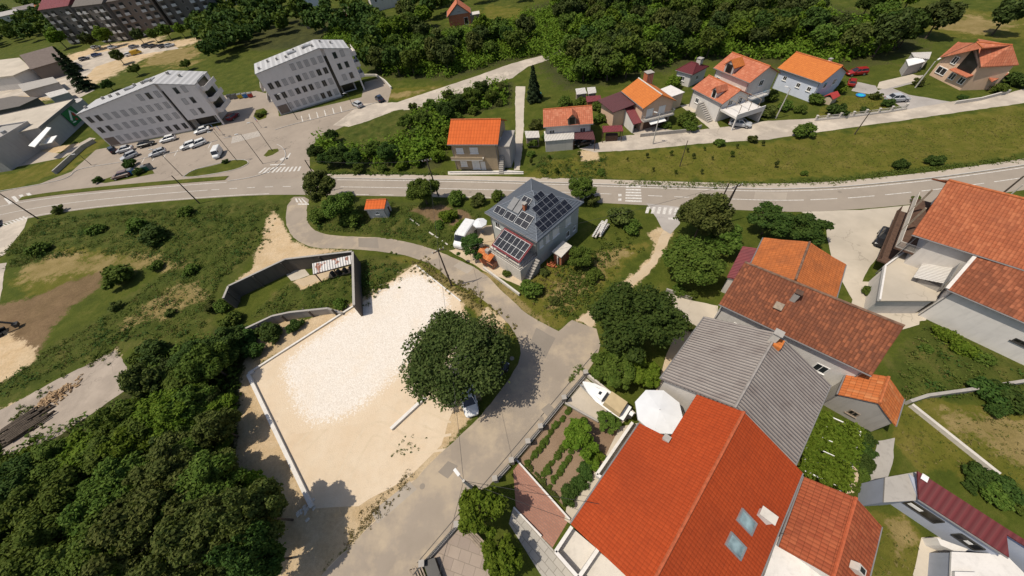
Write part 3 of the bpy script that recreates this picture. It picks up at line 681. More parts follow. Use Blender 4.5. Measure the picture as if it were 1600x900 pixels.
def kerb_line(px, w=.16, h=.12):
    p = np.array([q[:2] for q in chaikin(PG(px), 2, closed=False)]); d = np.gradient(p, axis=0); d /= np.linalg.norm(d, axis=1)[:, None]+1e-9; n = np.c_[-d[:, 1], d[:, 0]]*w/2
    strip('kerb', p+n, p-n, h, 'kerb')
kerb_line([(0, 299), (60, 289), (107, 279), (118, 266), (140, 261), (200, 252), (250, 243), (300, 232), (340, 219)])
kerb_line([(356, 283), (385, 279), (410, 273), (432, 262), (445, 250), (447, 238), (440, 229), (433, 226)])
kerb_line([(430, 203), (452, 196), (500, 184), (548, 172), (600, 157)]); kerb_line([(350, 216), (362, 214)])
kerb_line([(286, 277), (300, 266), (335, 257), (366, 249), (386, 250), (390, 256), (370, 265), (335, 272), (300, 277), (286, 277)], .14, .1)
quadmarks([[(x, y), (x+1.2, y-.3), (x-4, y+9), (x-5.2, y+9.3)] for x, y in [(226, 246), (243, 242), (260, 238), (277, 234.5), (330, 222)]], name='parking_marking')

# wear on the hard ground: tyre tracks, repairs, covers
M['lot_track'] = dirt('tyre_track', (.545, .44, .31), (.585, .48, .35), bump=.4, big=.4)
M['patch_dark'] = asphalt('asphalt_repair', (.25, .215, .175), .15, crack=False); M['patch_light'] = asphalt('asphalt_repair_pale', (.37, .32, .26), .15, crack=False)
TRK = [.0070]
def track(px, w=.28, gap=1.5, mat='lot_track'):
    TRK[0] += .0006; z = TRK[0]
    p = np.array([q[:2] for q in chaikin(PG(px), 3, closed=False)]); d = np.gradient(p, axis=0); d /= np.linalg.norm(d, axis=1)[:, None]+1e-9; n = np.c_[-d[:, 1], d[:, 0]]
    for sg in (-1, 1):
        c = p+n*gap/2*sg; o = strip('tyre_track', np.array(jitter(c+n*w/2, .07, 1.5)), np.array(jitter(c-n*w/2, .07, 1.7)), z, mat)
track([(705, 690), (640, 700), (585, 660), (560, 700), (530, 760)]); track([(700, 670), (630, 640), (580, 600), (520, 650), (470, 700)]); 
for q_ in ([(838, 512), (868, 528), (852, 560), (826, 540)], [(700, 720), (716, 728), (700, 748), (684, 738)], [(560, 372), (590, 372), (592, 388), (560, 386)], [(846, 640), (858, 630), (868, 640), (856, 652)]): sheet('road_patch', q_, .0175, 'patch_dark', .06, .5)
for q_ in ([(720, 408), (742, 418), (730, 428), (708, 416)], [(580, 800), (640, 752), (652, 764), (590, 818)], [(1180, 300), (1230, 301), (1228, 312), (1178, 311)], [(860, 290), (905, 291), (905, 298), (860, 298)]): sheet('road_patch', q_, .0175, 'patch_light', .06, .5)
for c_ in ((846, 655), (660, 760), (505, 290), (1060, 296), (1312, 300), (415, 228), (455, 222), (800, 560), (735, 300)):
    w_ = G(*c_); mb_ = MB(); mb_.face([(w_[0]+.29*math.cos(k*math.pi/8), w_[1]+.29*math.sin(k*math.pi/8), .019) for k in range(16)]); o_ = mb_.build('manhole_cover', 'patch_dark'); o_['kind'] = 'structure'
# ------------------------------------------------------------------ houses
class House:
    """one building: an Empty at its base corner; local x along the ridge, y across, z up"""
    def __init__(s, name, label, cat, P, k=.5, hip=0., o=.4, roof='tile_red', wall='wall_white', group=None, ridge='ridge_red', thick=.16, notch=None, gut=True, recess=0., sag=0., base=0., walls=True, gable=None, ends=None):
        x, y, r, s.L, s.W, s.he, s.hr = P
        s.k, s.hip, s.o, s.th, s.rec = k, hip, o, thick, max(0, recess-.5)
        s.root = empty(name, (x, y, 0), r, label, cat, group)
        L, W, he, hr = s.L, s.W, s.he, s.hr; a = hip*W*.5; R = W*k; top = he+hr
        zl = lambda v: he+hr*v/R if v <= R else (he+hr*(W-v)/(W-R) if W-R > 1e-6 else top)
        s.zl = zl
        if walls:
            mb = MB(); o_ = o; t = thick+.02
            if hip > 0:
                hw = min(zl(o_)-t, he+.2) if False else zl(o_)-t
                mb.box(o_, L-o_, o_, W-o_, base, hw)
            else:
                xs = [(o_, L-o_, o_)] if not (notch and notch[0] <= 0) else [(o_, notch[1]+o_, notch[2]+o_), (notch[1]+o_, L-o_, o_)]
                xs_prof = lambda o_: [(o_, base), (W-o, base), (W-o, zl(W-o)-t)]+([(R, top-t)] if 1e-3 < W-R and W-o > R else [])+[(o_, zl(o_)-t)]
                if recess: xs = [(o_+recess-.5, L-o_, o_)]
                for xa, xb, vf in xs:
                    prof = xs_prof(vf); prof = [(vf, base), (W-o_, base)]+prof[2:] if vf != o_ else prof
                    prof = [(min(v, W-o_), z) for v, z in prof]; n = len(prof)
                    mb.face([(xa, v, z) for v, z in prof][::-1]); mb.face([(xb, v, z) for v, z in prof])
                    for i in range(n):
                        (v1, z1), (v2, z2) = prof[i], prof[(i+1) % n]
                        mb.face([(xa, v1, z1), (xb, v1, z1), (xb, v2, z2), (xa, v2, z2)])
            s.wall = mb.build('wall', wall, s.root)
        # roof: one closed slab, UV in metres (x along the eave, y up the slope)
        mb = MB(); T = Vector((0, 0, thick))
        def slope(pts, eu, up_):
            o0 = Vector(pts[0]); p = [Vector(q) for q in pts]
            mb.face(pts, [((q-o0).dot(eu), (q-o0).dot(up_)) for q in p])
            mb.face([q-T for q in p][::-1])
        f1 = Vector((0, R, hr)).normalized(); f2 = Vector((0, -(W-R), hr)).normalized() if W-R > 1e-6 else None
        ex = Vector((1, 0, 0))
        if notch:   # rectangle cut from the front eave: (x0, x1, depth)
            x0, x1, d = notch; zd = zl(d)
            slope([(0, d, zd), (x1, d, zd), (x1, 0, he), (L, 0, he), (L-a, R, top), (a, R, top)] if x0 <= 0 else [(0, 0, he), (x0, 0, he), (x0, d, zd), (x1, d, zd), (x1, 0, he), (L, 0, he), (L-a, R, top), (a, R, top)], ex, f1)
            rim = [(0, d, zd), (x1, d, zd), (x1, 0, he), (L, 0, he)]
        else:
            slope([(0, 0, he), (L, 0, he), (L-a, R, top), (a, R, top)], ex, f1)
            rim = [(0, 0, he), (L, 0, he)]
        if f2 is not None:
            slope([(L, W, he), (0, W, he), (a, R, top), (L-a, R, top)], -ex, f2)
            rim += [(L, W, he), (0, W, he)] if hip else [(L-a, R, top), (L, W, he), (0, W, he), (a, R, top)]
        else: rim += [(L-a, R, top), (a, R, top)]
        if hip:
            fl = Vector((a, 0, hr)).normalized(); fr = Vector((-a, 0, hr)).normalized()
            slope([(0, W, he), (0, 0, he), (a, R, top)], Vector((0, -1, 0)), fl)
            slope([(L, 0, he), (L, W, he), (L-a, R, top)], Vector((0, 1, 0)), fr)
        for i in range(len(rim)):
            p, q = Vector(rim[i]), Vector(rim[(i+1) % len(rim)])
            mb.face([p-T, q-T, q, p])
        s.roof = mb.build('roof', roof, s.root)
        if sag:     # old timbers: the planes and ridges of the roof are no longer true
            import bmesh
            bm = bmesh.new(); bm.from_mesh(s.roof.data); bmesh.ops.remove_doubles(bm, verts=bm.verts, dist=1e-4)
            bmesh.ops.subdivide_edges(bm, edges=bm.edges[:], cuts=9, use_grid_fill=True)
            for v_ in bm.verts:
                q_ = Vector((v_.co.x+x*3.1, v_.co.y+y, 0)); v_.co.z += sag*(mn.noise(q_*.28)*1.2+mn.noise(q_*.9)*.45)
                v_.co.y += sag*.5*mn.noise(q_*.8+Vector((7, 7, 7))); v_.co.x += sag*.5*mn.noise(q_*.8+Vector((17, 3, 7)))
            bm.to_mesh(s.roof.data); bm.free()
        s.nrm = Vector((0, -hr, R)).normalized(); s.up = f1
        if ridge and f2 is not None:
            mb = MB()
            if L-2*a > .1: mb.tube([(a, R, top+.02), (L-a, R, top+.02)], .13, n=6)
            if hip:
                for p, q in (((0, 0, he), (a, R, top)), ((0, W, he), (a, R, top)), ((L, 0, he), (L-a, R, top)), ((L, W, he), (L-a, R, top))): mb.tube([p, q], .09, n=6)
            mb.build('ridge_cap', ridge, s.roof)
        if gut:
            x0 = notch[1] if notch and notch[0] <= 0 else 0
            for xs_, v_ in ((x0, -.06), (0, W+.06)):
                if v_ > 0 and f2 is None: continue
                mb = MB(); mb.tube([(xs_, v_, he-.1), (L, v_, he-.1)], .075, n=6); mb.build('gutter', 'gutter', s.root)
            if walls:
                for u_ in (o+.12 if not notch else L*.5, L-o-.12):
                    mb = MB(); mb.tube([(u_, -.04, he-.12), (u_, o-.07, he-.12-o*.8), (u_, o-.07, base+.05)], .05, n=6); mb.build('downpipe', 'gutter', s.root)
    def q(s, side, a, d, z):
        o, L, W = s.o, s.L, s.W
        return {'f': (o+a, o-d, z), 'r': (L-o+d, o+a, z), 'l': (o+s.rec-d, W-o-a, z), 'b': (L-o-a, W-o+d, z)}[side]
    def win(s, side, a, z, w, h, frame='white_paint', pane='glass', name='window', mull=1, fw=.09, sub='pane', sill=True):
        mb = MB()
        def bx(m, a0, a1, d0, d1, z0, z1):
            c = [s.q(side, a0, d1, z0), s.q(side, a1, d1, z0), s.q(side, a1, d0, z0), s.q(side, a0, d0, z0)]
            t = [s.q(side, a0, d1, z1), s.q(side, a1, d1, z1), s.q(side, a1, d0, z1), s.q(side, a0, d0, z1)]
            m.hexa(c, t)
        bx(mb, a, a+fw, -.02, .05, z, z+h); bx(mb, a+w-fw, a+w, -.02, .05, z, z+h)
        bx(mb, a+fw, a+w-fw, -.02, .05, z+h-fw, z+h); bx(mb, a+fw, a+w-fw, -.02, .05, z, z+fw)
        for i in range(mull): 
            c = a+w*(i+1)/(mull+1); bx(mb, c-.03, c+.03, -.02, .04, z+fw, z+h-fw)
        if sill and name == 'window': bx(mb, a-.1, a+w+.1, -.02, .13, z-.08, z-.003)
        f = mb.build(name, frame, s.root)
        m2 = MB(); bx(m2, a+fw-.01, a+w-fw+.01, -.05, .018, z+fw-.01, z+h-fw+.01); m2.build(sub, pane, f)
        return f
    def door(s, side, a, w=1., h=2.1, z=0.02, mat='shutter_white'): return s.win(side, a, z, w, h, 'white_paint', mat, 'door', 0, .08, 'door_leaf')
    def box(s, name, mat, x0, x1, y0, y1, z0, z1, parent=None):
        mb = MB(); mb.box(x0, x1, y0, y1, z0, z1); return mb.build(name, mat, parent or s.root)
    def chimney(s, x, v, h=1.1, w=.5, d=.6, mat='concrete_pale', cap='concrete'):
        z = s.zl(v); mb = MB(); mb.box(x-w/2, x+w/2, v-d/2, v+d/2, z-.5, z+h); c = mb.build('chimney', mat, s.roof)
        mb = MB(); mb.box(x-w/2-.09, x+w/2+.09, v-d/2-.09, v+d/2+.09, z+h+.18, z+h+.26)
        for sx in (-1, 1):
            for sy in (-1, 1): mb.box(x+sx*(w/2-.07)-.06, x+sx*(w/2-.07)+.06, v+sy*(d/2-.07)-.06, v+sy*(d/2-.07)+.06, z+h-.01, z+h+.19)
        mb.build('chimney_cap', cap, c)
        return c
    def on_front(s, x, t, n=0.):   # a point on the front slope: x along eave, t metres up the slope
        p = Vector((x, 0, s.he))+s.up*t+s.nrm*n; return p
    def slope_panel(s, name, x, t, w, l, h, mat, parent, uvsc=1., n0=.02, side='f'):
        mb = MB(); F = s.on_front if side == 'f' else s.on_back
        b = [F(x, t, n0), F(x+w, t, n0), F(x+w, t+l, n0), F(x, t+l, n0)]; tp = [F(x, t, n0+h), F(x+w, t, n0+h), F(x+w, t+l, n0+h), F(x, t+l, n0+h)]
        if side == 'b': b = b[::-1]; tp = tp[::-1]
        mb.hexa(b, tp)
        return mb.build(name, mat, parent)
    def on_back(s, x, t, n=0.):
        R = s.W*s.k; u = Vector((0, -(s.W-R), s.hr)).normalized(); nn = Vector((0, s.hr, s.W-R)).normalized()
        return Vector((x, s.W, s.he))+u*t+nn*n
    def railing(s, pts, h=1., mat='grey_metal', name='railing', gap=.14):
        mb = MB()
        for p, q in zip(pts[:-1], pts[1:]):
            p, q = Vector(p), Vector(q); U = Vector((0, 0, h)); L = (q-p).length; k = max(1, int(L/gap))
            mb.beam(p+U, q+U, .06, .06); mb.beam(p+U*.12, q+U*.12, .04, .04)
            for i in range(k+1):
                c = p+(q-p)*i/k; mb.beam(c, c+U, .03, .03)
        return mb.build(name, mat, s.root)
    def dormer(s, xc, v0, w, h, roof, wall='wall_offwhite', depth=2.6, side='f', pane='glass_dark', rise=.9):
        """gabled dormer whose face stands at distance v0 in from the front eave"""
        z0 = s.zl(v0)-.2; z1 = z0+h; d = v0+depth
        mb = MB(); f = [(xc-w/2, v0, z0), (xc+w/2, v0, z0), (xc+w/2, v0, z1), (xc, v0, z1+rise), (xc-w/2, v0, z1)]; b = [(p[0], d, p[2]) for p in f]
        mb.face(f); mb.face(b[::-1])
        for i in range(5): j = (i+1) % 5; mb.face([f[j], f[i], b[i], b[j]])
        dm = mb.build('dormer', wall, s.roof)
        mb = MB(); e = .25
        for sg in (-1, 1):
            p = [(xc+sg*(w/2+e), v0-e, z1-.12), (xc, v0-e, z1+rise+.14), (xc, d, z1+rise+.14), (xc+sg*(w/2+e), d, z1-.12)]
            t = [(a_, b_, c_-.12) for a_, b_, c_ in p]
            if sg > 0: p, t = p[::-1], t[::-1]
            mb.face(p[::-1]); mb.face(t)
            for i in range(4): j = (i+1) % 4; mb.face([p[i], p[j], t[j], t[i]])
        mb.build('dormer_roof', roof, dm)
        mb = MB(); mb.box(xc-w*.32, xc+w*.32, v0-.03, v0+.05, z0+.3, z1+rise*.2); mb.build('dormer_window', pane, dm)
        return dm
def part(root, name, mat, fn):
    mb = MB(); fn(mb); return mb.build(name, mat, root)
def prism(mb, pts, z0, z1):
    p = [q[:2] for q in pts]
    if area2(p) < 0: p = p[::-1]
    mb.face([(a, b, z1) for a, b in p]); mb.face([(a, b, z0) for a, b in p][::-1])
    for i in range(len(p)):
        a, b = p[i], p[(i+1) % len(p)]; mb.face([(*a, z0), (*b, z0), (*b, z1), (*a, z1)])
def slab_h(mb, pts, zs, th=.12):
    """sloping sheet given plan points with their own heights"""
    p = [(q[0], q[1], z) for q, z in zip(pts, zs)]
    if area2([a[:2] for a in p]) < 0: p = p[::-1]
    mb.face(p); mb.face([(a, b, c-th) for a, b, c in p][::-1])
    for i in range(len(p)):
        a, b = p[i], p[(i+1) % len(p)]; mb.face([(a[0], a[1], a[2]-th), (b[0], b[1], b[2]-th), b, a])

# --- big red roof in the foreground
H = House('house', 'large house with a broad new red tiled roof, two skylights and a pale chimney', 'house', [13.84, 12.08, -2.45, 15.91, 12.06, 5.57, 3.34], roof='tile_red', wall='wall_offwhite', notch=(0, 5.2, 2.6), o=.45)
big = H
for t_, x_ in ((2.05, 8.5), (2.05, 6.5)):
    fr = MB(); F = H.on_back
    def ring(mb, x, t, w, l, e, n0, n1):
        for (xa, xb, ta, tb) in ((x-e, x, t-e, t+l+e), (x+w, x+w+e, t-e, t+l+e), (x, x+w, t-e, t), (x, x+w, t+l, t+l+e)):
            b = [F(xa, ta, n0), F(xb, ta, n0), F(xb, tb, n0), F(xa, tb, n0)][::-1]; tp = [F(xa, ta, n1), F(xb, ta, n1), F(xb, tb, n1), F(xa, tb, n1)][::-1]
            mb.hexa(b, tp)
    ring(fr, x_, t_, .85, 1.35, .12, -.02, .12); sk = fr.build('skylight', 'grey_metal', H.roof)
    H.slope_panel('pane', x_, t_, .85, 1.35, .05, 'skylight', sk, side='b', n0=.02)
H.chimney(5.6, 10.6, .75, .55, .9, 'wall_white', 'concrete_pale')
H.chimney(5.45, 2.4, .2, .4, .4, 'concrete_pale')
for z_, a_ in ((3.2, 6.0), (3.2, 9.0), (.7, 7.5), (.7, 10.5)): H.win('f', a_, z_, 1.4, 1.3)
# second line of ridge tiles and verge trim
H.box('eave_trim', 'dark_metal', -.05, .0, 2.62, 12.0, H.he-.2, H.he-.19)
# grey corrugated roof
H = House('house', 'house under a weathered grey corrugated roof behind the white parasol', 'house', [21.3, 19.06, -2.46, 9.9, 12.3, 5.11, 3.12], roof='grey_corr', wall='wall_offwhite', ridge='ridge_grey', sag=.07)
H.chimney(1.1, 6.1, 1.1, .6, .6, 'concrete_pale'); H.win('f', 6, 2.8, 1.2, 1.2); H.door('f', 3.0)
part(H.roof, 'flashing', 'tile_sienna', lambda mb: mb.box(.6, 1.7, 6.3, 7.0, 7.75, 8.32))
# brown long roof
H = House('house', 'long house with an old brown tiled roof and a small brick chimney', 'house', [23.63, 20.4, -.84, 14.4, 6.4, 5.13, 2.94], k=.75, roof='tile_brown', wall='wall_white', ridge='ridge_dark', sag=.09)
H.chimney(5.8, 3.3, 1.0, .5, .5, 'concrete', 'wood_dark')
H.slope_panel('roof_hatch', 4.6, 2.1, .8, .8, .3, 'wood', H.roof)
for a_ in (2, 5.5, 10.5): H.win('f', a_, 1.6, 1.2, 1.3)
# orange hip-like roof behind
H = House('house', 'low house with a mossy orange tiled roof behind the brown one', 'house', [34.97, 29.92, -2.36, 7.4, 9.2, 4.4, 1.5], roof='tile_orange', wall='wall_offwhite', ridge='ridge_dark', sag=.08)
part(H.root, 'lean_to_roof', 'burgundy_light', lambda mb: slab_h(mb, [(1.5, -1.7), (8.2, -1.7), (8.2, -.05), (1.5, -.05)], [3.1, 3.1, 3.6, 3.6], .08))
part(H.root, 'lean_to_wall', 'wall_offwhite', lambda mb: mb.box(1.8, 8.0, -1.4, .39, 0, 2.98))
# small orange outbuilding
H = House('outbuilding', 'small outbuilding with patchy orange tiles beside the lawn wall', 'outbuilding', [33.44, 11.18, -2.46, 3.45, 4.6, 3.08, 1.75], roof='tile_smallorange', wall='concrete', o=.2, ridge='ridge_orange', sag=.06)
H.win('r', 1.6, .9, .8, .8, 'wood', 'glass_dark')
# small red roof right
H = House('house', 'small house with a ribbed red tile roof joined to the large red one', 'house', [22.16, 2.57, -2.43, 6.4, 5.3, 4.49, 1.74], roof='tile_smallred', wall='wall_white', o=.3, sag=.05)
dm = MB(); F = H.on_back
H.slope_panel('roof_window', 4.3, 1.35, .55, .75, .55, 'concrete_pale', H.roof, side='b'); H.slope_panel('roof_opening', 4.4, 1.5, .35, .45, .58, 'glass_dark', H.roof, side='b')
pts = PG([(1216, 838), (1322, 902), (1290, 985), (1150, 985), (1195, 898)], 4.0)
T = empty('flat_roofed_annex', pts[0], 0, 'white flat roofed annex below the small ribbed red roof', 'annex')
T.location = (0, 0, 0)
part(T, 'roof_slab', 'wall_white', lambda mb: prism(mb, pts, 3.8, 4.0)); cc = np.mean([p[:2] for p in pts], axis=0)
part(T, 'wall', 'wall_offwhite', lambda mb: prism(mb, [cc+(p[:2]-cc)*.97 for p in pts], 0, 3.79))
# burgundy-roof house (lower right)
B_ = empty('house', (0, 0, 0), 0, 'blue-grey house with a ribbed burgundy metal roof and a grey flat terrace', 'house')
bt = [G(1436, 780, 3.6), G(1577, 871, 3.6), G(1572, 825, 4.3), G(1434, 736, 4.3)]
bu = (bt[1]-bt[0]); bu[2] = 0; bL = float(np.linalg.norm(bu)); bu = bu/bL; bn = np.array([bu[1], -bu[0], 0])   # along the eave / outward
def broof(mb):
    for p in (bt, [bt[2]+(bt[1]-bt[2])*.22, bt[2]+(bt[1]-bt[2])*.22+bu*5, bt[2]+bu*5, bt[2]]):
        q = [Vector(a) for a in p]; w_ = (q[3]-q[0]); o0 = q[0]; U = Vector(bu); N = U.cross(w_).normalized(); Wd = N.cross(U)
        mb.face(q, [((a-o0).dot(U), (a-o0).dot(Wd)) for a in q]); T_ = Vector((0, 0, .14)); mb.face([a-T_ for a in q][::-1])
        for k in range(4): a, b = q[k], q[(k+1) % 4]; mb.face([a-T_, b-T_, b, a])
bR = part(B_, 'roof', 'burgundy', broof)
part(bR, 'white_sheet', 'white_paint', lambda mb: mb.beam(bt[3]*.86+bt[0]*.1+bt[2]*.04+np.array([0, 0, .05]), bt[3]*.78+bt[0]*.1+bt[2]*.12+np.array([0, 0, .05]), .55, .03))
fw = [bt[0]-bn*.25, bt[1]-bn*.25, bt[2]+bn*.1, bt[3]+bn*.1]
part(B_, 'wall', 'wall_bluegrey', lambda mb: (prism(mb, fw, 0, 3.42), prism(mb, [bt[2]+bn*-.3, bt[2]+bu*4.8-bn*.3, bt[2]+bu*4.8+bn*.1, bt[2]+bn*.1], 0, 3.4)))
part(B_, 'gutter', 'gutter', lambda mb: mb.tube([bt[0]+bn*.06-np.array([0, 0, .1]), bt[1]+bn*.06-np.array([0, 0, .1])], .07, n=6))
tp_ = PG([(1381, 785), (1431, 782), (1433, 737), (1383, 746)], 3.3); tc = np.mean([q[:2] for q in tp_], axis=0)
part(B_, 'terrace', 'concrete', lambda mb: prism(mb, tp_, 3.16, 3.3)); part(B_, 'terrace_wall', 'wall_bluegrey', lambda mb: prism(mb, [tc+(q[:2]-tc)*.985 for q in tp_], 0, 3.155))
def bwin(x0, x1, z0, z1, off):
    a = bt[0]+bu*x0+bn*off; b = bt[0]+bu*x1+bn*off; zc = (z0+z1)/2
    f = part(B_, 'window', 'dark_metal', lambda mb: (mb.beam((a[0], a[1], z1), (b[0], b[1], z1), .1, .08), mb.beam((a[0], a[1], z0), (b[0], b[1], z0), .14, .08), [mb.beam((*(a+(b-a)*t)[:2], z0+.04), (*(a+(b-a)*t)[:2], z1-.04), .08, .1) for t in (0, .33, .66, 1)]))
    part(f, 'pane', 'glass_dark', lambda mb: mb.beam((a[0], a[1], zc), (b[0], b[1], zc), .05, z1-z0-.08)); part(f, 'blind', 'white_paint', lambda mb: mb.beam(((a*.62+b*.38)[0]+bn[0]*.03, (a*.62+b*.38)[1]+bn[1]*.03, zc), ((a*.36+b*.64)[0]+bn[0]*.03, (a*.36+b*.64)[1]+bn[1]*.03, zc), .04, (z1-z0)*.4))
bwin(-.9, 2.3, 1.5, 2.5, -.2); bwin(3.4, 4.8, 1.5, 2.4, -.2)
ax_ = PG([(1487, 862), (1571, 866), (1640, 935), (1560, 960), (1484, 930)], 2.2)
part(B_, 'annex_roof', 'wall_white', lambda mb: prism(mb, ax_, 2.05, 2.2)); ac = np.mean([q[:2] for q in ax_], axis=0); part(B_, 'annex_wall', 'wall_bluegrey', lambda mb: prism(mb, [ac+(q[:2]-ac)*.97 for q in ax_], 0, 2.04))
part(B_, 'porch', 'wall_white', lambda mb: prism(mb, PG([(1464, 840), (1513, 858), (1503, 866), (1470, 852)], 1.5), 0, 1.5)); part(B_, 'roof_hatch', 'wall_white', lambda mb: prism(mb, PG([(1492, 893), (1526, 894), (1526, 906), (1492, 905)], 2.5), 2.205, 2.5))
# big building on the right
H = House('house', 'big terracotta roofed house with timber balconies facing the road', 'house', [48.15, 24.2, -.87, 15., 13.44, 7.26, 3.63], roof='tile_terracotta', wall='wall_offwhite', ridge='ridge_orange', o=.5, recess=1.8, sag=.07)
ru = H
H.box('balcony_slab', 'wood_dark', -.1, 1.79, .6, 12.8, 4.3, 4.5); H.railing([(-.05, 12.7, 4.5), (-.05, .7, 4.5), (1.75, .7, 4.5)], 1.0, 'concrete_pale', gap=.09)
H.box('lower_deck', 'wood_dark', -.4, 1.78, .5, 12.9, 1.9, 2.1); H.railing([(-.35, 12.8, 2.1), (-.35, .6, 2.1)], .9, 'wood_dark')
H.box('balcony_post', 'wood', -.08, .1, 4.4, 4.6, 4.51, 8.2); H.box('balcony_post', 'wood', -.08, .1, 8.8, 9.0, 4.51, 8.2);
for a_ in (1.2, 4.2, 7.5): H.win('l', a_, 4.6, 1.1, 2.0, 'wood_dark', 'glass_dark', mull=1)
for a_ in (2, 5.5, 9): H.win('l', a_, 2.5, 1.2, 1.4, 'wood_dark', 'glass_dark')
tr = PG([(1381, 417), (1436, 377), (1500, 397), (1462, 470), (1372, 470)], 2.9)
T = empty('terrace', (0, 0, 0), 0, 'pale concrete terrace in the crook of the big terracotta house', 'terrace')
part(T, 'terrace_floor', 'yard_conc', lambda mb: prism(mb, tr, 2.7, 2.9)); part(T, 'terrace_wall', 'wall_offwhite', lambda mb: prism(mb, [np.mean([q[:2] for q in tr], axis=0)*.04+p[:2]*.96 for p in tr], 0, 2.69))
part(T, 'parapet', 'wall_white', lambda mb: [mb.beam((*tr[i][:2], 3.05), (*tr[j][:2], 3.05), .18, .4) for i, j in ((0, 1), (4, 0))])
H = House('house', 'mossy terracotta roofed white house stepping down beside the big balcony house', 'house', [48.03, 17.44, -1.0, 16., 9.32, 5.12, 3.77], k=.98, roof='tile_terramoss', wall='wall_white', ridge=None, o=.5, sag=.08)
H.win('f', 6.6, 2.2, 1.6, .5, 'dark_metal', 'glass_dark', mull=2); H.win('f', 10.5, 3.2, 1.2, 1.1)
part(H.root, 'verge_beam', 'wall_offwhite', lambda mb: mb.beam((-.1, 0, 5.14), (-.1, 9.1, 8.85), .3, .22))
H.box('side_shed', 'concrete', -1.9, .1, 2.0, 5.6, 0, 3.6)
part(H.root, 'shed_roof', 'pale_corr', lambda mb: slab_h(mb, [(-2.6, 1.6), (-.35, 1.6), (-.35, 6.0), (-2.6, 6.0)], [3.7, 4.5, 4.5, 3.7], .08))
H.railing([(-.3, 1.2, 4.3), (-.3, 7.0, 4.3)], 1., 'grey_metal')

# --- house with the solar panels
H = House('house', 'pale green house with a dark blue pyramid roof covered in solar panels', 'house', [-2.24, 43.03, -.89, 10.82, 10.9, 5.99, 2.95], hip=.96, roof='slate', wall='wall_greengrey', ridge='ridge_slate', o=.5)
sol = H
def panel_array(t, x, w, l, nx, ny):
    p = H.slope_panel('solar_panel', x, t, w, l, .05, 'solar', H.roof, n0=.08)
    mb = MB()
    for i in range(nx+1): mb.beam(H.on_front(x+w*i/nx, t, .135), H.on_front(x+w*i/nx, t+l, .135), .04, .02, H.nrm)
    for j in range(ny+1): mb.beam(H.on_front(x, t+l*j/ny, .137), H.on_front(x+w, t+l*j/ny, .137), .04, .02, H.nrm)
    mb.build('panel_frame', 'panel_frame', p)
# front slope faces the side road (local f); right slope (local r) carries the larger arrays
for t_, x_, w_, l_, nx_, ny_ in ((.75, 1.4, 1.9, 1.15, 2, 1), (.75, 3.6, 1.9, 1.15, 2, 1), (.75, 5.8, 2.4, 2.1, 2, 2), (3.9, 4.6, 1.6, 1.15, 2, 1)): panel_array(t_, x_, w_, l_, nx_, ny_)
for x_ in (3.2, 4.45): H.slope_panel('thermal_collector', x_, 2.2, 1.1, 2.0, .09, 'thermal', H.roof, n0=.1)
a_r = H.hip*H.W*.5; ur = Vector((-a_r, 0, H.hr)).normalized(); nr = Vector((H.hr, 0, a_r)).normalized()
FR = lambda y, t, n=0.: Vector((H.L, y, H.he))+ur*t+nr*n
def panel_right(y, t, w, l, nx, ny):
    mb = MB(); mb.hexa([FR(y, t, .08), FR(y+w, t, .08), FR(y+w, t+l, .08), FR(y, t+l, .08)], [FR(y, t, .13), FR(y+w, t, .13), FR(y+w, t+l, .13), FR(y, t+l, .13)])
    p = mb.build('solar_panel', 'solar', H.roof); mb = MB()
    for i in range(nx+1): mb.beam(FR(y+w*i/nx, t, .135), FR(y+w*i/nx, t+l, .135), .04, .02, nr)
    for j in range(ny+1): mb.beam(FR(y, t+l*j/ny, .137), FR(y+w, t+l*j/ny, .137), .04, .02, nr)
    mb.build('panel_frame', 'panel_frame', p)
panel_right(1.6, .5, 7.0, 1.75, 6, 2); panel_right(3.1, 2.5, 4.6, 1.75, 4, 2); panel_right(4.6, 4.5, 1.9, 1.0, 2, 1)
H.chimney(6.0, 2.9, .9, .45, .45, 'brick', 'concrete')
for a_, z_, w_, h_ in ((.5, 3.6, .75, 1.3), (1.9, 3.6, .75, 1.3), (3.5, 3.3, 1.5, 1.6), (6.6, 3.4, 1.3, 1.5), (6.8, .9, .9, 1.2), (8.6, 1.0, .7, .9)):
    H.win('r', a_, z_, w_, h_, pane='shutter_white' if z_ > 3 else 'glass')
H.win('f', 1.0, 3.5, 1.1, 1.2, pane='glass'); H.win('f', 4.5, 1.2, 1.2, 1.3)
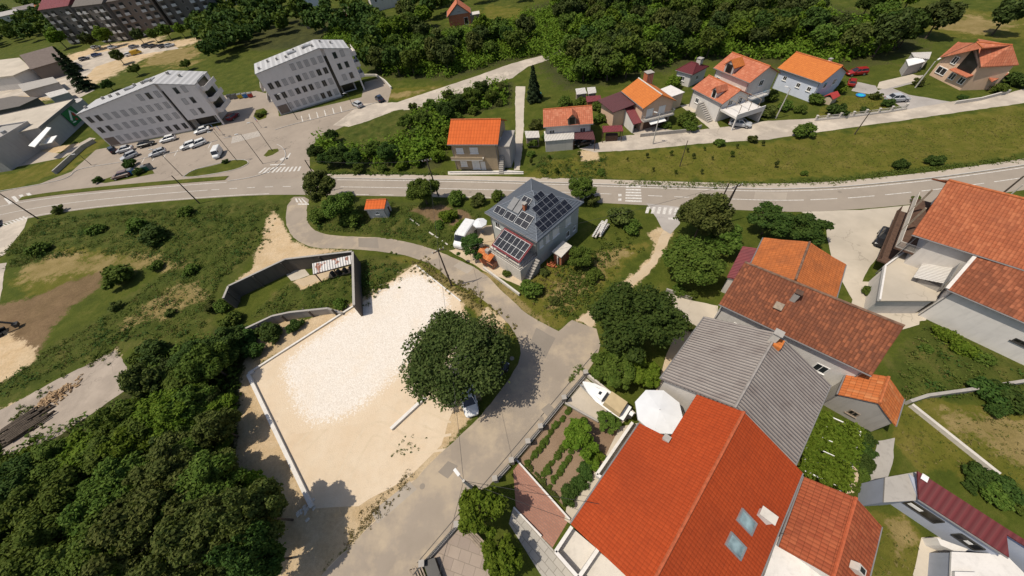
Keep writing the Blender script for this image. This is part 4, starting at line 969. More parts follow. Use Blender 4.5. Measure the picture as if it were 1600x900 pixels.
# terrace canopy with red edge and panels, terrace block, vine wall
def solar_terrace():
    mb = MB(); b = [(4.0, -3.0, 3.55), (9.9, -3.0, 3.55), (9.9, .2, 4.9), (4.0, .2, 4.9)]
    mb.hexa([(x, y, z-.1) for x, y, z in b], b); cn = mb.build('canopy', 'burgundy_light', H.root)
    u = Vector((1, 0, 0)); w = (Vector(b[3])-Vector(b[0])).normalized(); n = u.cross(w)
    F = lambda x, t, k: Vector(b[0])+u*x+w*t+n*k
    mb = MB(); mb.hexa([F(.25, .3, .03), F(5.6, .3, .03), F(5.6, 3.1, .03), F(.25, 3.1, .03)], [F(.25, .3, .08), F(5.6, .3, .08), F(5.6, 3.1, .08), F(.25, 3.1, .08)])
    p = mb.build('canopy_solar_panel', 'solar', cn); mb = MB()
    for i in range(7): x = .25+5.35*i/6; mb.beam(F(x, .3, .088), F(x, 3.1, .088), .045, .02, n)
    for j in range(3): mb.beam(F(.25, .3+1.4*j, .09), F(5.6, .3+1.4*j, .09), .045, .02, n)
    mb.build('panel_frame', 'panel_frame', p)
    mb = MB()
    for x in (4.2, 7.0, 9.7): mb.beam((x, -2.9, 2.6), (x, -2.9, 3.5), .12, .12)
    mb.build('canopy_post', 'white_paint', H.root)
    H.box('terrace', 'concrete_pale', 3.2, 10.3, -3.4, .49, 0, 2.45); H.railing([(3.3, -3.3, 2.45), (10.2, -3.3, 2.45), (10.2, .3, 2.45)], .8, 'dark_metal', gap=.3)
    mb = MB()
    for i in range(8): mb.box(10.32, 11.2, -2.6+i*.32, -2.3+i*.32, 0, .3*(i+1))
    mb.build('outside_stairs', 'concrete', H.root)
    part(H.root, 'carport_roof', 'burgundy_light', lambda mb: slab_h(mb, [(-2.2, 4.5), (.3, 4.5), (.3, 8.8), (-2.2, 8.8)], [2.6, 3.1, 3.1, 2.6], .1))
    mb = MB()
    for y in (4.6, 8.7): mb.beam((-2.0, y, 0), (-2.0, y, 2.55), .12, .12)
    mb.build('carport_post', 'wood_dark', H.root)
solar_terrace()

# --- tan house by the road
H = House('house', 'tan two storey house with a bright orange tiled roof close to the main road', 'house', [-8.05, 65.95, -.31, 10.4, 9.6, 5.93, 2.57], roof='tile_bright', wall='wall_tan', ridge='ridge_orange', o=.5)
for a_, z_, w_, h_ in ((.9, 3.7, 1.5, 1.2), (3.8, 3.7, 1.7, 1.3), (1.2, .8, 1.4, 1.2), (3.7, .2, 1.6, 1.9)): H.win('f', a_, z_, w_, h_, pane='shutter_white', mull=1)
H.door('f', 5.5, 1.0, 1.9); H.win('r', 3, 3.6, 1.2, 1.3)
H.box('balcony_slab', 'concrete_pale', .3, 7.0, -.6, .49, 2.75, 2.95); H.box('balcony_parapet', 'wall_tan', .3, 7.0, -.6, -.45, 2.953, 3.5)
H.box('side_annex', 'wall_grey', 9.95, 12.2, 1.4, 7.5, 0, 4.6); H.box('annex_roof', 'concrete', 9.96, 12.3, 1.3, 7.6, 4.605, 4.75)
mb = MB()
for i in range(9): mb.box(10.0+.02*0, 10.9, -.9+i*.25, -.65+i*.25, 0, .3*(i+1))
mb.build('outside_stairs', 'concrete', H.root)
# shed
H = House('garden_shed', 'little white shed with a single orange tiled roof in the weeds', 'shed', [-24.55, 54.02, -.19, 3.9, 2.68, 2.5, .55], k=.75, roof='tile_bright', wall='wall_offwhite', o=.15, ridge='ridge_orange')
H.door('r', 1.0, .8, 1.8, mat='wood_dark'); H.win('f', 1.5, 1.1, .7, .6)
# --- upper right row
H = House('house', 'white house with a salmon tiled roof and one dormer above grey sheds', 'house', [12.21, 72.25, -.18, 10.2, 8.2, 4.4, 1.75], roof='tile_salmon', wall='wall_offwhite', ridge='ridge_orange')
H.root.location = Vector((*G(849, 201, 4.1)[:2], 0)); H.dormer(5.9, .1, 1.7, 1.5, 'tile_salmon', 'wood', pane='glass_dark', rise=.8)
for a_ in (.8, 7.2): H.win('f', a_, 2.4, 1.2, 1.1)
def shed_row():
    p = PG([(850, 207), (897, 203), (897, 216), (851, 220)], 2.6)
    T = empty('lean_to_shed', (0, 0, 0), 0, 'pale corrugated lean-to shed below the dormer house', 'shed')
    part(T, 'roof', 'pale_corr', lambda mb: slab_h(mb, p, [2.9, 2.9, 2.5, 2.5], .1)); c = np.mean([q[:2] for q in p], axis=0)
    part(T, 'wall', 'concrete_pale', lambda mb: prism(mb, [c+(q[:2]-c)*.94 for q in p], 0, 2.38))
    p2 = PG([(898, 205), (926, 205), (930, 218), (897, 217)], 2.4)
    T = empty('carport', (0, 0, 0), 0, 'dark mauve carport roof over a parked car beside the pale lean-to', 'carport')
    part(T, 'roof', 'mauve_roof', lambda mb: slab_h(mb, p2, [2.7, 2.7, 2.4, 2.4], .1))
    for q in p2: part(T, 'post', 'wood_dark', lambda mb: mb.beam((q[0], q[1], 0), (q[0], q[1], 2.28), .12, .12))
    p3 = PG([(820, 206), (842, 206), (843, 214), (822, 215)], 2.3)
    T = empty('hen_house', (0, 0, 0), 0, 'small grey roofed hut at the end of the white path', 'hut')
    part(T, 'roof', 'pale_corr', lambda mb: slab_h(mb, p3, [2.5, 2.5, 2.2, 2.2], .1)); c3 = np.mean([q[:2] for q in p3], axis=0)
    part(T, 'wall', 'wood', lambda mb: prism(mb, [c3+(q[:2]-c3)*.9 for q in p3], 0, 2.08))
    for k, (q4, lab) in enumerate(((PG([(899, 140), (914, 138), (917, 145), (901, 147)], 2.4), 'left one of two small grey roofed coops'), (PG([(917, 138), (930, 137), (932, 144), (919, 146)], 2.4), 'right one of two small grey roofed coops'))):
        T = empty('coop', (0, 0, 0), 0, lab+' behind the dormer house', 'coop')
        part(T, 'roof', 'pale_corr', lambda mb: slab_h(mb, q4, [2.6, 2.6, 2.3, 2.3], .1)); c4 = np.mean([q[:2] for q in q4], axis=0)
        part(T, 'wall', 'wood', lambda mb: prism(mb, [c4+(q[:2]-c4)*.88 for q in q4], 0, 2.18))
    q5 = PG([(915, 152), (938, 150), (940, 156), (917, 159)], 1.8)
    T = empty('low_shed', (0, 0, 0), 0, 'low red roofed shed in front of the two coops', 'shed')
    part(T, 'roof', 'burgundy_light', lambda mb: slab_h(mb, q5, [2, 2, 1.7, 1.7], .1)); c5 = np.mean([q[:2] for q in q5], axis=0)
    part(T, 'wall', 'brick', lambda mb: prism(mb, [c5+(q[:2]-c5)*.9 for q in q5], 0, 1.58))
    # roadside pergola with burgundy roof
    q6 = PG([(941, 198), (972, 197), (974, 204), (942, 206)], 2.4)
    T = empty('garden_shelter', (0, 0, 0), 0, 'open wooden shelter with a burgundy roof beside the lane', 'shelter')
    part(T, 'roof', 'burgundy_light', lambda mb: slab_h(mb, q6, [2.6, 2.6, 2.3, 2.3], .1)); c6 = np.mean([q[:2] for q in q6], axis=0)
    for q in q6: part(T, 'post', 'wood_dark', lambda mb: mb.beam((*(c6+(q[:2]-c6)*.93), 0), (*(c6+(q[:2]-c6)*.93), 2.18), .13, .13))
    part(T, 'dark_block', 'wood_dark', lambda mb: prism(mb, [c6+(q[:2]-c6)*.6 for q in q6], 0, 1.2))  # one solid dark block in the space under the shelter roof
shed_row()
H = House('house', 'peach house with an orange roof, balcony and grey awning', 'house', [31.48, 78.66, -1.42, 9.6, 7.5, 4.91, 1.9], roof='tile_sienna', wall='wall_peach', ridge='concrete_pale', o=.4)
for a_ in (.8, 3.6): H.win('r', a_, 2.7, 1.5, 1.6, pane='shutter_white')
H.box('balcony_slab', 'concrete_pale', 9.19, 10.4, .2, 7.2, 2.3, 2.5); H.railing([(9.3, .2, 2.5), (10.35, .2, 2.5), (10.35, 7.2, 2.5), (9.3, 7.2, 2.5)], .9, 'grey_metal')
part(H.root, 'awning', 'white_paint', lambda mb: slab_h(mb, [(9.3, 1.6), (11.0, 1.6), (11.0, 5.2), (9.3, 5.2)], [2.2, 1.8, 1.8, 2.2], .06))
H.box('ground_floor_front', 'wood_dark', 9.2, 9.24, 1.0, 6.6, .1, 2.1)
part(H.root, 'annex_roof', 'mauve_roof', lambda mb: slab_h(mb, [(-1.0, -5.2), (5.6, -4.6), (6.2, .35), (-.6, .35)], [3.7, 3.5, 4.5, 4.6], .12)); H.box('annex_wall', 'wall_peach', -.5, 5.4, -4.3, .38, 0, 3.4)
part(H.root, 'stair_roof', 'burgundy_light', lambda mb: slab_h(mb, [(4.6, -1.7), (9.6, -1.7), (9.6, .3), (4.6, .3)], [3.9, 2.0, 2.0, 3.9], .1)); part(H.root, 'stair_wall', 'wall_white', lambda mb: mb.hexa([(4.7, -1.6, 0), (9.5, -1.6, 0), (9.5, -1.4, 0), (4.7, -1.4, 0)], [(4.7, -1.6, 3.7), (9.5, -1.6, 1.88), (9.5, -1.4, 1.88), (4.7, -1.4, 3.7)]))
H.chimney(.6, 5.8, 1.8, 1.5, 1.5, 'brick', 'concrete')
q7 = PG([(1030, 140), (1048, 133), (1070, 144), (1050, 151)], 3.2)
T = empty('flat_roof_shed', (0, 0, 0), 0, 'shed with a flat pale roof beside the peach house', 'shed')
part(T, 'roof', 'wall_white', lambda mb: prism(mb, q7, 3.1, 3.22)); c7 = np.mean([q[:2] for q in q7], axis=0)
part(T, 'wall', 'wall_cream', lambda mb: prism(mb, [c7+(q[:2]-c7)*.92 for q in q7], 0, 3.09))
H = House('bungalow', 'low white bungalow with a burgundy hipped roof at the wood edge', 'house', [48.98, 89.35, -1.06, 4.76, 6.35, 3.0, 1.22], hip=.5, roof='burgundy', wall='wall_white', ridge='burgundy', o=.3)
H.win('f', 1.5, 1.0, 1.0, 1.0); H.win('r', 2, 1, 1, 1); H.chimney(3.2, 4.2, 1.0, 1.1, 1.1, 'concrete_pale', 'concrete')
H = House('house', 'white house with a salmon roof, outside stairs and a terrace over its carport', 'house', [46.89, 76.63, -1.33, 9.27, 7.34, 3.9, 1.8], roof='tile_salmon', wall='wall_white', ridge='ridge_orange', o=.3)
H.dormer(6.2, .2, 1.3, 1.6, 'tile_salmon', 'wall_white', rise=.7)
H.win('f', 1.4, 1.5, 1.0, 1.0); H.win('r', 1.6, 2.9, 1.1, 1.1); H.win('r', 4.2, 2.6, 1.0, 1.4); H.door('f', 2.8, .9)
H.box('terrace_slab', 'wall_white', 8.98, 13.4, .3, 7.2, 2.35, 2.75); H.box('terrace_parapet', 'wall_white', 13.3, 13.45, .25, 7.25, 2.3, 3.3)
for y_ in (.4, 7.0): H.box('terrace_post', 'wall_white', 13.15, 13.4, y_, y_+.25, 0, 2.34)
H.box('carport_wall', 'wall_offwhite', 9.0, 13.1, 6.9, 7.1, 0, 2.33)
mb = MB()
for i in range(10): mb.box(4.2+i*.42, 4.64+i*.42, -1.3, -.1, 0, 2.6-.26*i)
mb.build('outside_stairs', 'concrete', H.root)
mb = MB()
for y_ in (1.2, 3.6, 6.0): mb.beam((9.6, y_, 2.75), (9.6, y_, 4.7), .08, .08); mb.beam((12.8, y_, 2.75), (12.8, y_, 4.6), .08, .08); mb.beam((9.6, y_, 4.7), (12.8, y_, 4.6), .07, .07)
mb.build('pergola_frame', 'wood', H.root)
H = House('house', 'white two storey house with a wide salmon roof and a loggia dormer', 'house', [52.63, 80.18, -1.3, 10.11, 8.15, 5.95, 2.11], roof='tile_salmon', wall='wall_offwhite', ridge='ridge_orange', o=.45)
H.root.location.x += .2; H.dormer(4.0, .05, 2.4, 1.7, 'tile_sienna', 'wall_grey', rise=1.0)
for a_, z_ in ((.8, 3.2), (6.4, 3.0), (7.2, .9), (2.5, 1)): H.win('f', a_, z_, 1.1, 1.2)
H.win('r', 3, 4.2, 1.2, 1.2); H.win('r', 1.2, 1.0, 1.2, 1.2, pane='glass_dark')
H.box('balcony_slab', 'wall_white', 2.0, 6.2, -1.1, .44, 2.7, 2.95); H.box('balcony_parapet', 'wall_white', 2.0, 6.2, -1.15, -1.0, 2.953, 3.7)
H.box('side_terrace', 'wall_white', 9.67, 11.4, 0, 5.5, 2.5, 2.75); H.railing([(11.35, 0, 2.75), (11.35, 5.5, 2.75)], .9, 'white_paint')
H = House('house', 'light blue house with a plain bright orange roof', 'house', [69.89, 81.32, -1.26, 10.44, 8.07, 4.2, 2.2], roof='tile_sienna', wall='wall_lightblue', ridge='ridge_orange', o=.45)
H.root.location = Vector((*(G(1215, 106, 4.2)[:2]), 0))
for a_, z_ in ((1.5, 2.2), (5.0, 1.8), (7.5, 1.8)): H.win('f', a_, z_, .9, .9, pane='glass_dark')
H.win('r', 1.5, 2.4, 1.0, 1.2); H.win('r', 4.2, 2.4, 1.0, 1.2); H.chimney(7, 5.2, .6, .5, .5, 'wall_white')
TH = empty('house', (0, 0, 0), 0, 'tan house on the hill lane with a large salmon roof of two crossing gables', 'house')
hA, hB, hF, hG = np.array([99.7, 72.9, 3.3]), np.array([99.4, 68.3, 7.6]), np.array([98.9, 64.1, 4.6]), G(1592, 101, 4.6)
hK, hC, hD = G(1582, 70, 7.6), G(1536, 75, 7.5), G(1497, 65, 3.6)
def rslab(mb, pts, th=.16):
    q = [Vector(a) for a in pts]; U = (q[1]-q[0]).normalized(); N = U.cross(q[2]-q[0]).normalized()
    if N.z < 0: q.reverse(); U = (q[1]-q[0]).normalized(); N = U.cross(q[2]-q[0]).normalized()
    Wd = N.cross(U); mb.face(q, [((a-q[0]).dot(U), (a-q[0]).dot(Wd)) for a in q]); T_ = Vector((0, 0, th)); mb.face([a-T_ for a in q][::-1])
    for k in range(len(q)): a, b = q[k], q[(k+1) % len(q)]; mb.face([a-T_, b-T_, b, a])
thR = part(TH, 'roof', 'tile_salmon', lambda mb: (rslab(mb, [hF, hG, hK, hB]), rslab(mb, [hD, hA, hB, hC]), rslab(mb, [hC, hK, hK+np.array([.6, 5, -2.6]), hD+np.array([2.5, -1.5, .6])])))
part(thR, 'ridge_cap', 'ridge_orange', lambda mb: (mb.tube([hB, hK], .13, n=6), mb.tube([hB, hC], .1, n=6)))
part(TH, 'fascia', 'wood_dark', lambda mb: (mb.beam(hA+[0, 0, -.1], hB+[0, 0, -.1], .1, .22), mb.beam(hB+[0, 0, -.1], hF+[0, 0, -.1], .1, .22)))
wA, wB, wF = hA+[.5, -.3, -.3], hB+[.5, 0, -.2], hF+[.5, .4, -.3]
def thw(mb):
    f = [(wA[0], wA[1], 0), (wF[0], wF[1], 0), tuple(wF), tuple(wB), tuple(wA)]; mb.face(f)
    g = (hG[0]-.4, hG[1]+.3); mb.face([(wF[0], wF[1], 0), (*g, 0), (*g, 4.3), tuple(wF)]); d = (hD[0], hD[1]-.4); mb.face([(*d, 0), (wA[0], wA[1], 0), tuple(wA), (*d, 3.3)]); mb.face([(*g, 0), (*(hK[:2]+[0, 4]), 0), (*(hK[:2]+[0, 4]), 5), (hK[0]-.3, hK[1], 7.4), (*g, 4.3)])
part(TH, 'wall', 'wall_peach', thw)
def thwin(y0, y1, z0, z1, nm='window'):
    x = lambda y: wF[0]+(wA[0]-wF[0])*(y-wF[1])/(wA[1]-wF[1])
    f = part(TH, nm, 'white_paint', lambda mb: (mb.beam((x(y0)-.04, y0, z1), (x(y1)-.04, y1, z1), .1, .1), mb.beam((x(y0)-.05, y0, z0), (x(y1)-.05, y1, z0), .16, .1), [mb.beam((x(y0+(y1-y0)*t)-.04, y0+(y1-y0)*t, z0+.06), (x(y0+(y1-y0)*t)-.04, y0+(y1-y0)*t, z1-.06), .1, .1) for t in (0, .5, 1)]))
    part(f, 'pane', 'glass_dark', lambda mb: mb.beam((x(y0)-.03, y0, (z0+z1)/2), (x(y1)-.03, y1, (z0+z1)/2), .06, z1-z0-.1))
thwin(69.7, 71.9, .9, 2.1); thwin(67.3, 68.5, .9, 2.0); thwin(65.0, 66.2, .9, 2.0); thwin(70.0, 71.1, 3.0, 4.4) if False else thwin(69.2, 70.3, 3.2, 4.5)
part(TH, 'loggia_floor', 'tile_salmon', lambda mb: mb.hexa([(98.3, 64.4, 2.6), (99.45, 64.4, 2.6), (99.6, 68.6, 2.6), (98.6, 68.6, 2.6)], [(98.3, 64.4, 2.75), (99.45, 64.4, 2.95), (99.6, 68.6, 2.95), (98.6, 68.6, 2.75)])); part(TH, 'loggia_opening', 'glass_dark', lambda mb: mb.hexa([(99.30, 65.0, 2.96), (99.38, 65.0, 2.96), (99.55, 68.2, 2.96), (99.47, 68.2, 2.96)], [(99.30, 65.0, 4.4), (99.38, 65.0, 4.4), (99.52, 68.0, 6.3), (99.45, 68.0, 6.3)]))
part(TH, 'porch_roof', 'tile_salmon', lambda mb: slab_h(mb, PG([(1545, 120), (1572, 108), (1578, 113), (1553, 125)], 2.4), [2.4, 2.4, 2.1, 2.1], .14)); part(TH, 'porch_wall', 'wall_peach', lambda mb: prism(mb, PG([(1550, 122), (1574, 111), (1577, 114), (1555, 125)], 1.9), 0, 1.95))
for k, (q8, z8, lab, mt) in enumerate(((PG([(1416, 93), (1438, 88), (1446, 96), (1420, 103)], 2.2), 2.2, 'white trailer roof parked behind the tan hill house', 'white_paint'), (PG([(1424, 82), (1456, 81), (1452, 92), (1428, 88)], 2.4), 2.4, 'grey roofed shed behind the white trailer on the hill', 'pale_corr'))):
    T = empty('hill_shed', (0, 0, 0), 0, lab, 'shed'); c8 = np.mean([q[:2] for q in q8], axis=0)
    part(T, 'roof', mt, lambda mb: prism(mb, q8, z8-.12, z8)); part(T, 'wall', 'wall_grey', lambda mb: prism(mb, [c8+(q[:2]-c8)*.93 for q in q8], 0, z8-.13))

# --- far houses
H = House('brick_house', 'unfinished brick house with a salmon gable roof alone in the meadow', 'house', [1.85, 169.02, 1.56, 8.58, 9.59, 3.36, 3.68], roof='tile_salmon', wall='brick', ridge='ridge_orange', o=.5)
part(H.root, 'gable_panel', 'wall_grey', lambda mb: (mb.face([(.44, .9, 3.6), (.44, 8.7, 3.6), (.44, 4.8, 6.5)][::-1]), mb.face([(.47, .9, 3.6), (.47, 8.7, 3.6), (.47, 4.8, 6.5)])))
H.win('l', 3.9, 4.4, 1.0, 1.0, 'wood_dark', 'glass_dark'); H.door('l', 6.0, 1.6, 2.3, mat='glass_dark')
H.box('side_store', 'wall_brown', .6, 4.5, -3.2, .49, 0, 2.6); H.box('store_roof', 'concrete_pale', .4, 4.7, -3.4, .48, 2.61, 2.75)
# --- apartment blocks
def apartment(label, P, ncol, name='apartment_building', slot_k=.72):
    x, y, r, L, D, hL, hP, hR, k = P; hP *= 1.0
    T = empty(name, (x, y, 0), r, label, 'apartment block')
    kx = L*k; z = lambda u: hL+(hP-hL)*u/kx if u < kx else hP+(hR-hP)*(u-kx)/(L-kx)
    s0, s1 = L*slot_k, L*slot_k+.85     # stair slot; right of it the ground floor is open
    def shell(mb):
        def pr(u0, u1, z0, y0=0., y1=D):
            us = [u0]+([kx] if u0 < kx < u1 else [])+[u1]
            f = [(u0, y0, z0), (u1, y0, z0)]+[(u, y0, z(u)-.2) for u in us[::-1]]
            mb.face(f); mb.face([(a, y1, c) for a, b, c in f][::-1])
            for i in range(len(f)): j = (i+1) % len(f); mb.face([f[j], f[i], (f[i][0], y1, f[i][2]), (f[j][0], y1, f[j][2])])
        pr(0, s0, 0); pr(s0, s1, 0, .7, D); pr(s1, L, 2.9); mb.box(s1, L-2.2, 2.6, D, 0, 2.89)
    part(T, 'wall', 'wall_apt', shell)
    part(T, 'stair_glazing', 'glass_dark', lambda mb: mb.box(s0+.02, s1-.02, .55, .69, .2, z(s0)-2.2))
    part(T, 'column', 'wall_apt', lambda mb: mb.box(L-.5, L-.1, .1, .5, 0, 2.89)); part(T, 'ground_floor_glazing', 'glass_dark', lambda mb: mb.box(s1+.4, L-2.6, 2.5, 2.59, .3, 2.4))
    def roof(mb):
        e = .12; us = [(-e, 0), (kx, 1), (L+e, 2)]; hs = [hL, hP, hR]
        for i in (0, 1):
            a, b = us[i][0], us[i+1][0]; t = [(a, -e, hs[i]), (b, -e, hs[i+1]), (b, D+e, hs[i+1]), (a, D+e, hs[i])]
            mb.face(t, [(q[0], q[1]) for q in t]); mb.face([(q[0], q[1], q[2]-.19) for q in t][::-1])
            for j in range(4):
                if (i == 0 and j == 1) or (i == 1 and j == 3): continue
                p, q = t[j], t[(j+1) % 4]; mb.face([(p[0], p[1], p[2]-.19), (q[0], q[1], q[2]-.19), q, p])
    R = part(T, 'roof', 'apt_roof', roof)
    rng = random.Random(int(abs(x)*10))
    for i in range(9):
        u = L*(.05+.1*i); v = D*(.25+.5*((i*37) % 10)/10); zz = z(u)
        part(R, 'roof_vent', 'concrete', lambda mb: mb.box(u-.25, u+.25, v-.3, v+.3, zz-.2, zz+.6))
    for u, v in ((L*.42, D*.55), (L*.6, D*.6)): part(R, 'roof_hatch', 'grey_metal', lambda mb: mb.box(u-1.2, u+1.2, v-.8, v+.8, z(u)-.6, z(u)+.35))
    rows = [.95, 3.85, 6.7, 9.5]
    for ri, zr in enumerate(rows):
        us = np.linspace(1.2, s0-1.6, ncol)
        for ci, u in enumerate(us):
            if zr+1.75 > z(u)-.5: continue
            if ri == 0 and ci == 0: continue
            dark = (ci <= 1 and ri > 0) or rng.random() < .2
            w = 1.15
            mb = MB()
            for a0, a1, z0, z1 in ((u, u+.08, zr, zr+1.6), (u+w-.08, u+w, zr, zr+1.6), (u+.08, u+w-.08, zr+1.52, zr+1.6), (u+.08, u+w-.08, zr, zr+.08), (u+w*.5-.03, u+w*.5+.03, zr+.08, zr+1.52)): mb.box(a0, a1, -.05, .02, z0, z1)
            f = mb.build('window', 'aptframe', T); m2 = MB(); m2.box(u+.07, u+w-.07, -.015, .03, zr+.07, zr+1.53); m2.build('pane', 'glass_dark' if dark else 'aptshutter', f)
        for u in ((s1+L)/2-1.6, (s1+L)/2+.5):
            if ri == 0: continue
            if zr+1.75 > z(u)-.3: continue
            mb = MB()
            for a0, a1, z0, z1 in ((u, u+.08, zr, zr+1.6), (u+1.02, u+1.1, zr, zr+1.6), (u+.08, u+1.02, zr+1.52, zr+1.6), (u+.08, u+1.02, zr, zr+.08)): mb.box(a0, a1, -.05, .02, z0, z1)
            f = mb.build('window', 'aptframe', T); m2 = MB(); m2.box(u+.07, u+1.03, -.015, .03, zr+.07, zr+1.53); m2.build('pane', 'glass' if rng.random() < .5 else 'aptshutter', f)
    for zb in (3.0, 5.9, 8.7):   # balconies on the right-hand end, and smaller ones on the left
        b = part(T, 'balcony', 'wall_apt', lambda mb: (mb.box(L+.01, L+1.5, 1.2, D-1.2, zb, zb+.2), mb.box(L+1.38, L+1.5, 1.2, D-1.2, zb+.201, zb+1.15), mb.box(L+.01, L+1.379, 1.2, 1.32, zb+.201, zb+1.15)))
        part(b, 'balcony_door', 'glass_dark', lambda mb: mb.box(L+.005, L+.05, 2., D-2.2, zb+.25, zb+2.3))
        if zb < 8: part(T, 'balcony', 'wall_grey', lambda mb: (mb.box(-1.3, -.01, 3, D-1, zb, zb+.2), mb.box(-1.3, -1.18, 3, D-1, zb+.201, zb+1.1)))
    part(T, 'garage_door', 'wall_brown', lambda mb: mb.box(.25, 2.9, -.05, .02, .05, 2.5))
    part(T, 'plinth', 'concrete', lambda mb: mb.box(-.1, s0, -.12, -.06, 0, .35))
    return T
apartment('grey apartment block nearer the shop, with cars parked along its front', [-107.2, 107.6, .075, 32.2, 9.5, 9.3, 12.8, 10.9, .72], 10)
apartment('pale grey apartment block standing alone below the wooded slope', [-58.27, 109.87, .36, 25.35, 9.59, 11.04, 12.86, 11.04, .7], 9, slot_k=.71)

# --- shop hall with the green sign, small grey building, canopy
HH = 5.6; A_, B_ = G(60, 199, HH), G(114, 155, HH); d_ = (B_-A_)[:2]; Ls = np.linalg.norm(d_); rr = math.atan2(d_[1], d_[0])
T = empty('shop_hall', (A_[0], A_[1], 0), rr, 'long shop hall with a pale flat roof and a green sign on its end wall', 'shop')
part(T, 'wall', 'wall_grey', lambda mb: mb.box(0, Ls, 0, 46, 0, HH-.3)); R = part(T, 'roof', 'yard_conc', lambda mb: mb.box(-.1, Ls+.1, -.1, 46.1, HH-.29, HH-.05)); part(R, 'roof_edge', 'gutter', lambda mb: (mb.box(-.2, Ls+.2, -.25, -.11, HH-.6, HH+.1), mb.box(Ls+.11, Ls+.25, -.1, 46, HH-.6, HH+.1)))
part(T, 'curved_bay', 'wall_grey', lambda mb: mb.tube([(Ls+3, 3.5, 0), (Ls+3, 3.5, 4.2)], 3.4, n=24))
def shop_sign(mb_):
    S = part(T, 'sign', 'sign_green', lambda mb: mb.box(Ls*.52, Ls*.82, -.4, -.26, HH-4.6, HH-.7))
    y = -.43
    def poly(name, mat, pts, parent=S, dy=0.):
        m = MB(); f = [(Ls*(.52+.30*a), y-dy, HH-4.6+b*3.9) for a, b in pts]; bk = [(p[0], -.405, p[2]) for p in f]
        m.face(f); m.face(bk[::-1])
        for i in range(len(f)): j = (i+1) % len(f); m.face([f[j], f[i], bk[i], bk[j]])
        m.build(name, mat, parent)
    poly('sign_stripe', 'white_paint', [(.12, .42), (.2, .30), (.62, .80), (.56, .90)]); poly('sign_stripe', 'white_paint', [(.58, .95), (.62, .90), (.88, .35), (.80, .30)])
    poly('sign_mark', 'sign_red', [(.55, .45), (.68, .40), (.72, .62), (.64, .72), (.52, .62)], dy=.03); poly('sign_mark', 'sign_red', [(.42, .22), (.56, .16), (.58, .3), (.46, .36)], dy=.03)
    poly('sign_stripe', 'white_paint', [(.1, .2), (.34, .14), (.36, .2), (.12, .27)])
shop_sign(None)
p_ = [G(-30, 232, 6.6), G(42, 189, 6.6)]; dn = (p_[1]-p_[0])[:2]; dn = np.array([-dn[1], dn[0]])/np.linalg.norm(dn)
T = empty('shop_annex', (0, 0, 0), 0, 'small grey flat roofed block in front of the shop hall', 'annex')
ex_ = [p_[0][:2], p_[1][:2], p_[1][:2]+dn*8, p_[0][:2]+dn*8]; exc = np.mean(ex_, axis=0)
part(T, 'wall', 'wall_grey', lambda mb: prism(mb, ex_, 0, 6.2)); R = part(T, 'roof', 'concrete', lambda mb: prism(mb, [exc+(p-exc)*.96 for p in ex_], 6.21, 6.3))
part(R, 'parapet', 'wall_grey', lambda mb: [mb.beam((*ex_[k], 6.4), (*ex_[(k+1) % 4], 6.4), .25, .4) for k in range(4)])
for k in range(4): part(R, 'roof_unit', 'grey_metal', lambda mb: mb.box(exc[0]-3+k*2-.4, exc[0]-3+k*2+.4, exc[1]-.5+(k % 2), exc[1]+.4+(k % 2), 6.31, 7.1))
T = empty('entrance_canopy', (0, 0, 0), 0, 'white slanted entrance canopies over the glazed shop entrance', 'canopy')
part(T, 'canopy_slab', 'white_paint', lambda mb: slab_h(mb, PG([(42, 226), (52, 228), (83, 202), (76, 201)], 4.5), [4.2, 4.2, 5, 5], .15)); part(T, 'canopy_slab', 'white_paint', lambda mb: slab_h(mb, PG([(60, 226), (80, 222), (91, 213), (70, 218)], 3.5), [3.4, 3.4, 3.8, 3.8], .15))
part(T, 'glazed_front', 'glass', lambda mb: prism(mb, PG([(44, 236), (96, 222), (94, 215), (44, 228)]), 0, 3.1))
# --- brown hall and sheds, upper left
H = House('storage_hall', 'brown storage hall with a long ridged roof below the dark trees', 'hall', [-186.7, 188.51, .69, 11.66, 24., 4.91, 3.58], roof=plain('brown_membrane', (.16, .125, .105), .8), wall='wall_brown', ridge=None, gut=False)
for k, (px_, h_, lab, m1, m2) in enumerate((([(-40, 98), (30, 90), (48, 106), (20, 118), (-40, 125)], 5, 'pale flat roofed hall left of the brown hall', 'yard_conc', 'wall_offwhite'), ([(28, 132), (82, 120), (92, 128), (36, 143)], 3, 'low concrete roofed garage row in the dusty yard', 'concrete', 'wall_grey'), ([(-30, 160), (20, 150), (60, 152), (30, 166), (-30, 178)], 4, 'dark roofed workshop behind the shop hall', 'wall_dark', 'wall_dark'), ([(70, 146), (100, 138), (108, 144), (78, 153)], 2.6, 'pale market stall roof by the shop hall', 'pale_corr', 'wall_grey'))):
    q8 = PG(px_, h_); T = empty('outbuilding', (0, 0, 0), 0, lab, 'outbuilding'); c8 = np.mean([q[:2] for q in q8], axis=0)
    part(T, 'roof', m1, lambda mb: prism(mb, q8, h_-.25, h_)); part(T, 'wall', m2, lambda mb: prism(mb, [c8+(q[:2]-c8)*.97 for q in q8], 0, h_-.26))
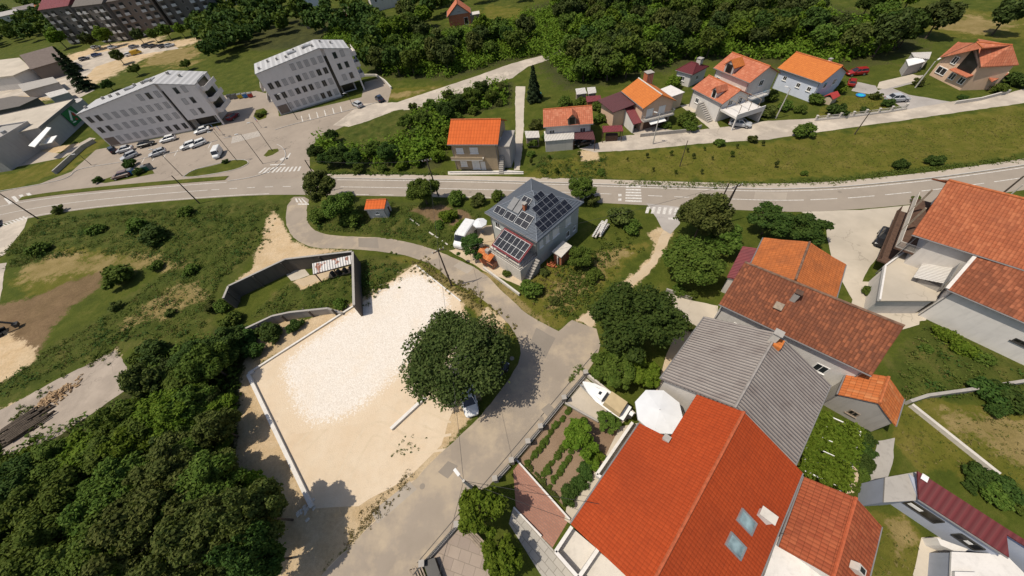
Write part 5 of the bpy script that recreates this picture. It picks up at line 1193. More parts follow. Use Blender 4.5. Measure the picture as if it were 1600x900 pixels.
# --- dark housing blocks along the top edge
def block(label, a, b, depth, floors, cols, gable=True, roofm='wall_dark', wallm='wall_dark'):
    A, B = G(*a), G(*b); d = (B-A)[:2]; L = np.linalg.norm(d); r = math.atan2(d[1], d[0])
    T = empty('housing_block', (A[0], A[1], 0), r, label, 'apartment block'); h = floors*2.9+1
    part(T, 'wall', wallm, lambda mb: mb.box(0, L, 0, depth, 0, h))
    R = part(T, 'roof', roofm, lambda mb: (mb.face([(-.4, -.4, h+.01), (L+.4, -.4, h+.01), (L+.4, depth/2, h+3), (-.4, depth/2, h+3)]), mb.face([(L+.4, depth+.4, h+.01), (-.4, depth+.4, h+.01), (-.4, depth/2, h+3), (L+.4, depth/2, h+3)]), mb.face([(-.4, depth+.4, h+.01), (-.4, -.4, h+.01), (-.4, depth/2, h+3)]), mb.face([(L+.4, -.4, h+.01), (L+.4, depth+.4, h+.01), (L+.4, depth/2, h+3)])))
    part(R, 'chimney', 'concrete_pale', lambda mb: mb.box(L*.6, L*.6+1.2, depth*.4, depth*.55, h+1, h+4.2))
    rng = random.Random(int(L*7))
    for f in range(floors):
        for c in range(cols):
            u = L*(c+.5)/cols; z = 1.2+f*2.9; bal = (c % 3 != 2)
            if bal:
                o = part(T, 'balcony', 'shutter' if rng.random() < .55 else 'wall_grey', lambda mb: (mb.box(u-1.1, u+1.1, -1.1, -.01, z-.4, z-.25), mb.box(u-1.1, u+1.1, -1.1, -1.0, z-.249, z+.7)))
                part(o, 'balcony_opening', 'glass_dark', lambda mb: mb.box(u-1.0, u+1.0, -.06, .02, z-.2, z+1.7))
            else:
                o = part(T, 'window', 'aptframe', lambda mb: mb.box(u-.6, u+.6, -.05, .02, z, z+1.4)); part(o, 'pane', 'glass_dark', lambda mb: mb.box(u-.5, u+.5, -.07, -.052, z+.1, z+1.3))
block('dark housing block with a burgundy roof, nearest the dark grove', (112, 70), (155, 64), 13, 5, 4, roofm='burgundy_light'); block('narrow dark housing block in the middle of the row', (163, 67), (206, 63), 13, 5, 5)
block('brown grey housing block right of the narrow one', (211, 61), (272, 49), 14, 5, 5, wallm='wall_brown')
block('dark housing block on the far right of the row', (277, 48), (346, 34), 14, 5, 5)
for k, (a, rz, s_, lab, rf, wl) in enumerate((((20, 40), .5, 14, 'grey roofed house in the far corner beyond the grove', 'wall_grey', 'wall_offwhite'), ((48, 30), .5, 13, 'pale roofed house behind the grey one in the far corner', 'grey_corr', 'wall_white'), ((78, 26), .4, 10, 'small pink roofed house between trees near the housing blocks', 'tile_salmon', 'wall_white'), ((488, 12), .1, 12, 'white house half hidden by trees at the top edge', 'wall_grey', 'wall_lightblue'), ((604, 16), .3, 13, 'house with a grey concrete roof among trees at the top edge', 'concrete_pale', 'wall_offwhite'), ((560, 34), .35, 9, 'low brown roofed hut among the trees', 'wall_brown', 'brick'), ((632, 8), .3, 7, 'small white hut at the top edge above the trees', 'wall_white', 'wall_white'), ((372, 8), .4, 12, 'white building at the end of the dark housing row', 'pale_corr', 'wall_white'))):
    p = G(*a); hh = 3.2 if s_ < 10 else 5.5
    H = House('far_house', lab, 'house', [p[0]-s_/2, p[1], rz, s_, s_*.75, hh, 1.8], roof=rf, wall=wl, ridge=None, gut=False)
    for u in (.15, .4, .65): H.win('f', s_*u, hh-2.2, 1.2, 1.2, pane='glass_dark')
T = empty('garden_hut', G(487, 43), .3, 'tiny pink roofed hut in a clearing of the wood', 'hut')
part(T, 'roof', 'tile_salmon', lambda mb: slab_h(mb, [(-2.2, -1.6), (2.2, -1.6), (2.2, 1.6), (-2.2, 1.6)], [2.2, 2.2, 2.9, 2.9], .12)); part(T, 'wall', 'wood', lambda mb: mb.box(-2, 2, -1.4, 1.4, 0, 2.1))

# ------------------------------------------------------------------ ruined enclosure with the lean-to
def wall_run(name, label, tops, h, th, mat, cat='wall', pil=None, hs=None):
    """free-standing wall along surveyed top points; buttresses every `pil` metres"""
    p = [G(a, b, h) for a, b in tops]; T = empty(name, (0, 0, 0), 0, label, cat)
    def run(mb):
        for i in range(len(p)-1):
            a, b = np.array(p[i][:2]), np.array(p[i+1][:2]); d = (b-a)/np.linalg.norm(b-a); n = np.array([-d[1], d[0]])*th/2
            ha, hb = (hs[i], hs[i+1]) if hs else (h, h); b2 = b+d*th*.4
            mb.hexa([(*(a-n), 0), (*(b2-n), 0), (*(b2+n), 0), (*(a+n), 0)], [(*(a-n), ha), (*(b2-n), hb), (*(b2+n), hb), (*(a+n), ha)])
    part(T, 'wall', mat, run)
    def cope(mb):
        for i in range(len(p)-1):
            ha, hb = (hs[i], hs[i+1]) if hs else (h, h); mb.beam((*p[i][:2], ha+.04), (*p[i+1][:2], hb+.04), th+.08, .08)
    part(T, 'coping', 'concrete', cope)
    if pil:
        def bt(mb):
            for i in range(len(p)-1):
                a, b = np.array(p[i][:2]), np.array(p[i+1][:2]); L = np.linalg.norm(b-a); d = (b-a)/L; n = np.array([d[1], -d[0]])
                for k in range(1, max(2, int(L/pil))):
                    c = a+d*L*k/max(2, int(L/pil))+n*(th/2+.08); mb.beam((*c, 0), (*c, h-.15), .22, .2)
        part(T, 'buttress', 'concrete_old', bt)
    return T
wall_run('ruin_wall', 'tall blackened concrete wall round the weedy ruin with the lean-to', [(349, 466), (357, 447), (429, 413), (446, 405), (550, 393)], 2.7, .25, 'concrete_old', pil=4.5)
wall_run('ruin_wall', 'blackened end wall with small openings where the ruin meets the gravel lot', [(551, 394), (553, 477)], 2.7, .28, 'concrete_old')
wall_run('ruin_wall', 'lower broken wall between the weedy ruin and the sand strip', [(374, 517), (425, 494), (453, 488), (510, 480), (528, 482)], 1.6, .22, 'concrete', pil=2.6, hs=[1.5, 1.6, 1.6, 1.3, .4])
q9 = [G(488, 412, 2.7), G(549, 399, 2.7), G(551, 411, 2.3), G(489, 428, 2.3)]
T = empty('lean_to', (0, 0, 0), 0, 'rusty white corrugated lean-to roof against the ruin wall', 'lean-to')
part(T, 'roof', 'white_corr', lambda mb: slab_h(mb, q9, [2.75, 2.75, 2.25, 2.25], .07))
for f in (.04, .5, .96):
    c = q9[3][:2]*(1-f)+q9[2][:2]*f; part(T, 'post', 'wood_dark', lambda mb: mb.beam((*c, 0), (*c, 2.15), .14, .14))
part(T, 'beam', 'wood_dark', lambda mb: mb.beam((*q9[3][:2], 2.1), (*q9[2][:2], 2.1), .1, .12))
c9 = np.mean([q[:2] for q in q9], axis=0)
for k in range(4):
    c = c9+(q9[2]-q9[3])[:2]*(.16*k-.15)
    o = part(None, 'feed_barrel', 'dark_metal', lambda mb: mb.tube([(*c, 0), (*c, .9)], .32, n=12)); tag(o, 'dark barrel standing under the rusty lean-to roof', 'barrel', 'barrels under the lean-to')
# beams round the gravel lot
def beam_obj(name, label, cat, a, b, w, h, mat='concrete_pale', z=0.):
    A, B = G(*a), G(*b); mb = MB(); mb.beam((A[0], A[1], z+h/2), (B[0], B[1], z+h/2), w, h); o = mb.build(name, mat); return tag(o, label, cat)
M['pipe_white'] = stained_wall('white_beam', (.66, .63, .58), .3)
beam_obj('concrete_beam', 'long white concrete edging beam on the left side of the gravel lot', 'edging', (390, 587), (489, 792), .42, .35, 'pipe_white')
beam_obj('concrete_beam', 'short white concrete edging beam pointing at the big walnut tree', 'edging', (665, 622), (612, 671), .38, .35, 'pipe_white')
beam_obj('concrete_kerb', 'thin concrete kerb along the upper left side of the gravel lot', 'edging', (556, 477), (389, 584), .28, .22, 'pipe_white')
beam_obj('concrete_kerb', 'thin concrete kerb at the right corner of the gravel lot', 'edging', (650, 415), (720, 471), .2, .15, 'pipe_white')
beam_obj('concrete_beam', 'short loose white beam at the corner of the gravel lot edging', 'edging', (388, 588), (398, 581), .3, .3, 'pipe_white')
# ------------------------------------------------------------------ fences and garden walls
def rail_fence(name, label, px, posts, h=1.15, cat='fence', plinth=.35, mat='dark_metal', pm='concrete', pw=.42):
    p = PG(px); T = empty(name, (0, 0, 0), 0, label, cat)
    def pl(mb):
        for a, b in zip(p[:-1], p[1:]): mb.beam((a[0], a[1], plinth/2), (b[0], b[1], plinth/2), .3, plinth)
    part(T, 'plinth', pm, pl)
    def rl(mb):
        for a, b in zip(p[:-1], p[1:]):
            L = np.linalg.norm(b-a); k = int(L/.16)
            for z in (plinth+.15, h): mb.beam((a[0], a[1], z), (b[0], b[1], z), .05, .06)
            for i in range(k+1): c = a+(b-a)*i/k; mb.beam((c[0], c[1], plinth), (c[0], c[1], h), .025, .025)
    part(T, 'railing', mat, rl)
    for q in posts:
        c = G(*q); part(T, 'pillar', pm, lambda mb: (mb.box(c[0]-pw/2, c[0]+pw/2, c[1]-pw/2, c[1]+pw/2, 0, h+.15), mb.box(c[0]-pw/2-.05, c[0]+pw/2+.05, c[1]-pw/2-.05, c[1]+pw/2+.05, h+.151, h+.25)))
    return T
rail_fence('garden_fence', 'dark railed garden fence with concrete pillars between garden and road', [(914, 588), (881, 627), (845, 671), (826, 694), (801, 723)], [(914, 588), (881, 627), (845, 671), (826, 694), (801, 723)])
rail_fence('gate', 'dark metal gate and fence beside the paved entrance', [(797, 728), (776, 751)], [(776, 751)], 1.2, 'gate')
rail_fence('patio_fence', 'dark rail on a low wall round the stone patio', [(717, 820), (664, 880), (650, 898)], [(717, 820), (664, 880)], .9)
def low_wall(label, px, h, w, mat='wall_white', name='low_wall', cat='wall'):
    p = PG(px); mb = MB()
    for a, b in zip(p[:-1], p[1:]): mb.beam((a[0], a[1], h/2), (b[0], b[1], h/2), w, h)
    return tag(mb.build(name, mat), label, cat)
low_wall('white kerb wall between the vegetable bed and the red paving', [(808, 720), (890, 812)], .35, .16)
low_wall('white kerb wall between the red paving and the grey flagstones', [(803, 793), (846, 838)], .3, .16)
low_wall('low wall between the boat yard and the vegetable bed', [(883, 631), (909, 646), (935, 660)], .4, .2, 'concrete')
low_wall('concrete wall along the upper side of the boat yard under the trees', [(917, 588), (975, 635), (990, 650)], .8, .22, 'concrete_pale')
low_wall('long white wall beside the house path below the red roof', [(986, 664), (931, 744)], 1.0, .28)
low_wall('short white end of the house path wall', [(931, 744), (944, 752)], 1.0, .28)
low_wall('low concrete wall by the solar house terrace garden along the side road', [(756, 420), (812, 462)], .5, .25, 'concrete_pale')
low_wall('narrow concrete kerb across the sloping garden beside the little shed', [(632, 337), (672, 365), (700, 384)], .3, .22, 'concrete_pale')
low_wall('long pale concrete wall crossing the lawn on the right', [(1420, 634), (1555, 742)], .5, .3, 'concrete_pale')
low_wall('dark stone wall at the top of the lawn on the right', [(1413, 631), (1440, 622), (1512, 612), (1600, 598)], .9, .3, 'concrete')
low_wall('low wall along the lane below the peach house', [(1000, 214), (1080, 206), (1095, 200)], .7, .2, 'concrete')
low_wall('low wall along the lane in front of the tan hill house', [(1490, 163), (1530, 157), (1575, 145)], .6, .25, 'concrete_pale')
low_wall('curving retaining wall at the end of the parking area by the shop', [(88, 272), (112, 250), (132, 232), (150, 222)], 1.0, .4, 'concrete')
low_wall('pale curved wall behind the lone apartment block', [(570, 119), (588, 119), (602, 128), (612, 139)], .6, .4, 'concrete_pale')
low_wall('white front edge wall of the tan house yard', [(703, 270.5), (818, 270.5)], .35, .2)
low_wall('low wall beside the path at the cottage with the brown roof', [(1040, 455), (1080, 468)], .6, .2, 'concrete')
rail_fence('garden_fence', 'pale post fence along the lane before the grass garden', [(1273, 189), (1330, 183), (1385, 176), (1415, 171)], [(1273, 189), (1290, 187), (1310, 185), (1330, 183), (1350, 180), (1370, 178), (1390, 175), (1412, 171)], .9, pw=.25, pm='concrete_pale', mat='concrete_pale')
# parapeted terrace against the bottom gable of the big red house (upper floor level)
def parapet_terrace(label, px, z, walls, fl='concrete_pale'):
    p = PG(px, z); T = empty('terrace', (0, 0, 0), 0, label, 'terrace'); c = np.mean([q[:2] for q in p], axis=0)
    part(T, 'terrace_floor', fl, lambda mb: prism(mb, p, z-.25, z)); part(T, 'terrace_wall', 'wall_offwhite', lambda mb: prism(mb, [c+(q[:2]-c)*.98 for q in p], 0, z-.251))
    def pa(mb):
        for i, j in walls: mb.beam((*p[i][:2], z+.48), (*p[j][:2], z+.48), .28, .95)
    part(T, 'parapet', 'wall_white', pa)
parapet_terrace('upper terrace with white parapets against the gable of the large red house', [(893, 824), (868, 862), (903, 902), (933, 858)], 2.6, ((0, 1), (1, 2), (2, 3)))
parapet_terrace('lower right terrace with pale floor under the red gable edge', [(934, 860), (906, 903), (960, 960), (1010, 925)], 2.55, ((1, 2),))
# courtyard behind the parasol
q10 = PG([(1034, 592), (1090, 612), (1048, 686), (1000, 658)], 1.0)
T = empty('courtyard_terrace', (0, 0, 0), 0, 'sunny courtyard terrace under the white parasol between the two roofs', 'terrace')
part(T, 'terrace_floor', 'wall_cream', lambda mb: prism(mb, q10, 0, 1.0))
# wooden slat cover on the stone patio
q11 = PG([(717, 818), (727, 818), (770, 862), (760, 868)], .9); T = empty('slatted_bench', (0, 0, 0), 0, 'long slatted timber cover beside the stone patio', 'bench')
for k in range(4):
    a = q11[0]*(1-k/3.)+q11[1]*(k/3.); b = q11[3]*(1-k/3.)+q11[2]*(k/3.)
    part(T, 'slat', 'wood', lambda mb: mb.beam((a[0], a[1], .9), (b[0], b[1], .9), .2, .06))
for q in q11: part(T, 'leg', 'wood', lambda mb: mb.beam((q[0], q[1], 0), (q[0], q[1], .86), .1, .1))
T = empty('slatted_bench', (0, 0, 0), 0, 'weathered slat panel at the bottom edge beside the road', 'bench'); q12 = PG([(640, 890), (656, 880), (664, 900), (648, 908)], .8)
for k in range(5):
    a = q12[0]*(1-k/4.)+q12[1]*(k/4.); b = q12[3]*(1-k/4.)+q12[2]*(k/4.); part(T, 'slat', 'wood', lambda mb: mb.beam((a[0], a[1], .8), (b[0], b[1], .8), .12, .05))
for q in q12: part(T, 'leg', 'wood', lambda mb: mb.beam((q[0], q[1], 0), (q[0], q[1], .77), .08, .08))
q13 = PG([(664, 878), (682, 871), (694, 905), (676, 912)]); o = part(None, 'dark_box', 'dark_metal', lambda mb: prism(mb, q13, 0, .7)); tag(o, 'plain black box at the corner of the stone patio', 'box')  # low plain block, near black, at the patio corner
# concrete-roofed hut and brick barbecue at the solar house
q14 = [G(863, 393, 2.3), G(880, 377, 2.3), G(893, 385, 2.3), G(877, 402, 2.3)]; T = empty('brick_hut', (0, 0, 0), 0, 'small brick hut with a stained concrete slab roof beside the solar house', 'hut'); c14 = np.mean([q[:2] for q in q14], axis=0)
part(T, 'roof', 'concrete_pale', lambda mb: prism(mb, [c14+(q[:2]-c14)*1.05 for q in q14], 2.2, 2.38)); part(T, 'wall', 'brick', lambda mb: prism(mb, [c14+(q[:2]-c14)*.86 for q in q14], 0, 2.19))
hd = c14+((q14[0]*.5+q14[3]*.5)[:2]-c14)*.88
part(T, 'door', 'wall_offwhite', lambda mb: mb.beam((*hd, .1), (*hd, 1.8), .7, .1))
bk = MB(); bk.box(-.15, .15, -.07, .07, 0, .12); bk_ = bk.build('loose_brick', 'sign_red'); M['loose_brick'] = plain('loose_brick', (.40, .12, .05), .85, var=.3); bk_.data.materials[0] = M['loose_brick']
for k in range(26):
    o = bk_ if k == 0 else bk_.copy()
    if k: COL.objects.link(o)
    c = G(866, 414); o.location = (c[0]+random.gauss(0, .45), c[1]+random.gauss(0, .35), random.choice((0, 0, .12, .24))); o.rotation_euler = (0, 0, random.uniform(0, 3)); o.scale = (1.3, 1.3, 1.3); tag(o, 'orange brick in the loose heap at the foot of the brick hut', 'brick', 'bricks heaped by the hut')
bb = G(766, 410); T = empty('brick_barbecue', bb, -.85, 'orange brick barbecue with a small tiled roof by the side road', 'barbecue')
part(T, 'base', 'brick', lambda mb: (mb.box(-1.5, 1.5, -.9, .9, 0, 1.0), mb.box(-1.5, 0, -.9, .9, 1.001, 1.5))); R = part(T, 'roof', 'tile_smallorange', lambda mb: (slab_h(mb, [(-1.7, -1.1), (1.3, -1.1), (1.3, 0), (-1.7, 0)], [1.9, 1.9, 2.35, 2.35], .1), slab_h(mb, [(-1.7, 1.1), (1.3, 1.1), (1.3, 0), (-1.7, 0)], [1.9, 1.9, 2.35, 2.35], .1)))
part(R, 'chimney', 'concrete', lambda mb: mb.box(-.35, .35, -.3, .3, 2.1, 2.9)); part(T, 'back_wall', 'brick', lambda mb: mb.box(-1.5, 1.2, .6, .9, 1.501, 1.95)); part(T, 'fire_opening', 'glass_dark', lambda mb: mb.box(.3, 1.45, -.95, -.905, .3, .95))
# ------------------------------------------------------------------ vegetation
def unit(v): return v/np.maximum(1e-9, np.linalg.norm(v, axis=-1, keepdims=True))
def leaf_quads(pos, nrm, size, rng, aspect=.62):
    n = len(pos); t = unit(np.cross(nrm, unit(rng.normal(size=(n, 3))))); b = np.cross(nrm, t)
    s = (size*rng.uniform(.6, 1.4, n))[:, None]
    v = np.stack([pos-t*s, pos-b*s*aspect+nrm*s*.12, pos+t*s, pos+b*s*aspect+nrm*s*.12], 1).reshape(-1, 3)
    return v, np.arange(4*n).reshape(n, 4)
def crown_pts(rng, rx, rz, n, nl, lo=.22, hi=.46, flat=.0, droop=.25, spread=(.48, .92), core=.6):
    d = unit(rng.normal(size=(nl, 3))); d[:, 2] = np.abs(d[:, 2])*1.1-.30; d = unit(d)
    c = d*rng.uniform(*spread, (nl, 1))*np.array([rx, rx, rz]); r = rx*rng.uniform(lo, hi, nl)*(1.25-.5*np.linalg.norm(c/np.array([rx, rx, rz]), axis=1))
    c = np.vstack([c, [[0, 0, 0]]]); r = np.append(r, rx*core)
    w = r**2; k = rng.choice(len(r), n, p=w/w.sum())
    dd = unit(rng.normal(size=(n, 3)))
    rad = r[k]*np.where(rng.random(n) < .54, rng.uniform(.84, 1.08, n), rng.uniform(.35, .9, n))*np.where(rng.random(n) < .15, rng.uniform(1.05, 1.38, n), 1)
    p = c[k]+dd*rad[:, None]*np.array([1, 1, .8 if rz < rx else .95])
    q = np.linalg.norm(p/np.array([rx, rx, rz]), axis=1)
    keep = (q > .42) & (p[:, 2] > -rz*(.72+.2*rng.random(n)))
    return p[keep], dd[keep]
def crown_mesh(name, seed, rx, rz, zc, n, leaf, mat, nl=16, **k):
    rng = np.random.default_rng(seed); p, d = crown_pts(rng, rx, rz, n, nl, **k)
    nr = unit(d*.5+rng.normal(size=d.shape)*.5+np.array([0, 0, .5]))
    v, q = leaf_quads(p+np.array([0, 0, zc]), nr, leaf, rng)
    return np_mesh(name, v, q, mat)
def conifer_mesh(name, seed, R, Hh, n, leaf, mat):
    rng = np.random.default_rng(seed); t = rng.random(n)**.7; tier = np.floor((1-t)*9)/9+((1-t)*9 % 1)*.05
    a = rng.uniform(0, 2*math.pi, n); rad = R*(1-tier)*np.sqrt(rng.uniform(.12, 1.1, n))*(.8+.3*np.sin(a*5+tier*20))
    z = Hh*(.1+.9*tier)-rad*.25+rng.normal(size=n)*.1
    p = np.stack([rad*np.cos(a), rad*np.sin(a), z], 1); d = np.stack([np.cos(a)*.5, np.sin(a)*.5, np.full(n, .8)], 1)
    v, q = leaf_quads(p, unit(d+rng.normal(size=d.shape)*.4), leaf, rng, .4)
    return np_mesh(name, v, q, mat)
def trunk_mesh(name, seed, R, zc, rz, r0):
    rng = random.Random(seed); mb = MB(); h = zc-rz*.35
    top = (rng.uniform(-.12, .12)*R, rng.uniform(-.12, .12)*R, max(.3, h))
    mb.tube([(0, 0, -.1), (top[0]*.4, top[1]*.4, top[2]*.55), top], r0, r0*.6, 8)
    for i in range(7):
        a = i*2.4+rng.random(); e = (math.cos(a)*R*.6, math.sin(a)*R*.6, zc+rng.uniform(-.1, .5)*rz)
        m = tuple(top[k]*.5+e[k]*.5+(0, 0, .12*rz)[k] for k in range(3)); st = (top[0], top[1], top[2]*(.8+.2*rng.random()))
        mb.tube([st, m, e], r0*.42, r0*.1, 6, cap=False)
    mb.tube([top, (0, 0, zc+rz*.6)], r0*.5, r0*.1, 6, cap=False)
    o = mb.build(name, 'bark'); me = o.data; bpy.data.objects.remove(o); return me
PROTO = {}
def proto(key, seed, mat, n, leaf, rz=.9, nl=16, shrub=False, R=4., **k):
    zc = R*rz*.78 if shrub else R*(.62+rz*.72)
    PROTO[key] = (crown_mesh('crown', seed, R, R*rz, zc, n, leaf, mat, nl, **k), trunk_mesh('trunk', seed, R, zc, R*rz, R*.06), zc, R)
for i_, (m_, rz_) in enumerate((('leaf_mid', .85), ('leaf_dark', .9), ('leaf_walnut', 1.05), ('leaf_olive', .85), ('leaf_bright', .85), ('leaf_mid', .75))):
    proto('far%d' % i_, 100+i_, m_, 2800, .46, rz_, 26, lo=.16, hi=.4)
for i_, (m_, rz_) in enumerate((('leaf_mid', .85), ('leaf_dark', .85), ('leaf_bright', .85), ('leaf_olive', 1.0), ('leaf_walnut', .9))):
    proto(['mid', 'dark', 'bright', 'olive', 'walnut'][i_], 200+i_, m_, 9500, .25, rz_, 34, lo=.15, hi=.38)
for i_, (k_, m_) in enumerate((('bush_mid', 'leaf_mid'), ('bush_dark', 'leaf_dark'), ('bush_bright', 'leaf_bright'), ('bush_olive', 'leaf_olive'))):
    proto(k_, 300+i_, m_, 2600, .42, .75, 11, True)
def plant_tree(name, label, cat, loc, key, R, group=None, sz=1., rot=None, meshes=None):
    cr, tr, zc, R0 = meshes or PROTO[key]; s = R/R0
    T = empty(name, (loc[0], loc[1], 0), random.uniform(0, 6.28) if rot is None else rot, label, cat, group); T.scale = (s, s, s*sz)
    o = bpy.data.objects.new('crown', cr); link(o, T)
    o = bpy.data.objects.new('trunk', tr); link(o, T)
    return T
def px_scale(w): return FPX/float((np.asarray(w)-CPOS) @ CF)
def place(px, py, r, key, zk=None, sz=1.):
    """crown of r photo pixels seen at (px, py): where it stands and how large it really is"""
    R = 3.
    for _ in range(6):
        zc = R/PROTO[key][3]*PROTO[key][2]*sz; w = G(px, py, zc); R = r/px_scale(w)
    return w, R
def tree(px, py, r, key, label, name=None, cat=None, group=None, sz=None, own=None):
    sz = sz or (.74 if own else .85)
    w, R = place(px, py, r, key, sz=sz); bush = key.startswith('bush')
    ms = None
    if own:     # a crown of its own, with more and smaller leaves, at real size
        n, leaf, nl = own; cr, tr, zc, R0 = PROTO[key]; kw = dict(lo=.16, hi=.34, spread=(.5, .84), core=.58) if key == 'walnut' else dict(lo=.13, hi=.36, spread=(.5, .98), core=.48); mt = cr.materials[0]; rz = R*{'mid': .85, 'dark': .85, 'bright': .85, 'olive': 1., 'walnut': .9}[key]
        z = R/R0*zc; ms = (crown_mesh('crown', int(px*7+py), R, rz, z, n, leaf, mt, nl*2, **kw), trunk_mesh('trunk', int(px+py), R, z, rz, .045*R), z, R)
    return plant_tree(name or ('bush' if bush else 'tree'), label, cat or ('bush' if bush else 'tree'), w, key, R*(1.0), group, sz, meshes=ms)
tree(716, 557, 84, 'walnut', 'big dark round walnut tree beside the gravel lot, casting its shadow on the road', 'walnut_tree', own=(34000, .17, 46))
tree(994, 497, 64, 'dark', 'broad leafy tree at the corner of the side road', own=(20000, .21, 26), name='broadleaf_tree')
tree(958, 576, 33, 'mid', 'clipped rounded tree beside the boat yard, under the broad corner tree', own=(11000, .17, 14), name='broadleaf_tree')
tree(1005, 588, 27, 'bright', 'bright leaved tree next to the parasol courtyard', own=(7000, .17, 12), name='broadleaf_tree')
tree(1080, 408, 43, 'mid', 'tall tree in the cottage garden, lower crown of the pair by the crossing', own=(16000, .2, 24), name='broadleaf_tree')
tree(1098, 340, 36, 'olive', 'tall lighter tree in the cottage garden, rising above the crossing', own=(15000, .2, 24), name='broadleaf_tree', sz=1.0)
tree(1128, 372, 30, 'mid', 'tree between the tall garden pair and the round dark trees', own=(9000, .2, 18), name='broadleaf_tree')
tree(1203, 345, 32, 'dark', 'dark round tree left of its twin by the pale yard', own=(10000, .2, 14), name='broadleaf_tree')
tree(1256, 357, 31, 'dark', 'dark round tree nearest the pale yard behind the orange roof', own=(10000, .2, 14), name='broadleaf_tree')
tree(752, 795, 38, 'bright', 'fresh green conifer like tree by the lamp post and paved entrance', own=(9000, .15, 16), name='broadleaf_tree', sz=1.15)
tree(783, 872, 31, 'bright', 'fresh green tree at the bottom edge beside the slatted cover', own=(8000, .15, 14), name='broadleaf_tree', sz=1.1)
tree(905, 684, 27, 'bright', 'spreading leafy fruit tree in the middle of the vegetable bed', own=(7000, .14, 14), name='fruit_tree')
tree(950, 658, 17, 'mid', 'small thin fruit tree between the boat and the vegetable bed', own=(2000, .14, 10), name='fruit_tree')
tree(737, 386, 24, 'dark', 'dark small tree in front of the white van', own=(6000, .17, 12), name='broadleaf_tree')
tree(502, 292, 27, 'olive', 'leaning small tree beside the main road near the side road mouth', name='broadleaf_tree')
tree(530, 322, 26, 'mid', 'bushy tree just below the leaning roadside tree', name='broadleaf_tree'); tree(500, 335, 18, 'bush_mid', 'dense bush at the inner bend of the side road')
tree(548, 340, 20, 'bush_mid', 'bush left of the little white shed')
tree(660, 298, 25, 'mid', 'roadside tree around the wooden pole above the sloping garden', name='broadleaf_tree')
tree(908, 294, 21, 'mid', 'roadside tree at the back corner of the solar house', name='broadleaf_tree'); tree(925, 314, 13, 'bush_olive', 'reddish brown bush right behind the solar house')
tree(710, 310, 16, 'bush_mid', 'bush by the main road between pole and solar house'); tree(748, 313, 14, 'bush_olive', 'olive bush left of the solar house roof'); tree(775, 306, 12, 'bush_mid', 'small bush at the left back corner of the solar house')
tree(700, 340, 15, 'bush_bright', 'bright bush in the sloping garden, upper'); tree(722, 355, 13, 'bush_bright', 'bright bush in the sloping garden beside the van'); tree(685, 352, 10, 'bush_mid', 'small bush on the garden terrace below the pole')
tree(830, 453, 20, 'bush_mid', 'round bush at the lower corner of the solar house garden'); tree(907, 402, 19, 'mid', 'small tree beside the brick hut', name='fruit_tree')
tree(926, 430, 15, 'bush_mid', 'wide low bush on the grassy slope below the brick hut'); tree(968, 338, 24, 'bush_olive', 'overgrown shrub on the knoll by the zebra crossing'); tree(985, 355, 16, 'bush_mid', 'lower shrub on the knoll right of the pale boards')
tree(792, 428, 8, 'bush_mid', 'low shrub under the solar canopy terrace'); tree(850, 425, 9, 'bush_olive', 'pale shrub below the terrace steps of the solar house'); tree(868, 470, 9, 'bush_olive', 'dry shrub at the field corner by the junction')
tree(815, 405, 9, 'bush_bright', 'vine bush spilling over the terrace wall of the solar house'); tree(828, 412, 8, 'bush_bright', 'second vine bush nearer the corner of the solar terrace')
tree(1062, 455, 13, 'bush_mid', 'low hedge bush at the start of the cottage path'); tree(1080, 460, 11, 'bush_mid', 'low hedge bush in the middle of the cottage path'); tree(1078, 512, 9, 'bush_olive', 'shrub beside the grey corrugated roof')
# thicket between the roads
for i_, (x_, y_, r_, k_) in enumerate(((492, 238, 13, 'dark'), (518, 212, 11, 'dark'), (508, 250, 13, 'dark'), (530, 240, 17, 'dark'), (552, 246, 15, 'dark'), (582, 232, 13, 'mid'), (605, 238, 17, 'dark'), (560, 262, 9, 'mid'), (630, 258, 11, 'bush_bright'), (650, 250, 14, 'bush_bright'), (660, 232, 15, 'bush_bright'), (682, 245, 14, 'bush_bright'), (690, 225, 14, 'bush_bright'), (640, 232, 13, 'bush_bright'), (676, 212, 13, 'bush_bright'), (655, 205, 14, 'bush_mid'), (634, 190, 13, 'mid'), (660, 185, 14, 'mid'), (684, 190, 12, 'bush_mid'), (695, 172, 15, 'dark'), (715, 160, 14, 'dark'), (735, 150, 15, 'mid'), (752, 138, 14, 'dark'), (672, 165, 11, 'mid'), (768, 150, 11, 'mid'), (700, 150, 10, 'olive'), (784, 138, 9, 'olive'), (712, 182, 11, 'bush_mid'), (645, 168, 8, 'olive'), (740, 172, 10, 'bush_mid'), (700, 205, 12, 'bush_bright'), (780, 160, 8, 'bush_olive'), (598, 262, 9, 'bush_mid'), (615, 222, 9, 'bush_mid'))):
    kk = k_.replace('bush_', ''); b_ = k_.startswith('bush')
    tree(x_, y_, r_, k_, {'dark': 'dark thicket tree between the two roads left of the tan house', 'mid': 'mid green thicket %s between the roads behind the tan house' % ('bush' if b_ else 'tree'), 'bright': 'bright green thicket bush beside the tan house wall', 'olive': 'pale scrubby %s at the thicket edge between the roads' % ('bush' if b_ else 'tree')}[kk], 'thicket_bush' if b_ else 'thicket_tree', 'bush' if b_ else 'tree', '%s %s of the thicket between the roads' % (kk, 'bushes' if b_ else 'trees'))
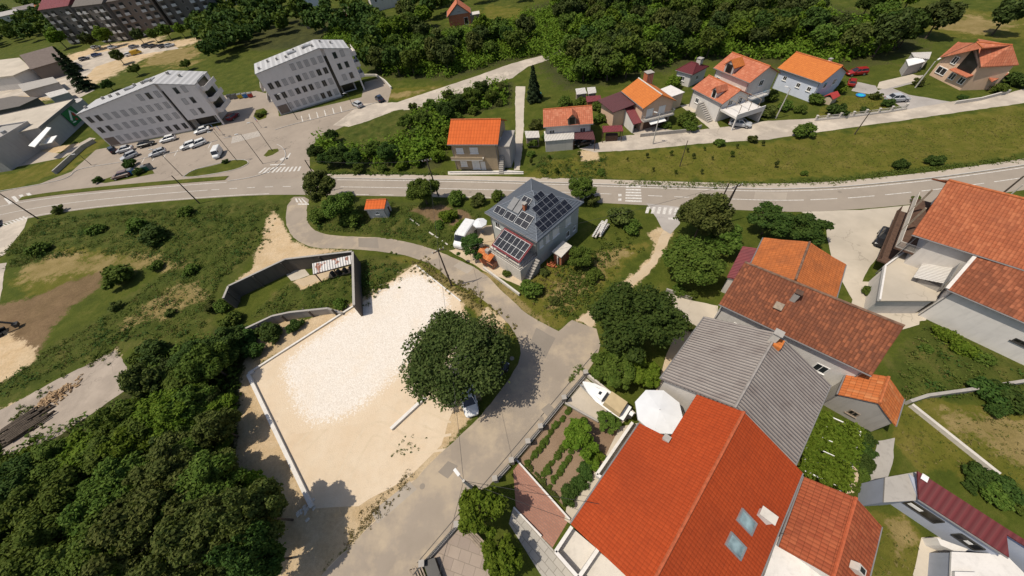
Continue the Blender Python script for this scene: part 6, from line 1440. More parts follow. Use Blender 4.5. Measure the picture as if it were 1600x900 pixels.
# trees of the lower left grove
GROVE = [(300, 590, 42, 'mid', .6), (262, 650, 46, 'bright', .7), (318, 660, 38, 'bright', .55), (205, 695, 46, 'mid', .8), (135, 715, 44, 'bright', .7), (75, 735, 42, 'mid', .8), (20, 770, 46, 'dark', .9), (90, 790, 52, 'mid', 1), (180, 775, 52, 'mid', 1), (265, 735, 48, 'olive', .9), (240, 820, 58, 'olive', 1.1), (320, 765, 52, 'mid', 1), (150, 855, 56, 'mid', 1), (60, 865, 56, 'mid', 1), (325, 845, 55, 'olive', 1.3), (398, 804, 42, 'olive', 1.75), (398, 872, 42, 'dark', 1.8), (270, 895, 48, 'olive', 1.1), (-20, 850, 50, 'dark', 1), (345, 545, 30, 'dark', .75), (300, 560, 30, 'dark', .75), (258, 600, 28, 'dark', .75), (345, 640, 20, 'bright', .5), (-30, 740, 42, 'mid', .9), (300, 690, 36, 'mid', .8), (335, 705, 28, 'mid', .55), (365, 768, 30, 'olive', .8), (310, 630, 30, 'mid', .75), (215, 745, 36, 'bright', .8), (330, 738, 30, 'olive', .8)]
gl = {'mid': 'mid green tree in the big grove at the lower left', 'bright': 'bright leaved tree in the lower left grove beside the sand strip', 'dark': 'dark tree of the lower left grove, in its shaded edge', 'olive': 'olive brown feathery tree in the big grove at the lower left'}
own = {}
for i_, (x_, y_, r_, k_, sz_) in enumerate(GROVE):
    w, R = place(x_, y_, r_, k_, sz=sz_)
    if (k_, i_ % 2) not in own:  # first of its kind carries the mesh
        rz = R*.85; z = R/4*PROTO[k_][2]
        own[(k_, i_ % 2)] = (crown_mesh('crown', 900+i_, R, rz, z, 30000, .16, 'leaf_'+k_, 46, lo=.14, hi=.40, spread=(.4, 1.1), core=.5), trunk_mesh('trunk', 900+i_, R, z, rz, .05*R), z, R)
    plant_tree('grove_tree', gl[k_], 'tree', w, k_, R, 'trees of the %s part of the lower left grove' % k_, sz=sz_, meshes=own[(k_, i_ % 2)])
rg = random.Random(77); GP = np.array([(318, 560), (352, 560), (338, 700), (392, 760), (412, 890), (20, 900), (0, 760), (90, 680), (205, 625), (230, 580)], float)
fill = []
while len(fill) < 46:
    x_, y_ = rg.uniform(0, 425), rg.uniform(560, 895)
    if poly_mask(np.array([[x_]]), np.array([[y_]]), GP, .01)[0, 0] < .5 or any((x_-a)**2+(y_-b)**2 < 900 for a, b in fill): continue
    fill.append((x_, y_))
for x_, y_ in fill:
    k_ = rg.choice(('bright', 'mid', 'mid', 'bright', 'olive', 'walnut')); r_ = rg.uniform(17, 34)
    w, R = place(x_, y_, r_, k_, sz=1.15)
    plant_tree('grove_tree', {'bright': 'small bright green tree squeezed between the big grove crowns', 'mid': 'small mid green tree filling a gap of the lower left grove', 'olive': 'small brownish tree filling a gap of the lower left grove', 'walnut': 'small grey green tree filling a gap of the lower left grove'}[k_], 'tree', w, k_, R, 'small %s trees between the grove crowns' % k_, sz=1.15)
for x_, y_ in ((225, 68), (247, 66), (268, 62), (290, 59), (312, 55), (332, 51), (176, 74), (152, 78), (352, 46), (105, 76)):
    w = G(x_, y_); plant_tree('broadleaf_tree', 'green tree standing before the dark housing blocks', 'tree', w, 'far%d' % rg.choice((0, 2, 4, 5)), rg.uniform(2.8, 4.4), 'trees before the housing blocks')
for x_, y_, r_, k_, l_ in ((238, 550, 24, 'bush_dark', 'dark bush at the upper end of the concrete pad'), (215, 565, 18, 'bush_mid', 'bush at the corner of the concrete pad'), (378, 528, 22, 'bush_dark', 'dark bush below the ruin corner'), (420, 520, 20, 'bush_dark', 'dark bush along the lower ruin wall'), (460, 510, 13, 'bush_dark', 'small dark bush near the end of the lower ruin wall'), (395, 545, 18, 'bush_dark', 'bush between ruin and grove above the sand'), (362, 500, 18, 'bush_mid', 'bush growing over the ruin corner'), (530, 477, 12, 'bush_mid', 'bush inside the ruin at the end wall'), (345, 480, 14, 'bush_mid', 'low bush outside the ruin corner'),
     (186, 428, 26, 'bush_mid', 'round green bush alone in the left meadow'), (238, 368, 22, 'bush_dark', 'dark bush hollow in the left meadow'), (90, 328, 10, 'bush_olive', 'brownish bush by the left end of the road'), (215, 350, 18, 'bush_mid', 'mid green bush in the upper left meadow'), (290, 330, 13, 'bush_mid', 'small bush in the meadow by the roadside pole'), (330, 480, 14, 'bush_olive', 'scrubby bush on the meadow left of the ruin'), (245, 415, 12, 'bush_mid', 'little bush right of the lone round bush'), (60, 390, 16, 'bush_mid', 'bush at the left road bend in the meadow'), (150, 360, 14, 'bush_mid', 'low bush in the middle of the upper left meadow'), (300, 420, 13, 'bush_mid', 'low bush in the meadow above the ruin wall'), (265, 490, 10, 'bush_olive', 'little scrub bush in the lower meadow'), (180, 480, 12, 'bush_olive', 'little scrub bush beside the brown earth'),
     (1545, 612, 24, 'bush_dark', 'large dark shrub on the right lawn, left half'), (1580, 622, 26, 'bush_dark', 'large dark shrub on the right lawn, right half'), (1560, 640, 16, 'bush_dark', 'lower skirt of the dark lawn shrub'), (1500, 545, 18, 'bush_bright', 'bush against the white wall, middle'), (1475, 525, 16, 'bush_bright', 'bush against the white wall, left end'), (1535, 560, 17, 'bush_mid', 'bush against the white wall, right end'), (1450, 545, 10, 'bush_mid', 'small bush in the weeds below the terrace'),
     (1575, 765, 22, 'bush_dark', 'dark shrub behind the burgundy roof, right'), (1530, 745, 20, 'bush_dark', 'dark shrub behind the burgundy roof, left'), (1555, 775, 22, 'bush_mid', 'green shrub tight behind the burgundy roof'), (1590, 790, 16, 'bush_mid', 'shrub at the right edge behind the burgundy roof'), (1515, 762, 9, 'bush_dark', 'little dark shrub at the upper end of the burgundy roof'),
     (1425, 440, 12, 'bush_bright', 'bush on the terrace edge of the balcony house'), (1410, 462, 13, 'bush_olive', 'reddish shrub below the pale terrace'), (1355, 455, 10, 'bush_mid', 'shrub between the orange roof and the pale terrace'), (1435, 472, 12, 'bush_mid', 'shrub beside the mossy roofed house corner'), (1432, 312, 8, 'bush_olive', 'small dry bush by the road at the balcony house'),
     (1255, 203, 17, 'bush_mid', 'tall bush at the lane bend below the blue house'), (1175, 217, 9, 'bush_olive', 'dry grey shrub on the lawn edge by the lane'), (1125, 222, 9, 'bush_mid', 'small green shrub on the lawn edge by the lane'), (1408, 257, 11, 'bush_dark', 'dark bush on the bank above the main road, left'), (1462, 250, 12, 'bush_dark', 'dark bush on the bank above the main road, right'), (1256, 270, 6, 'bush_mid', 'small round bush at the roadside below the lawn'),
     (1070, 185, 16, 'bush_mid', 'bush in the front garden of the peach house'), (1078, 198, 13, 'bush_mid', 'lower bush at the garden wall of the peach house'), (1040, 195, 8, 'bush_mid', 'little shrub by the awning of the peach house'), (1205, 150, 14, 'bush_mid', 'bush between the white house and the blue house'), (1200, 175, 14, 'bush_olive', 'bush beside the terrace over the carport'), (1225, 165, 12, 'bush_mid', 'bush in front of the blue house, left'), (1250, 170, 10, 'bush_mid', 'bush in front of the blue house, middle'), (1275, 155, 13, 'bush_mid', 'bush at the corner of the blue house'), (1310, 137, 12, 'bush_bright', 'rounded green bush by the red cars'), (1308, 172, 14, 'bush_dark', 'dark bush by the garden fence along the lane'), (1350, 172, 7, 'bush_dark', 'small round bush on the grass garden'), (1388, 160, 9, 'bush_dark', 'bush in front of the silver car'), (1368, 150, 9, 'bush_olive', 'dry bush at the edge of the paved yard'), (1437, 128, 9, 'bush_olive', 'dry bush by the pole at the tan hill house'), (1540, 127, 14, 'bush_dark', 'dark bush at the porch of the tan hill house'), (1565, 138, 12, 'bush_mid', 'bush by the lane right of the tan hill house'), (1590, 125, 16, 'bush_dark', 'bush at the right picture edge by the lane'), (1505, 152, 6, 'bush_dark', 'small cypress like shrub on the lawn of the tan hill house'),
     (855, 215, 10, 'bush_mid', 'bush overgrowing the pale lean-to'), (835, 222, 12, 'bush_mid', 'bush beside the white path, near the road'), (838, 195, 12, 'bush_olive', 'bush beside the white path at the dormer house'), (880, 160, 13, 'bush_mid', 'bush behind the dormer house, left'), (905, 160, 12, 'bush_mid', 'bush behind the dormer house, right'), (935, 165, 12, 'bush_mid', 'bush left of the mauve annex roof'), (935, 185, 11, 'bush_mid', 'bush between the dormer house and the shelter'), (970, 183, 9, 'bush_bright', 'shrub at the foot of the peach house annex'), (1055, 130, 14, 'bush_bright', 'bright bush beside the flat roofed shed'), (1078, 118, 9, 'bush_dark', 'dark conifer like bush at the bungalow'), (830, 240, 8, 'bush_mid', 'shrub on the lawn corner at the tan house'), (850, 268, 7, 'bush_mid', 'lowest shrub on the lawn beside the tan house'), (938, 270, 8, 'bush_mid', 'shrub at the roadside below the bare earth patch'),
     (152, 281, 7, 'bush_dark', 'small clipped bush by the parking area'), (202, 256, 10, 'bush_dark', 'round bush hiding the silver car'), (216, 268, 8, 'bush_dark', 'low bush between the waste bins'), (352, 252, 5, 'bush_dark', 'tiny bush behind the white pickup'), (404, 180, 6, 'bush_olive', 'hedge bush on the round island by the apartments'), (412, 176, 5, 'bush_mid', 'small hedge bush on the round island')):
    tree(x_, y_, r_, k_, l_)
# conifers
for x_, y_, hgt_, R_, lab in ((835, 158, 8.5, 1.9, 'slim dark spruce beside the trampoline'), (138, 140, 13., 3.6, 'dark conifer behind the grey apartment block'), (122, 112, 10., 2.2, 'slender conifer left of the larger dark conifer')):
    w = G(x_, y_); T = empty('conifer_tree', w, 0, lab, 'tree'); mesh_obj('crown', conifer_mesh('crown', int(x_), R_, hgt_, 9000, .36, 'leaf_conifer'), T)
    part(T, 'trunk', 'bark', lambda mb: mb.tube([(0, 0, -.05), (0, 0, hgt_*.8)], .16, .05))
for x_, y_, r_, k_, l_ in ((183, 88, 10, 'olive', 'thin tree leaning over the far dirt car park'), (168, 132, 9, 'dark', 'dark shrub tree right of the far conifer'), (210, 108, 9, 'mid', 'small tree behind the apartment roof ridge'), (290, 100, 8, 'mid', 'small tree at the end of the dry field')):
    tree(x_, y_, r_, k_, l_, 'broadleaf_tree')
# saplings on the lawn
SAP = [(858, 250), (885, 262), (905, 246), (930, 268), (980, 252), (1010, 247), (1048, 243), (1073, 238), (1082, 248), (1100, 235), (1112, 250), (1150, 232), (1142, 245), (1190, 228), (1095, 272), (1055, 272), (1210, 262), (1020, 268), (870, 272), (830, 258)]
sp_m = None
for i_, (x_, y_) in enumerate(SAP):
    w = G(x_, y_); T = plant_tree('sapling', 'thin young sapling planted on the mown lawn above the main road', 'sapling', w, 'olive' if i_ % 3 else 'mid', random.uniform(.22, .46), 'saplings on the lawn', sz=1.5)
# vegetable rows
def row_plants(a, b, n, r, lab, grp, key='bush_mid'):
    A, B = G(*a), G(*b)
    for i in range(n):
        w = A+(B-A)*(i+.5)/n+np.array([random.uniform(-.15, .15), random.uniform(-.12, .12), 0])
        plant_tree('vegetable_plant', lab, 'plant', w, key, r*random.uniform(.7, 1.25), grp, sz=.8)
row_plants((893, 637), (822, 727), 22, .38, 'leafy vegetable plant in the row next to the garden fence', 'plants of the row by the fence')
row_plants((914, 653), (846, 745), 22, .40, 'leafy vegetable plant in the middle row of the bed', 'plants of the middle row')
row_plants((896, 702), (858, 762), 13, .34, 'small vegetable plant in the inner row below the fruit tree', 'plants of the inner row')
row_plants((920, 728), (882, 785), 7, .85, 'dark dense vine bush along the house path wall', 'bushes along the house path', 'bush_dark'); row_plants((932, 712), (915, 735), 3, .8, 'bright bush between the fruit tree and the vine bushes', 'bright bushes by the fruit tree', 'bush_bright')
row_plants((826, 728), (874, 782), 16, .24, 'tiny herb at the lower edge of the vegetable bed', 'herbs at the bed edge', 'bush_olive')
row_plants((1352, 680), (1345, 735), 7, .75, 'dark hedge plant beside the narrow soil strip', 'hedge by the soil strip', 'bush_dark'); row_plants((1348, 735), (1338, 772), 4, .5, 'low plant at the end of the narrow soil strip', 'low plants by the soil strip', 'bush_mid')
# pergola with vines
pg = PG([(1272, 640), (1345, 672), (1322, 765), (1255, 735)], 2.4); T = empty('vine_pergola', (0, 0, 0), 0, 'pale framed pergola overgrown with bright vines beside the grey roof', 'pergola')
for q in pg: part(T, 'post', 'white_paint', lambda mb: mb.beam((q[0], q[1], 0), (q[0], q[1], 2.4), .1, .1))
part(T, 'frame', 'white_paint', lambda mb: [mb.beam((*pg[i][:2], 2.42), (*pg[(i+1) % 4][:2], 2.42), .1, .08) for i in range(4)]+[mb.beam((*(pg[0]*(1-f)+pg[3]*f)[:2], 2.5), (*(pg[1]*(1-f)+pg[2]*f)[:2], 2.5), .07, .06) for f in (.2, .4, .6, .8)])
rng_ = np.random.default_rng(5); n_ = 15000; uv_ = rng_.random((n_, 2)); P4 = np.array([p[:2] for p in pg])
pp = (P4[0]*(1-uv_[:, :1])+P4[1]*uv_[:, :1])*(1-uv_[:, 1:])+(P4[3]*(1-uv_[:, :1])+P4[2]*uv_[:, :1])*uv_[:, 1:]
gap = np.array([mn.noise(Vector((a*.8, b*.8, 2))) for a, b in pp]); pp = pp+rng_.normal(size=pp.shape)*.22; zz = 2.5+.65*np.array([mn.noise(Vector((a*1.1, b*1.1, 9))) for a, b in pp])+rng_.uniform(-.4, .35, n_)
ps = np.c_[pp, zz][gap > -.2+rng_.uniform(-.12, .12, n_)]; v_, q_ = leaf_quads(ps, unit(rng_.normal(size=ps.shape)*.7+[0, 0, .8]), .15, rng_); mesh_obj('vine', np_mesh('vine', v_, q_, 'leaf_bright'), T)
# ------------------------------------------------------------------ the wood
def sample_region(px, spacing, rng):
    p = np.array([q[:2] for q in PG(px)]); lo_, hi_ = p.min(0), p.max(0); out = []; cell = {}
    N = int((hi_-lo_).prod()/spacing**2*2.2)
    c = rng.uniform(lo_, hi_, (N, 2)); inside = poly_mask(c[:, 0], c[:, 1], p, .01) > .5
    for a in c[inside]:
        k = (int(a[0]//spacing), int(a[1]//spacing))
        if any((a[0]-b[0])**2+(a[1]-b[1])**2 < spacing**2 for i in (-1, 0, 1) for j in (-1, 0, 1) for b in cell.get((k[0]+i, k[1]+j), [])): continue
        cell.setdefault(k, []).append(a); out.append(a)
    return out
WOODS = [([(885, 100), (960, 132), (1000, 128), (1060, 92), (1108, 92), (1140, 80), (1210, 95), (1245, 76), (1320, 98), (1345, 95), (1300, 60), (1190, 40), (1120, -25), (870, -25), (860, 20), (885, 60)], 4.7),
         ([(570, 70), (592, 112), (620, 128), (700, 118), (740, 106), (830, 78), (848, 60), (800, 66), (740, 66), (690, 52), (640, 30), (600, 45)], 5.2),
         ([(1320, 95), (1410, 90), (1400, 60), (1360, 50), (1300, 60)], 6), ([(1335, 45), (1345, -10), (1400, -10), (1415, 40), (1390, 58)], 5.5), ([(1500, 62), (1530, 45), (1570, 52), (1560, 70)], 5), ([(1385, 85), (1440, 72), (1500, 60), (1490, 52), (1440, 52), (1400, 70)], 6.5), ([(1190, 60), (1300, 70), (1330, 30), (1250, 20), (1180, 10)], 9),
         ([(880, 130), (960, 140), (960, 120), (890, 110)], 5.5), ([(1590, 70), (1660, 60), (1660, 110), (1600, 110)], 5)]
FARW = [([(330, 95), (398, 60), (480, 52), (560, 70), (600, 40), (560, 15), (330, 15), (312, 45)], 7), ([(640, 30), (700, 40), (760, 10), (720, -15), (600, -15), (560, 15)], 7.5), ([(-40, 85), (10, 72), (60, 66), (105, 60), (112, 40), (90, 22), (30, 30), (-40, 40)], 7), ([(310, 62), (325, 95), (350, 100), (400, 70), (380, 40), (330, 40)], 6.5),
        ([(320, 20), (600, 5), (600, -15), (320, -15)], 9), ([(850, -15), (1200, -15), (1210, -45), (850, -45)], 8), ([(60, 25), (100, 20), (140, 12), (100, 5), (40, 12)], 8), ([(560, 100), (590, 118), (600, 110), (575, 75)], 6), ([(740, 2), (850, 2), (850, -12), (700, -12)], 10)]
rngw = np.random.default_rng(11); spots = []
for px_, s_ in WOODS: spots += [tuple(a) for a in sample_region(px_, s_, rngw)]
def clear_of(a, pts): return all((a[0]-p[0])**2+(a[1]-p[1])**2 > r*r for p, r in pts)
KEEP = [(G(720, 35), 9), (G(712, 55), 10), (G(735, 48), 10), (G(700, 42), 8), (G(800, 30), 12), (G(775, 25), 12), (G(1090, 108), 6), (G(1160, 100), 9)]
spots = [a for a in spots if clear_of(a, KEEP)]
spots.sort(key=lambda a: a[0]**2+a[1]**2)
wl = ['leafy green tree in the wood above the houses', 'dark tree in the wood above the houses', 'tall green tree in the wood above the houses', 'olive tinted tree in the wood above the houses', 'bright green tree in the wood above the houses', 'low spreading tree in the wood above the houses']
print('WOOD', len(spots))
far_extra = spots[290:]
for a in spots[:290]:
    k = int(rngw.choice(6, p=[.28, .12, .16, .13, .19, .12]))
    plant_tree('woodland_tree', wl[k], 'tree', a, 'far%d' % k, float(rngw.uniform(2.5, 3.9)), 'woodland trees, ' + wl[k].split(' in ')[0], sz=float(rngw.uniform(.85, 1.15)))
def mass(name, label, cat, pts, mat, n, leaf, R0, R1, seed):
    rng = np.random.default_rng(seed); V = []; 
    for a in pts:
        R = rng.uniform(R0, R1); p, d = crown_pts(rng, R, R*.85, n, 9); nr = unit(d*.5+rng.normal(size=d.shape)*.5+[0, 0, .5])
        v, q = leaf_quads(p+[a[0], a[1], R*1.1], nr, leaf, rng); V.append(v)
    V = np.concatenate(V); me = np_mesh(name, V, np.arange(len(V)).reshape(-1, 4), mat); return tag(mesh_obj(name, me), label, cat, None, 'stuff')
fs = [tuple(a) for px_, s_ in FARW for a in sample_region(px_, s_, rngw)]
bl = [(G(x, y), r) for x, y, r in ((20, 40, 14), (48, 30, 13), (488, 12, 15), (604, 16, 14), (560, 34, 9), (632, 8, 9), (372, 8, 16), (487, 43, 8), (130, 60, 16), (720, 30, 14))]
fs = [a for a in fs if clear_of(a, bl)]
print('FAR', len(fs)+len(far_extra))
mass('distant_woodland', 'dark woodland reaching to the far top of the view', 'woodland', [a for i, a in enumerate(fs+far_extra) if i % 3 != 0], 'leaf_dark', 600, .75, 3.4, 5.2, 3)
mass('distant_woodland', 'lighter green woodland mixed into the far dark wood', 'woodland', [a for i, a in enumerate(fs+far_extra) if i % 3 == 0], 'leaf_mid', 600, .75, 3.2, 4.8, 4)
# undergrowth and grass
def scatter(mask, lo_, hi_, n, rng, thr=.75, sand=.3):
    c = rng.uniform(lo_, hi_, (n, 2)); j = np.clip(np.searchsorted(GY, c[:, 1]), 0, len(GY)-1); i = np.clip(np.searchsorted(GX, c[:, 0]), 0, len(GX)-1)
    return c[(MASK[mask][j, i] > thr) & (MASK['sand'][j, i] < sand) & (MASK['soil'][j, i] < sand)]
def clumps(name, label, cat, c, per, rad, h, leaf, mat, seed, up=.5, mod=.5, aspect=.5):
    rng = np.random.default_rng(seed)
    if mod: c = np.array([a for a in c if mn.noise(Vector((a[0]*.16, a[1]*.16, seed)))+.5*mn.noise(Vector((a[0]*.6, a[1]*.6, seed))) > -mod*.5+rng.uniform(-.25, .25)])
    n = len(c); k = np.repeat(np.arange(n), per); s = rng.uniform(.5, 1.35, n)[k]
    d = rng.normal(size=(n*per, 3)); d[:, 2] = np.abs(d[:, 2]); d = unit(d)*rng.uniform(.3, 1, (n*per, 1))
    p = np.c_[c[k], np.zeros(n*per)]+d*np.array([rad, rad, h])*s[:, None]; p[:, 2] += .03
    v, q = leaf_quads(p, unit(d+rng.normal(size=d.shape)*.5+[0, 0, up]), leaf, rng, aspect)
    return tag(mesh_obj(name, np_mesh(name, v, q, mat)), label, cat, None, 'stuff')
rs = np.random.default_rng(21)
clumps('weeds', 'tall green weeds covering the meadow and rough plots', 'weeds', scatter('lush', (-105, 0), (60, 80), 46000, rs), 15, .6, .6, .125, 'weed', 5, mod=.75)
clumps('bramble', 'dark bramble patches in the meadow and rough plots', 'weeds', scatter('lush', (-105, 0), (60, 80), 19000, rs), 18, .7, .95, .15, 'leaf_dark', 15, mod=-.2)
clumps('dry_weeds', 'straw coloured grass stalks among the green weeds', 'weeds', scatter('lush', (-105, 0), (60, 80), 26000, rs), 14, .5, .5, .10, 'weed_dry', 6, mod=.1, aspect=.3)
clumps('undergrowth', 'dark undergrowth on the floor of the grove and wood', 'undergrowth', scatter('wood', (-75, -10), (10, 45), 6000, rs), 16, 1.1, 1.2, .26, 'leaf_mid', 7, mod=.7)
clumps('understorey', 'continuous green understorey between the trees of the upper wood', 'undergrowth', scatter('wood', (-60, 70), (130, 215), 30000, rs), 16, 1.9, 2.9, .40, 'leaf_bright', 17, mod=.8)
clumps('grass', 'short dry grass tufts on the lawns and verges', 'grass', scatter('dry', (-45, -10), (110, 90), 60000, rs), 4, .22, .10, .09, 'grass_blade', 8, mod=.5, aspect=.25)
clumps('grass', 'yellow straw tufts on the dry parts of the lawns', 'grass', scatter('dry', (-45, -10), (110, 90), 26000, rs), 4, .25, .14, .12, 'weed_dry', 9, mod=.05, aspect=.25)
def verge(px, n, spread, seed, name, label, mat, rad, h, leaf, per=12):
    p = resample(PG(px), .3, closed=False); rng = np.random.default_rng(seed); p = np.array(p); c = p[rng.integers(0, len(p), n)]+rng.normal(size=(n, 2))*spread
    return clumps(name, label, 'weeds', c, per, rad, h, leaf, mat, seed, mod=.8)
verge([(634, 742), (606, 786), (574, 811), (544, 846)], 110, .45, 31, 'verge_weeds', 'weeds on the sandy verge beside the shaded road edge', 'weed_dry', .3, .22, .07)
verge([(600, 715), (640, 700), (650, 690)], 26, .5, 32, 'verge_weeds', 'sparse weeds dotting the sand near the road', 'weed', .2, .15, .06)
verge([(650, 411), (690, 436), (745, 470), (800, 520)], 260, .7, 33, 'verge_weeds', 'dry weeds on the bank between road and gravel lot', 'weed_dry', .3, .3, .13)
verge([(893, 592), (900, 582), (908, 574)], 24, .22, 34, 'verge_weeds', 'weeds at the road edge by the garden fence end', 'weed', .3, .25, .1)
verge([(960, 285), (1100, 290), (1300, 284), (1450, 265), (1600, 248)], 1100, .4, 35, 'verge_weeds', 'rough weeds along the top of the main road pavement', 'grass_blade', .4, .3, .11)
verge([(500, 271), (600, 272), (690, 273)], 260, .3, 36, 'verge_weeds', 'weeds along the pavement below the thicket', 'weed', .4, .45, .16)
verge([(410, 385), (405, 365), (425, 350)], 40, 1., 37, 'verge_weeds', 'sparse weeds on the sandy track left of the side road', 'weed', .35, .3, .14)
verge([(560, 440), (600, 430), (580, 460), (610, 410)], 160, 1.6, 38, 'verge_weeds', 'weeds and rubble plants right of the ruin', 'weed', .35, .35, .14)
verge([(880, 410), (930, 460), (870, 480), (940, 400), (970, 380)], 420, 1.3, 39, 'verge_weeds', 'mixed weeds on the slope below the solar house', 'weed', .45, .45, .16); verge([(840, 430), (870, 460), (900, 440)], 120, 1.5, 40, 'verge_weeds', 'dry stalks on the slope below the solar house', 'weed_dry', .3, .3, .1)
verge([(60, 680), (30, 640), (100, 590), (180, 545)], 120, .8, 41, 'verge_weeds', 'weeds along the edge of the concrete pad', 'weed', .4, .4, .14)
# ------------------------------------------------------------------ vehicles
def loft(mb, secs, close=True):
    """secs: rings of equal length"""
    for a, b in zip(secs[:-1], secs[1:]):
        n = len(a)
        for k in range(n): j = (k+1) % n; mb.face([a[k], b[k], b[j], a[j]], smooth=False)
    mb.face(secs[0]); mb.face(secs[-1][::-1])
def ring(x, hw, zb, zt, ch=.12):
    return [(x, -hw+ch, zb), (x, -hw, zb+ch), (x, -hw, zt-ch), (x, -hw+ch*1.3, zt), (x, hw-ch*1.3, zt), (x, hw, zt-ch), (x, hw, zb+ch), (x, hw-ch, zb)]
def car_proto(kind):
    T = bpy.data.objects.new('car', None); link(T)
    if kind == 'van':
        L, hw = 5.4, .98; body = [(-2.7, .9, .45, 2.2), (-2.6, .97, .35, 2.36), (0.8, .98, .32, 2.4), (1.35, .96, .32, 2.28), (1.95, .95, .32, 1.35), (2.55, .9, .35, 1.12), (2.72, .78, .42, .9)]
        gl = [((1.38, .86, 2.16), (1.38, -.86, 2.16), (2.0, -.88, 1.42), (2.0, .88, 1.42))]; wx, wr = (-1.75, 1.75), .36
    else:
        L, hw = 4.25, .87; hb = kind == 'hatch'
        body = [(-2.12, .70, .42, .86), (-2.02, .83, .30, .98), (-1.2, .87, .26, .97), (.2, .87, .25, .95), (.95, .86, .26, .93), (1.75, .82, .28, .80), (2.05, .72, .32, .70), (2.13, .6, .40, .60)]
        wx, wr = (-1.28, 1.32), .32
    mb = MB(); loft(mb, [ring(x, h, zb, zt) for x, h, zb, zt in body][::-1])
    if kind != 'van':
        rx0 = -1.75 if hb else -1.15; bx0 = -2.02 if hb else -1.6
        b = [(bx0, -.74, .93), (1.0, -.76, .93), (1.0, .76, .93), (bx0, .74, .93)]; t = [(rx0, -.58, 1.42), (.22, -.58, 1.42), (.22, .58, 1.42), (rx0, .58, 1.42)]
        r2 = [(p[0]*1.0, p[1]*.92, 1.475) for p in t]; mb.hexa([(p[0], p[1]*1.03, 1.41) for p in t], r2)
        for k in range(4): mb.beam(b[k], (t[k][0], t[k][1], 1.43), .07, .07)
        mb.beam((-.35, -.755, .93), (-.35, -.59, 1.43), .08, .05); mb.beam((-.35, .755, .93), (-.35, .59, 1.43), .08, .05)
        mb.box(.72, .9, -.98, -.84, .93, 1.05); mb.box(.72, .9, .84, .98, .93, 1.05)
    body_o = mb.build('body', 'paint_white', T)
    g = MB()
    if kind == 'van':
        q = gl[0]; g.face(q); g.face([(a+.02, b_, c+.03) for a, b_, c in q][::-1] if False else [(a+.035, b_, c+.03) for a, b_, c in q][::-1]); 
        for sy in (-1, 1): g.box(.75, 1.45, sy*.975-.02, sy*.975+.02, 1.45, 1.95)
        g.box(-2.70, -2.66, -.7, .7, 1.5, 2.0)
    else: g.hexa([(p[0]*.985, p[1]*.985, .93) for p in b], [(p[0], p[1]*.985, 1.415) for p in t])
    g.build('window', 'car_glass', T)
    w = MB(); w.disc((0, 0, 0), (0, 1, 0), wr, .2, 16); wo = None
    for x in wx:
        for sy in (-1, 1):
            if wo is None: o = w.build('wheel', 'tyre', T); me = o.data; rb = MB(); rb.disc((0, 0, 0), (0, 1, 0), wr*.62, .23, 12); r = rb.build('rim', 'rim', o); rme = r.data; wo = o
            else: o = link(bpy.data.objects.new('wheel', me), T); link(bpy.data.objects.new('rim', rme), o)
            o.location = (x, sy*(hw-.08), wr)
    for sy in (-1, 1):
        m = MB(); xf = body[-2][0]; m.box(xf-.12, xf+.02, sy*.58-.14, sy*.58+.14, .56, .70); m.build('headlight', 'head_lamp', T)
        m = MB(); m.box(body[0][0]-.03, body[0][0]+.12, sy*.6-.12, sy*.6+.1, .70 if kind != 'van' else .9, .86 if kind != 'van' else 1.2); m.build('tail_light', 'tail_lamp', T)
    return T
CARS = {k: car_proto(k) for k in ('hatch', 'sedan', 'van')}; used = set()
def car(kind, c, to, colour, label, name=None, cat=None, s=1.):
    src = CARS[kind]
    T = src if kind not in used else copy_tree(src); used.add(kind)
    T.name = name or 'parked_car'; w = G(*c); T.location = (w[0], w[1], .02); T.rotation_euler = (0, 0, wdir(c, to)); T.scale = (s, s, s)
    for ch in T.children:
        if ch.name.startswith('body'): ch.material_slots[0].link = 'OBJECT'; ch.material_slots[0].material = M['paint_'+colour]
    return tag(T, label, cat or 'car')
car('van', (728, 374), (716, 392), 'white', 'white panel van parked beside the solar house', 'van', 'van')
car('van', (343, 243), (338, 254), 'white', 'white delivery van by the parking lot island', 'van', 'van', .8)
car('hatch', (734, 626), (741, 658), 'white', 'white car half under the walnut tree, nearer the camera'); car('sedan', (775, 588), (795, 560), 'black', 'dark car parked in the shadow under the walnut tree')
car('sedan', (198, 236.5), (184, 240), 'silver', 'silver car at the left end of the apartment front'); car('hatch', (179, 237), (174, 232), 'black', 'black car squeezed at the apartment corner by the silver one'); car('sedan', (231, 228), (244, 224.5), 'black', 'black car in front of the apartment block between silver and white'); car('hatch', (265, 220.5), (252, 224), 'white', 'white car at the middle of the apartment front'); car('sedan', (318, 207), (305, 211), 'white', 'white saloon at the right end of the apartment front')
car('hatch', (249, 242), (240, 245), 'silver', 'small silver car parked alone in the lot aisle'); car('hatch', (297, 230.5), (290, 233), 'white', 'left one of two white cars side by side in the lot'); car('hatch', (312, 227.5), (303, 231), 'white', 'right one of two white cars side by side in the lot')
car('hatch', (193, 277), (182, 280), 'brown', 'brownish car beside the clipped bush and waste bins'); car('hatch', (205, 247), (198, 250), 'silver', 'silver car behind the round bush'); car('hatch', (366, 185), (372, 180), 'darkred', 'dark red car in the shade beside the apartment block')
car('hatch', (560, 166), (552, 162), 'silver', 'silver car in front of the lone apartment block'); car('sedan', (594, 157), (586, 150), 'navy', 'dark blue car at the end of the bay by the lone block')
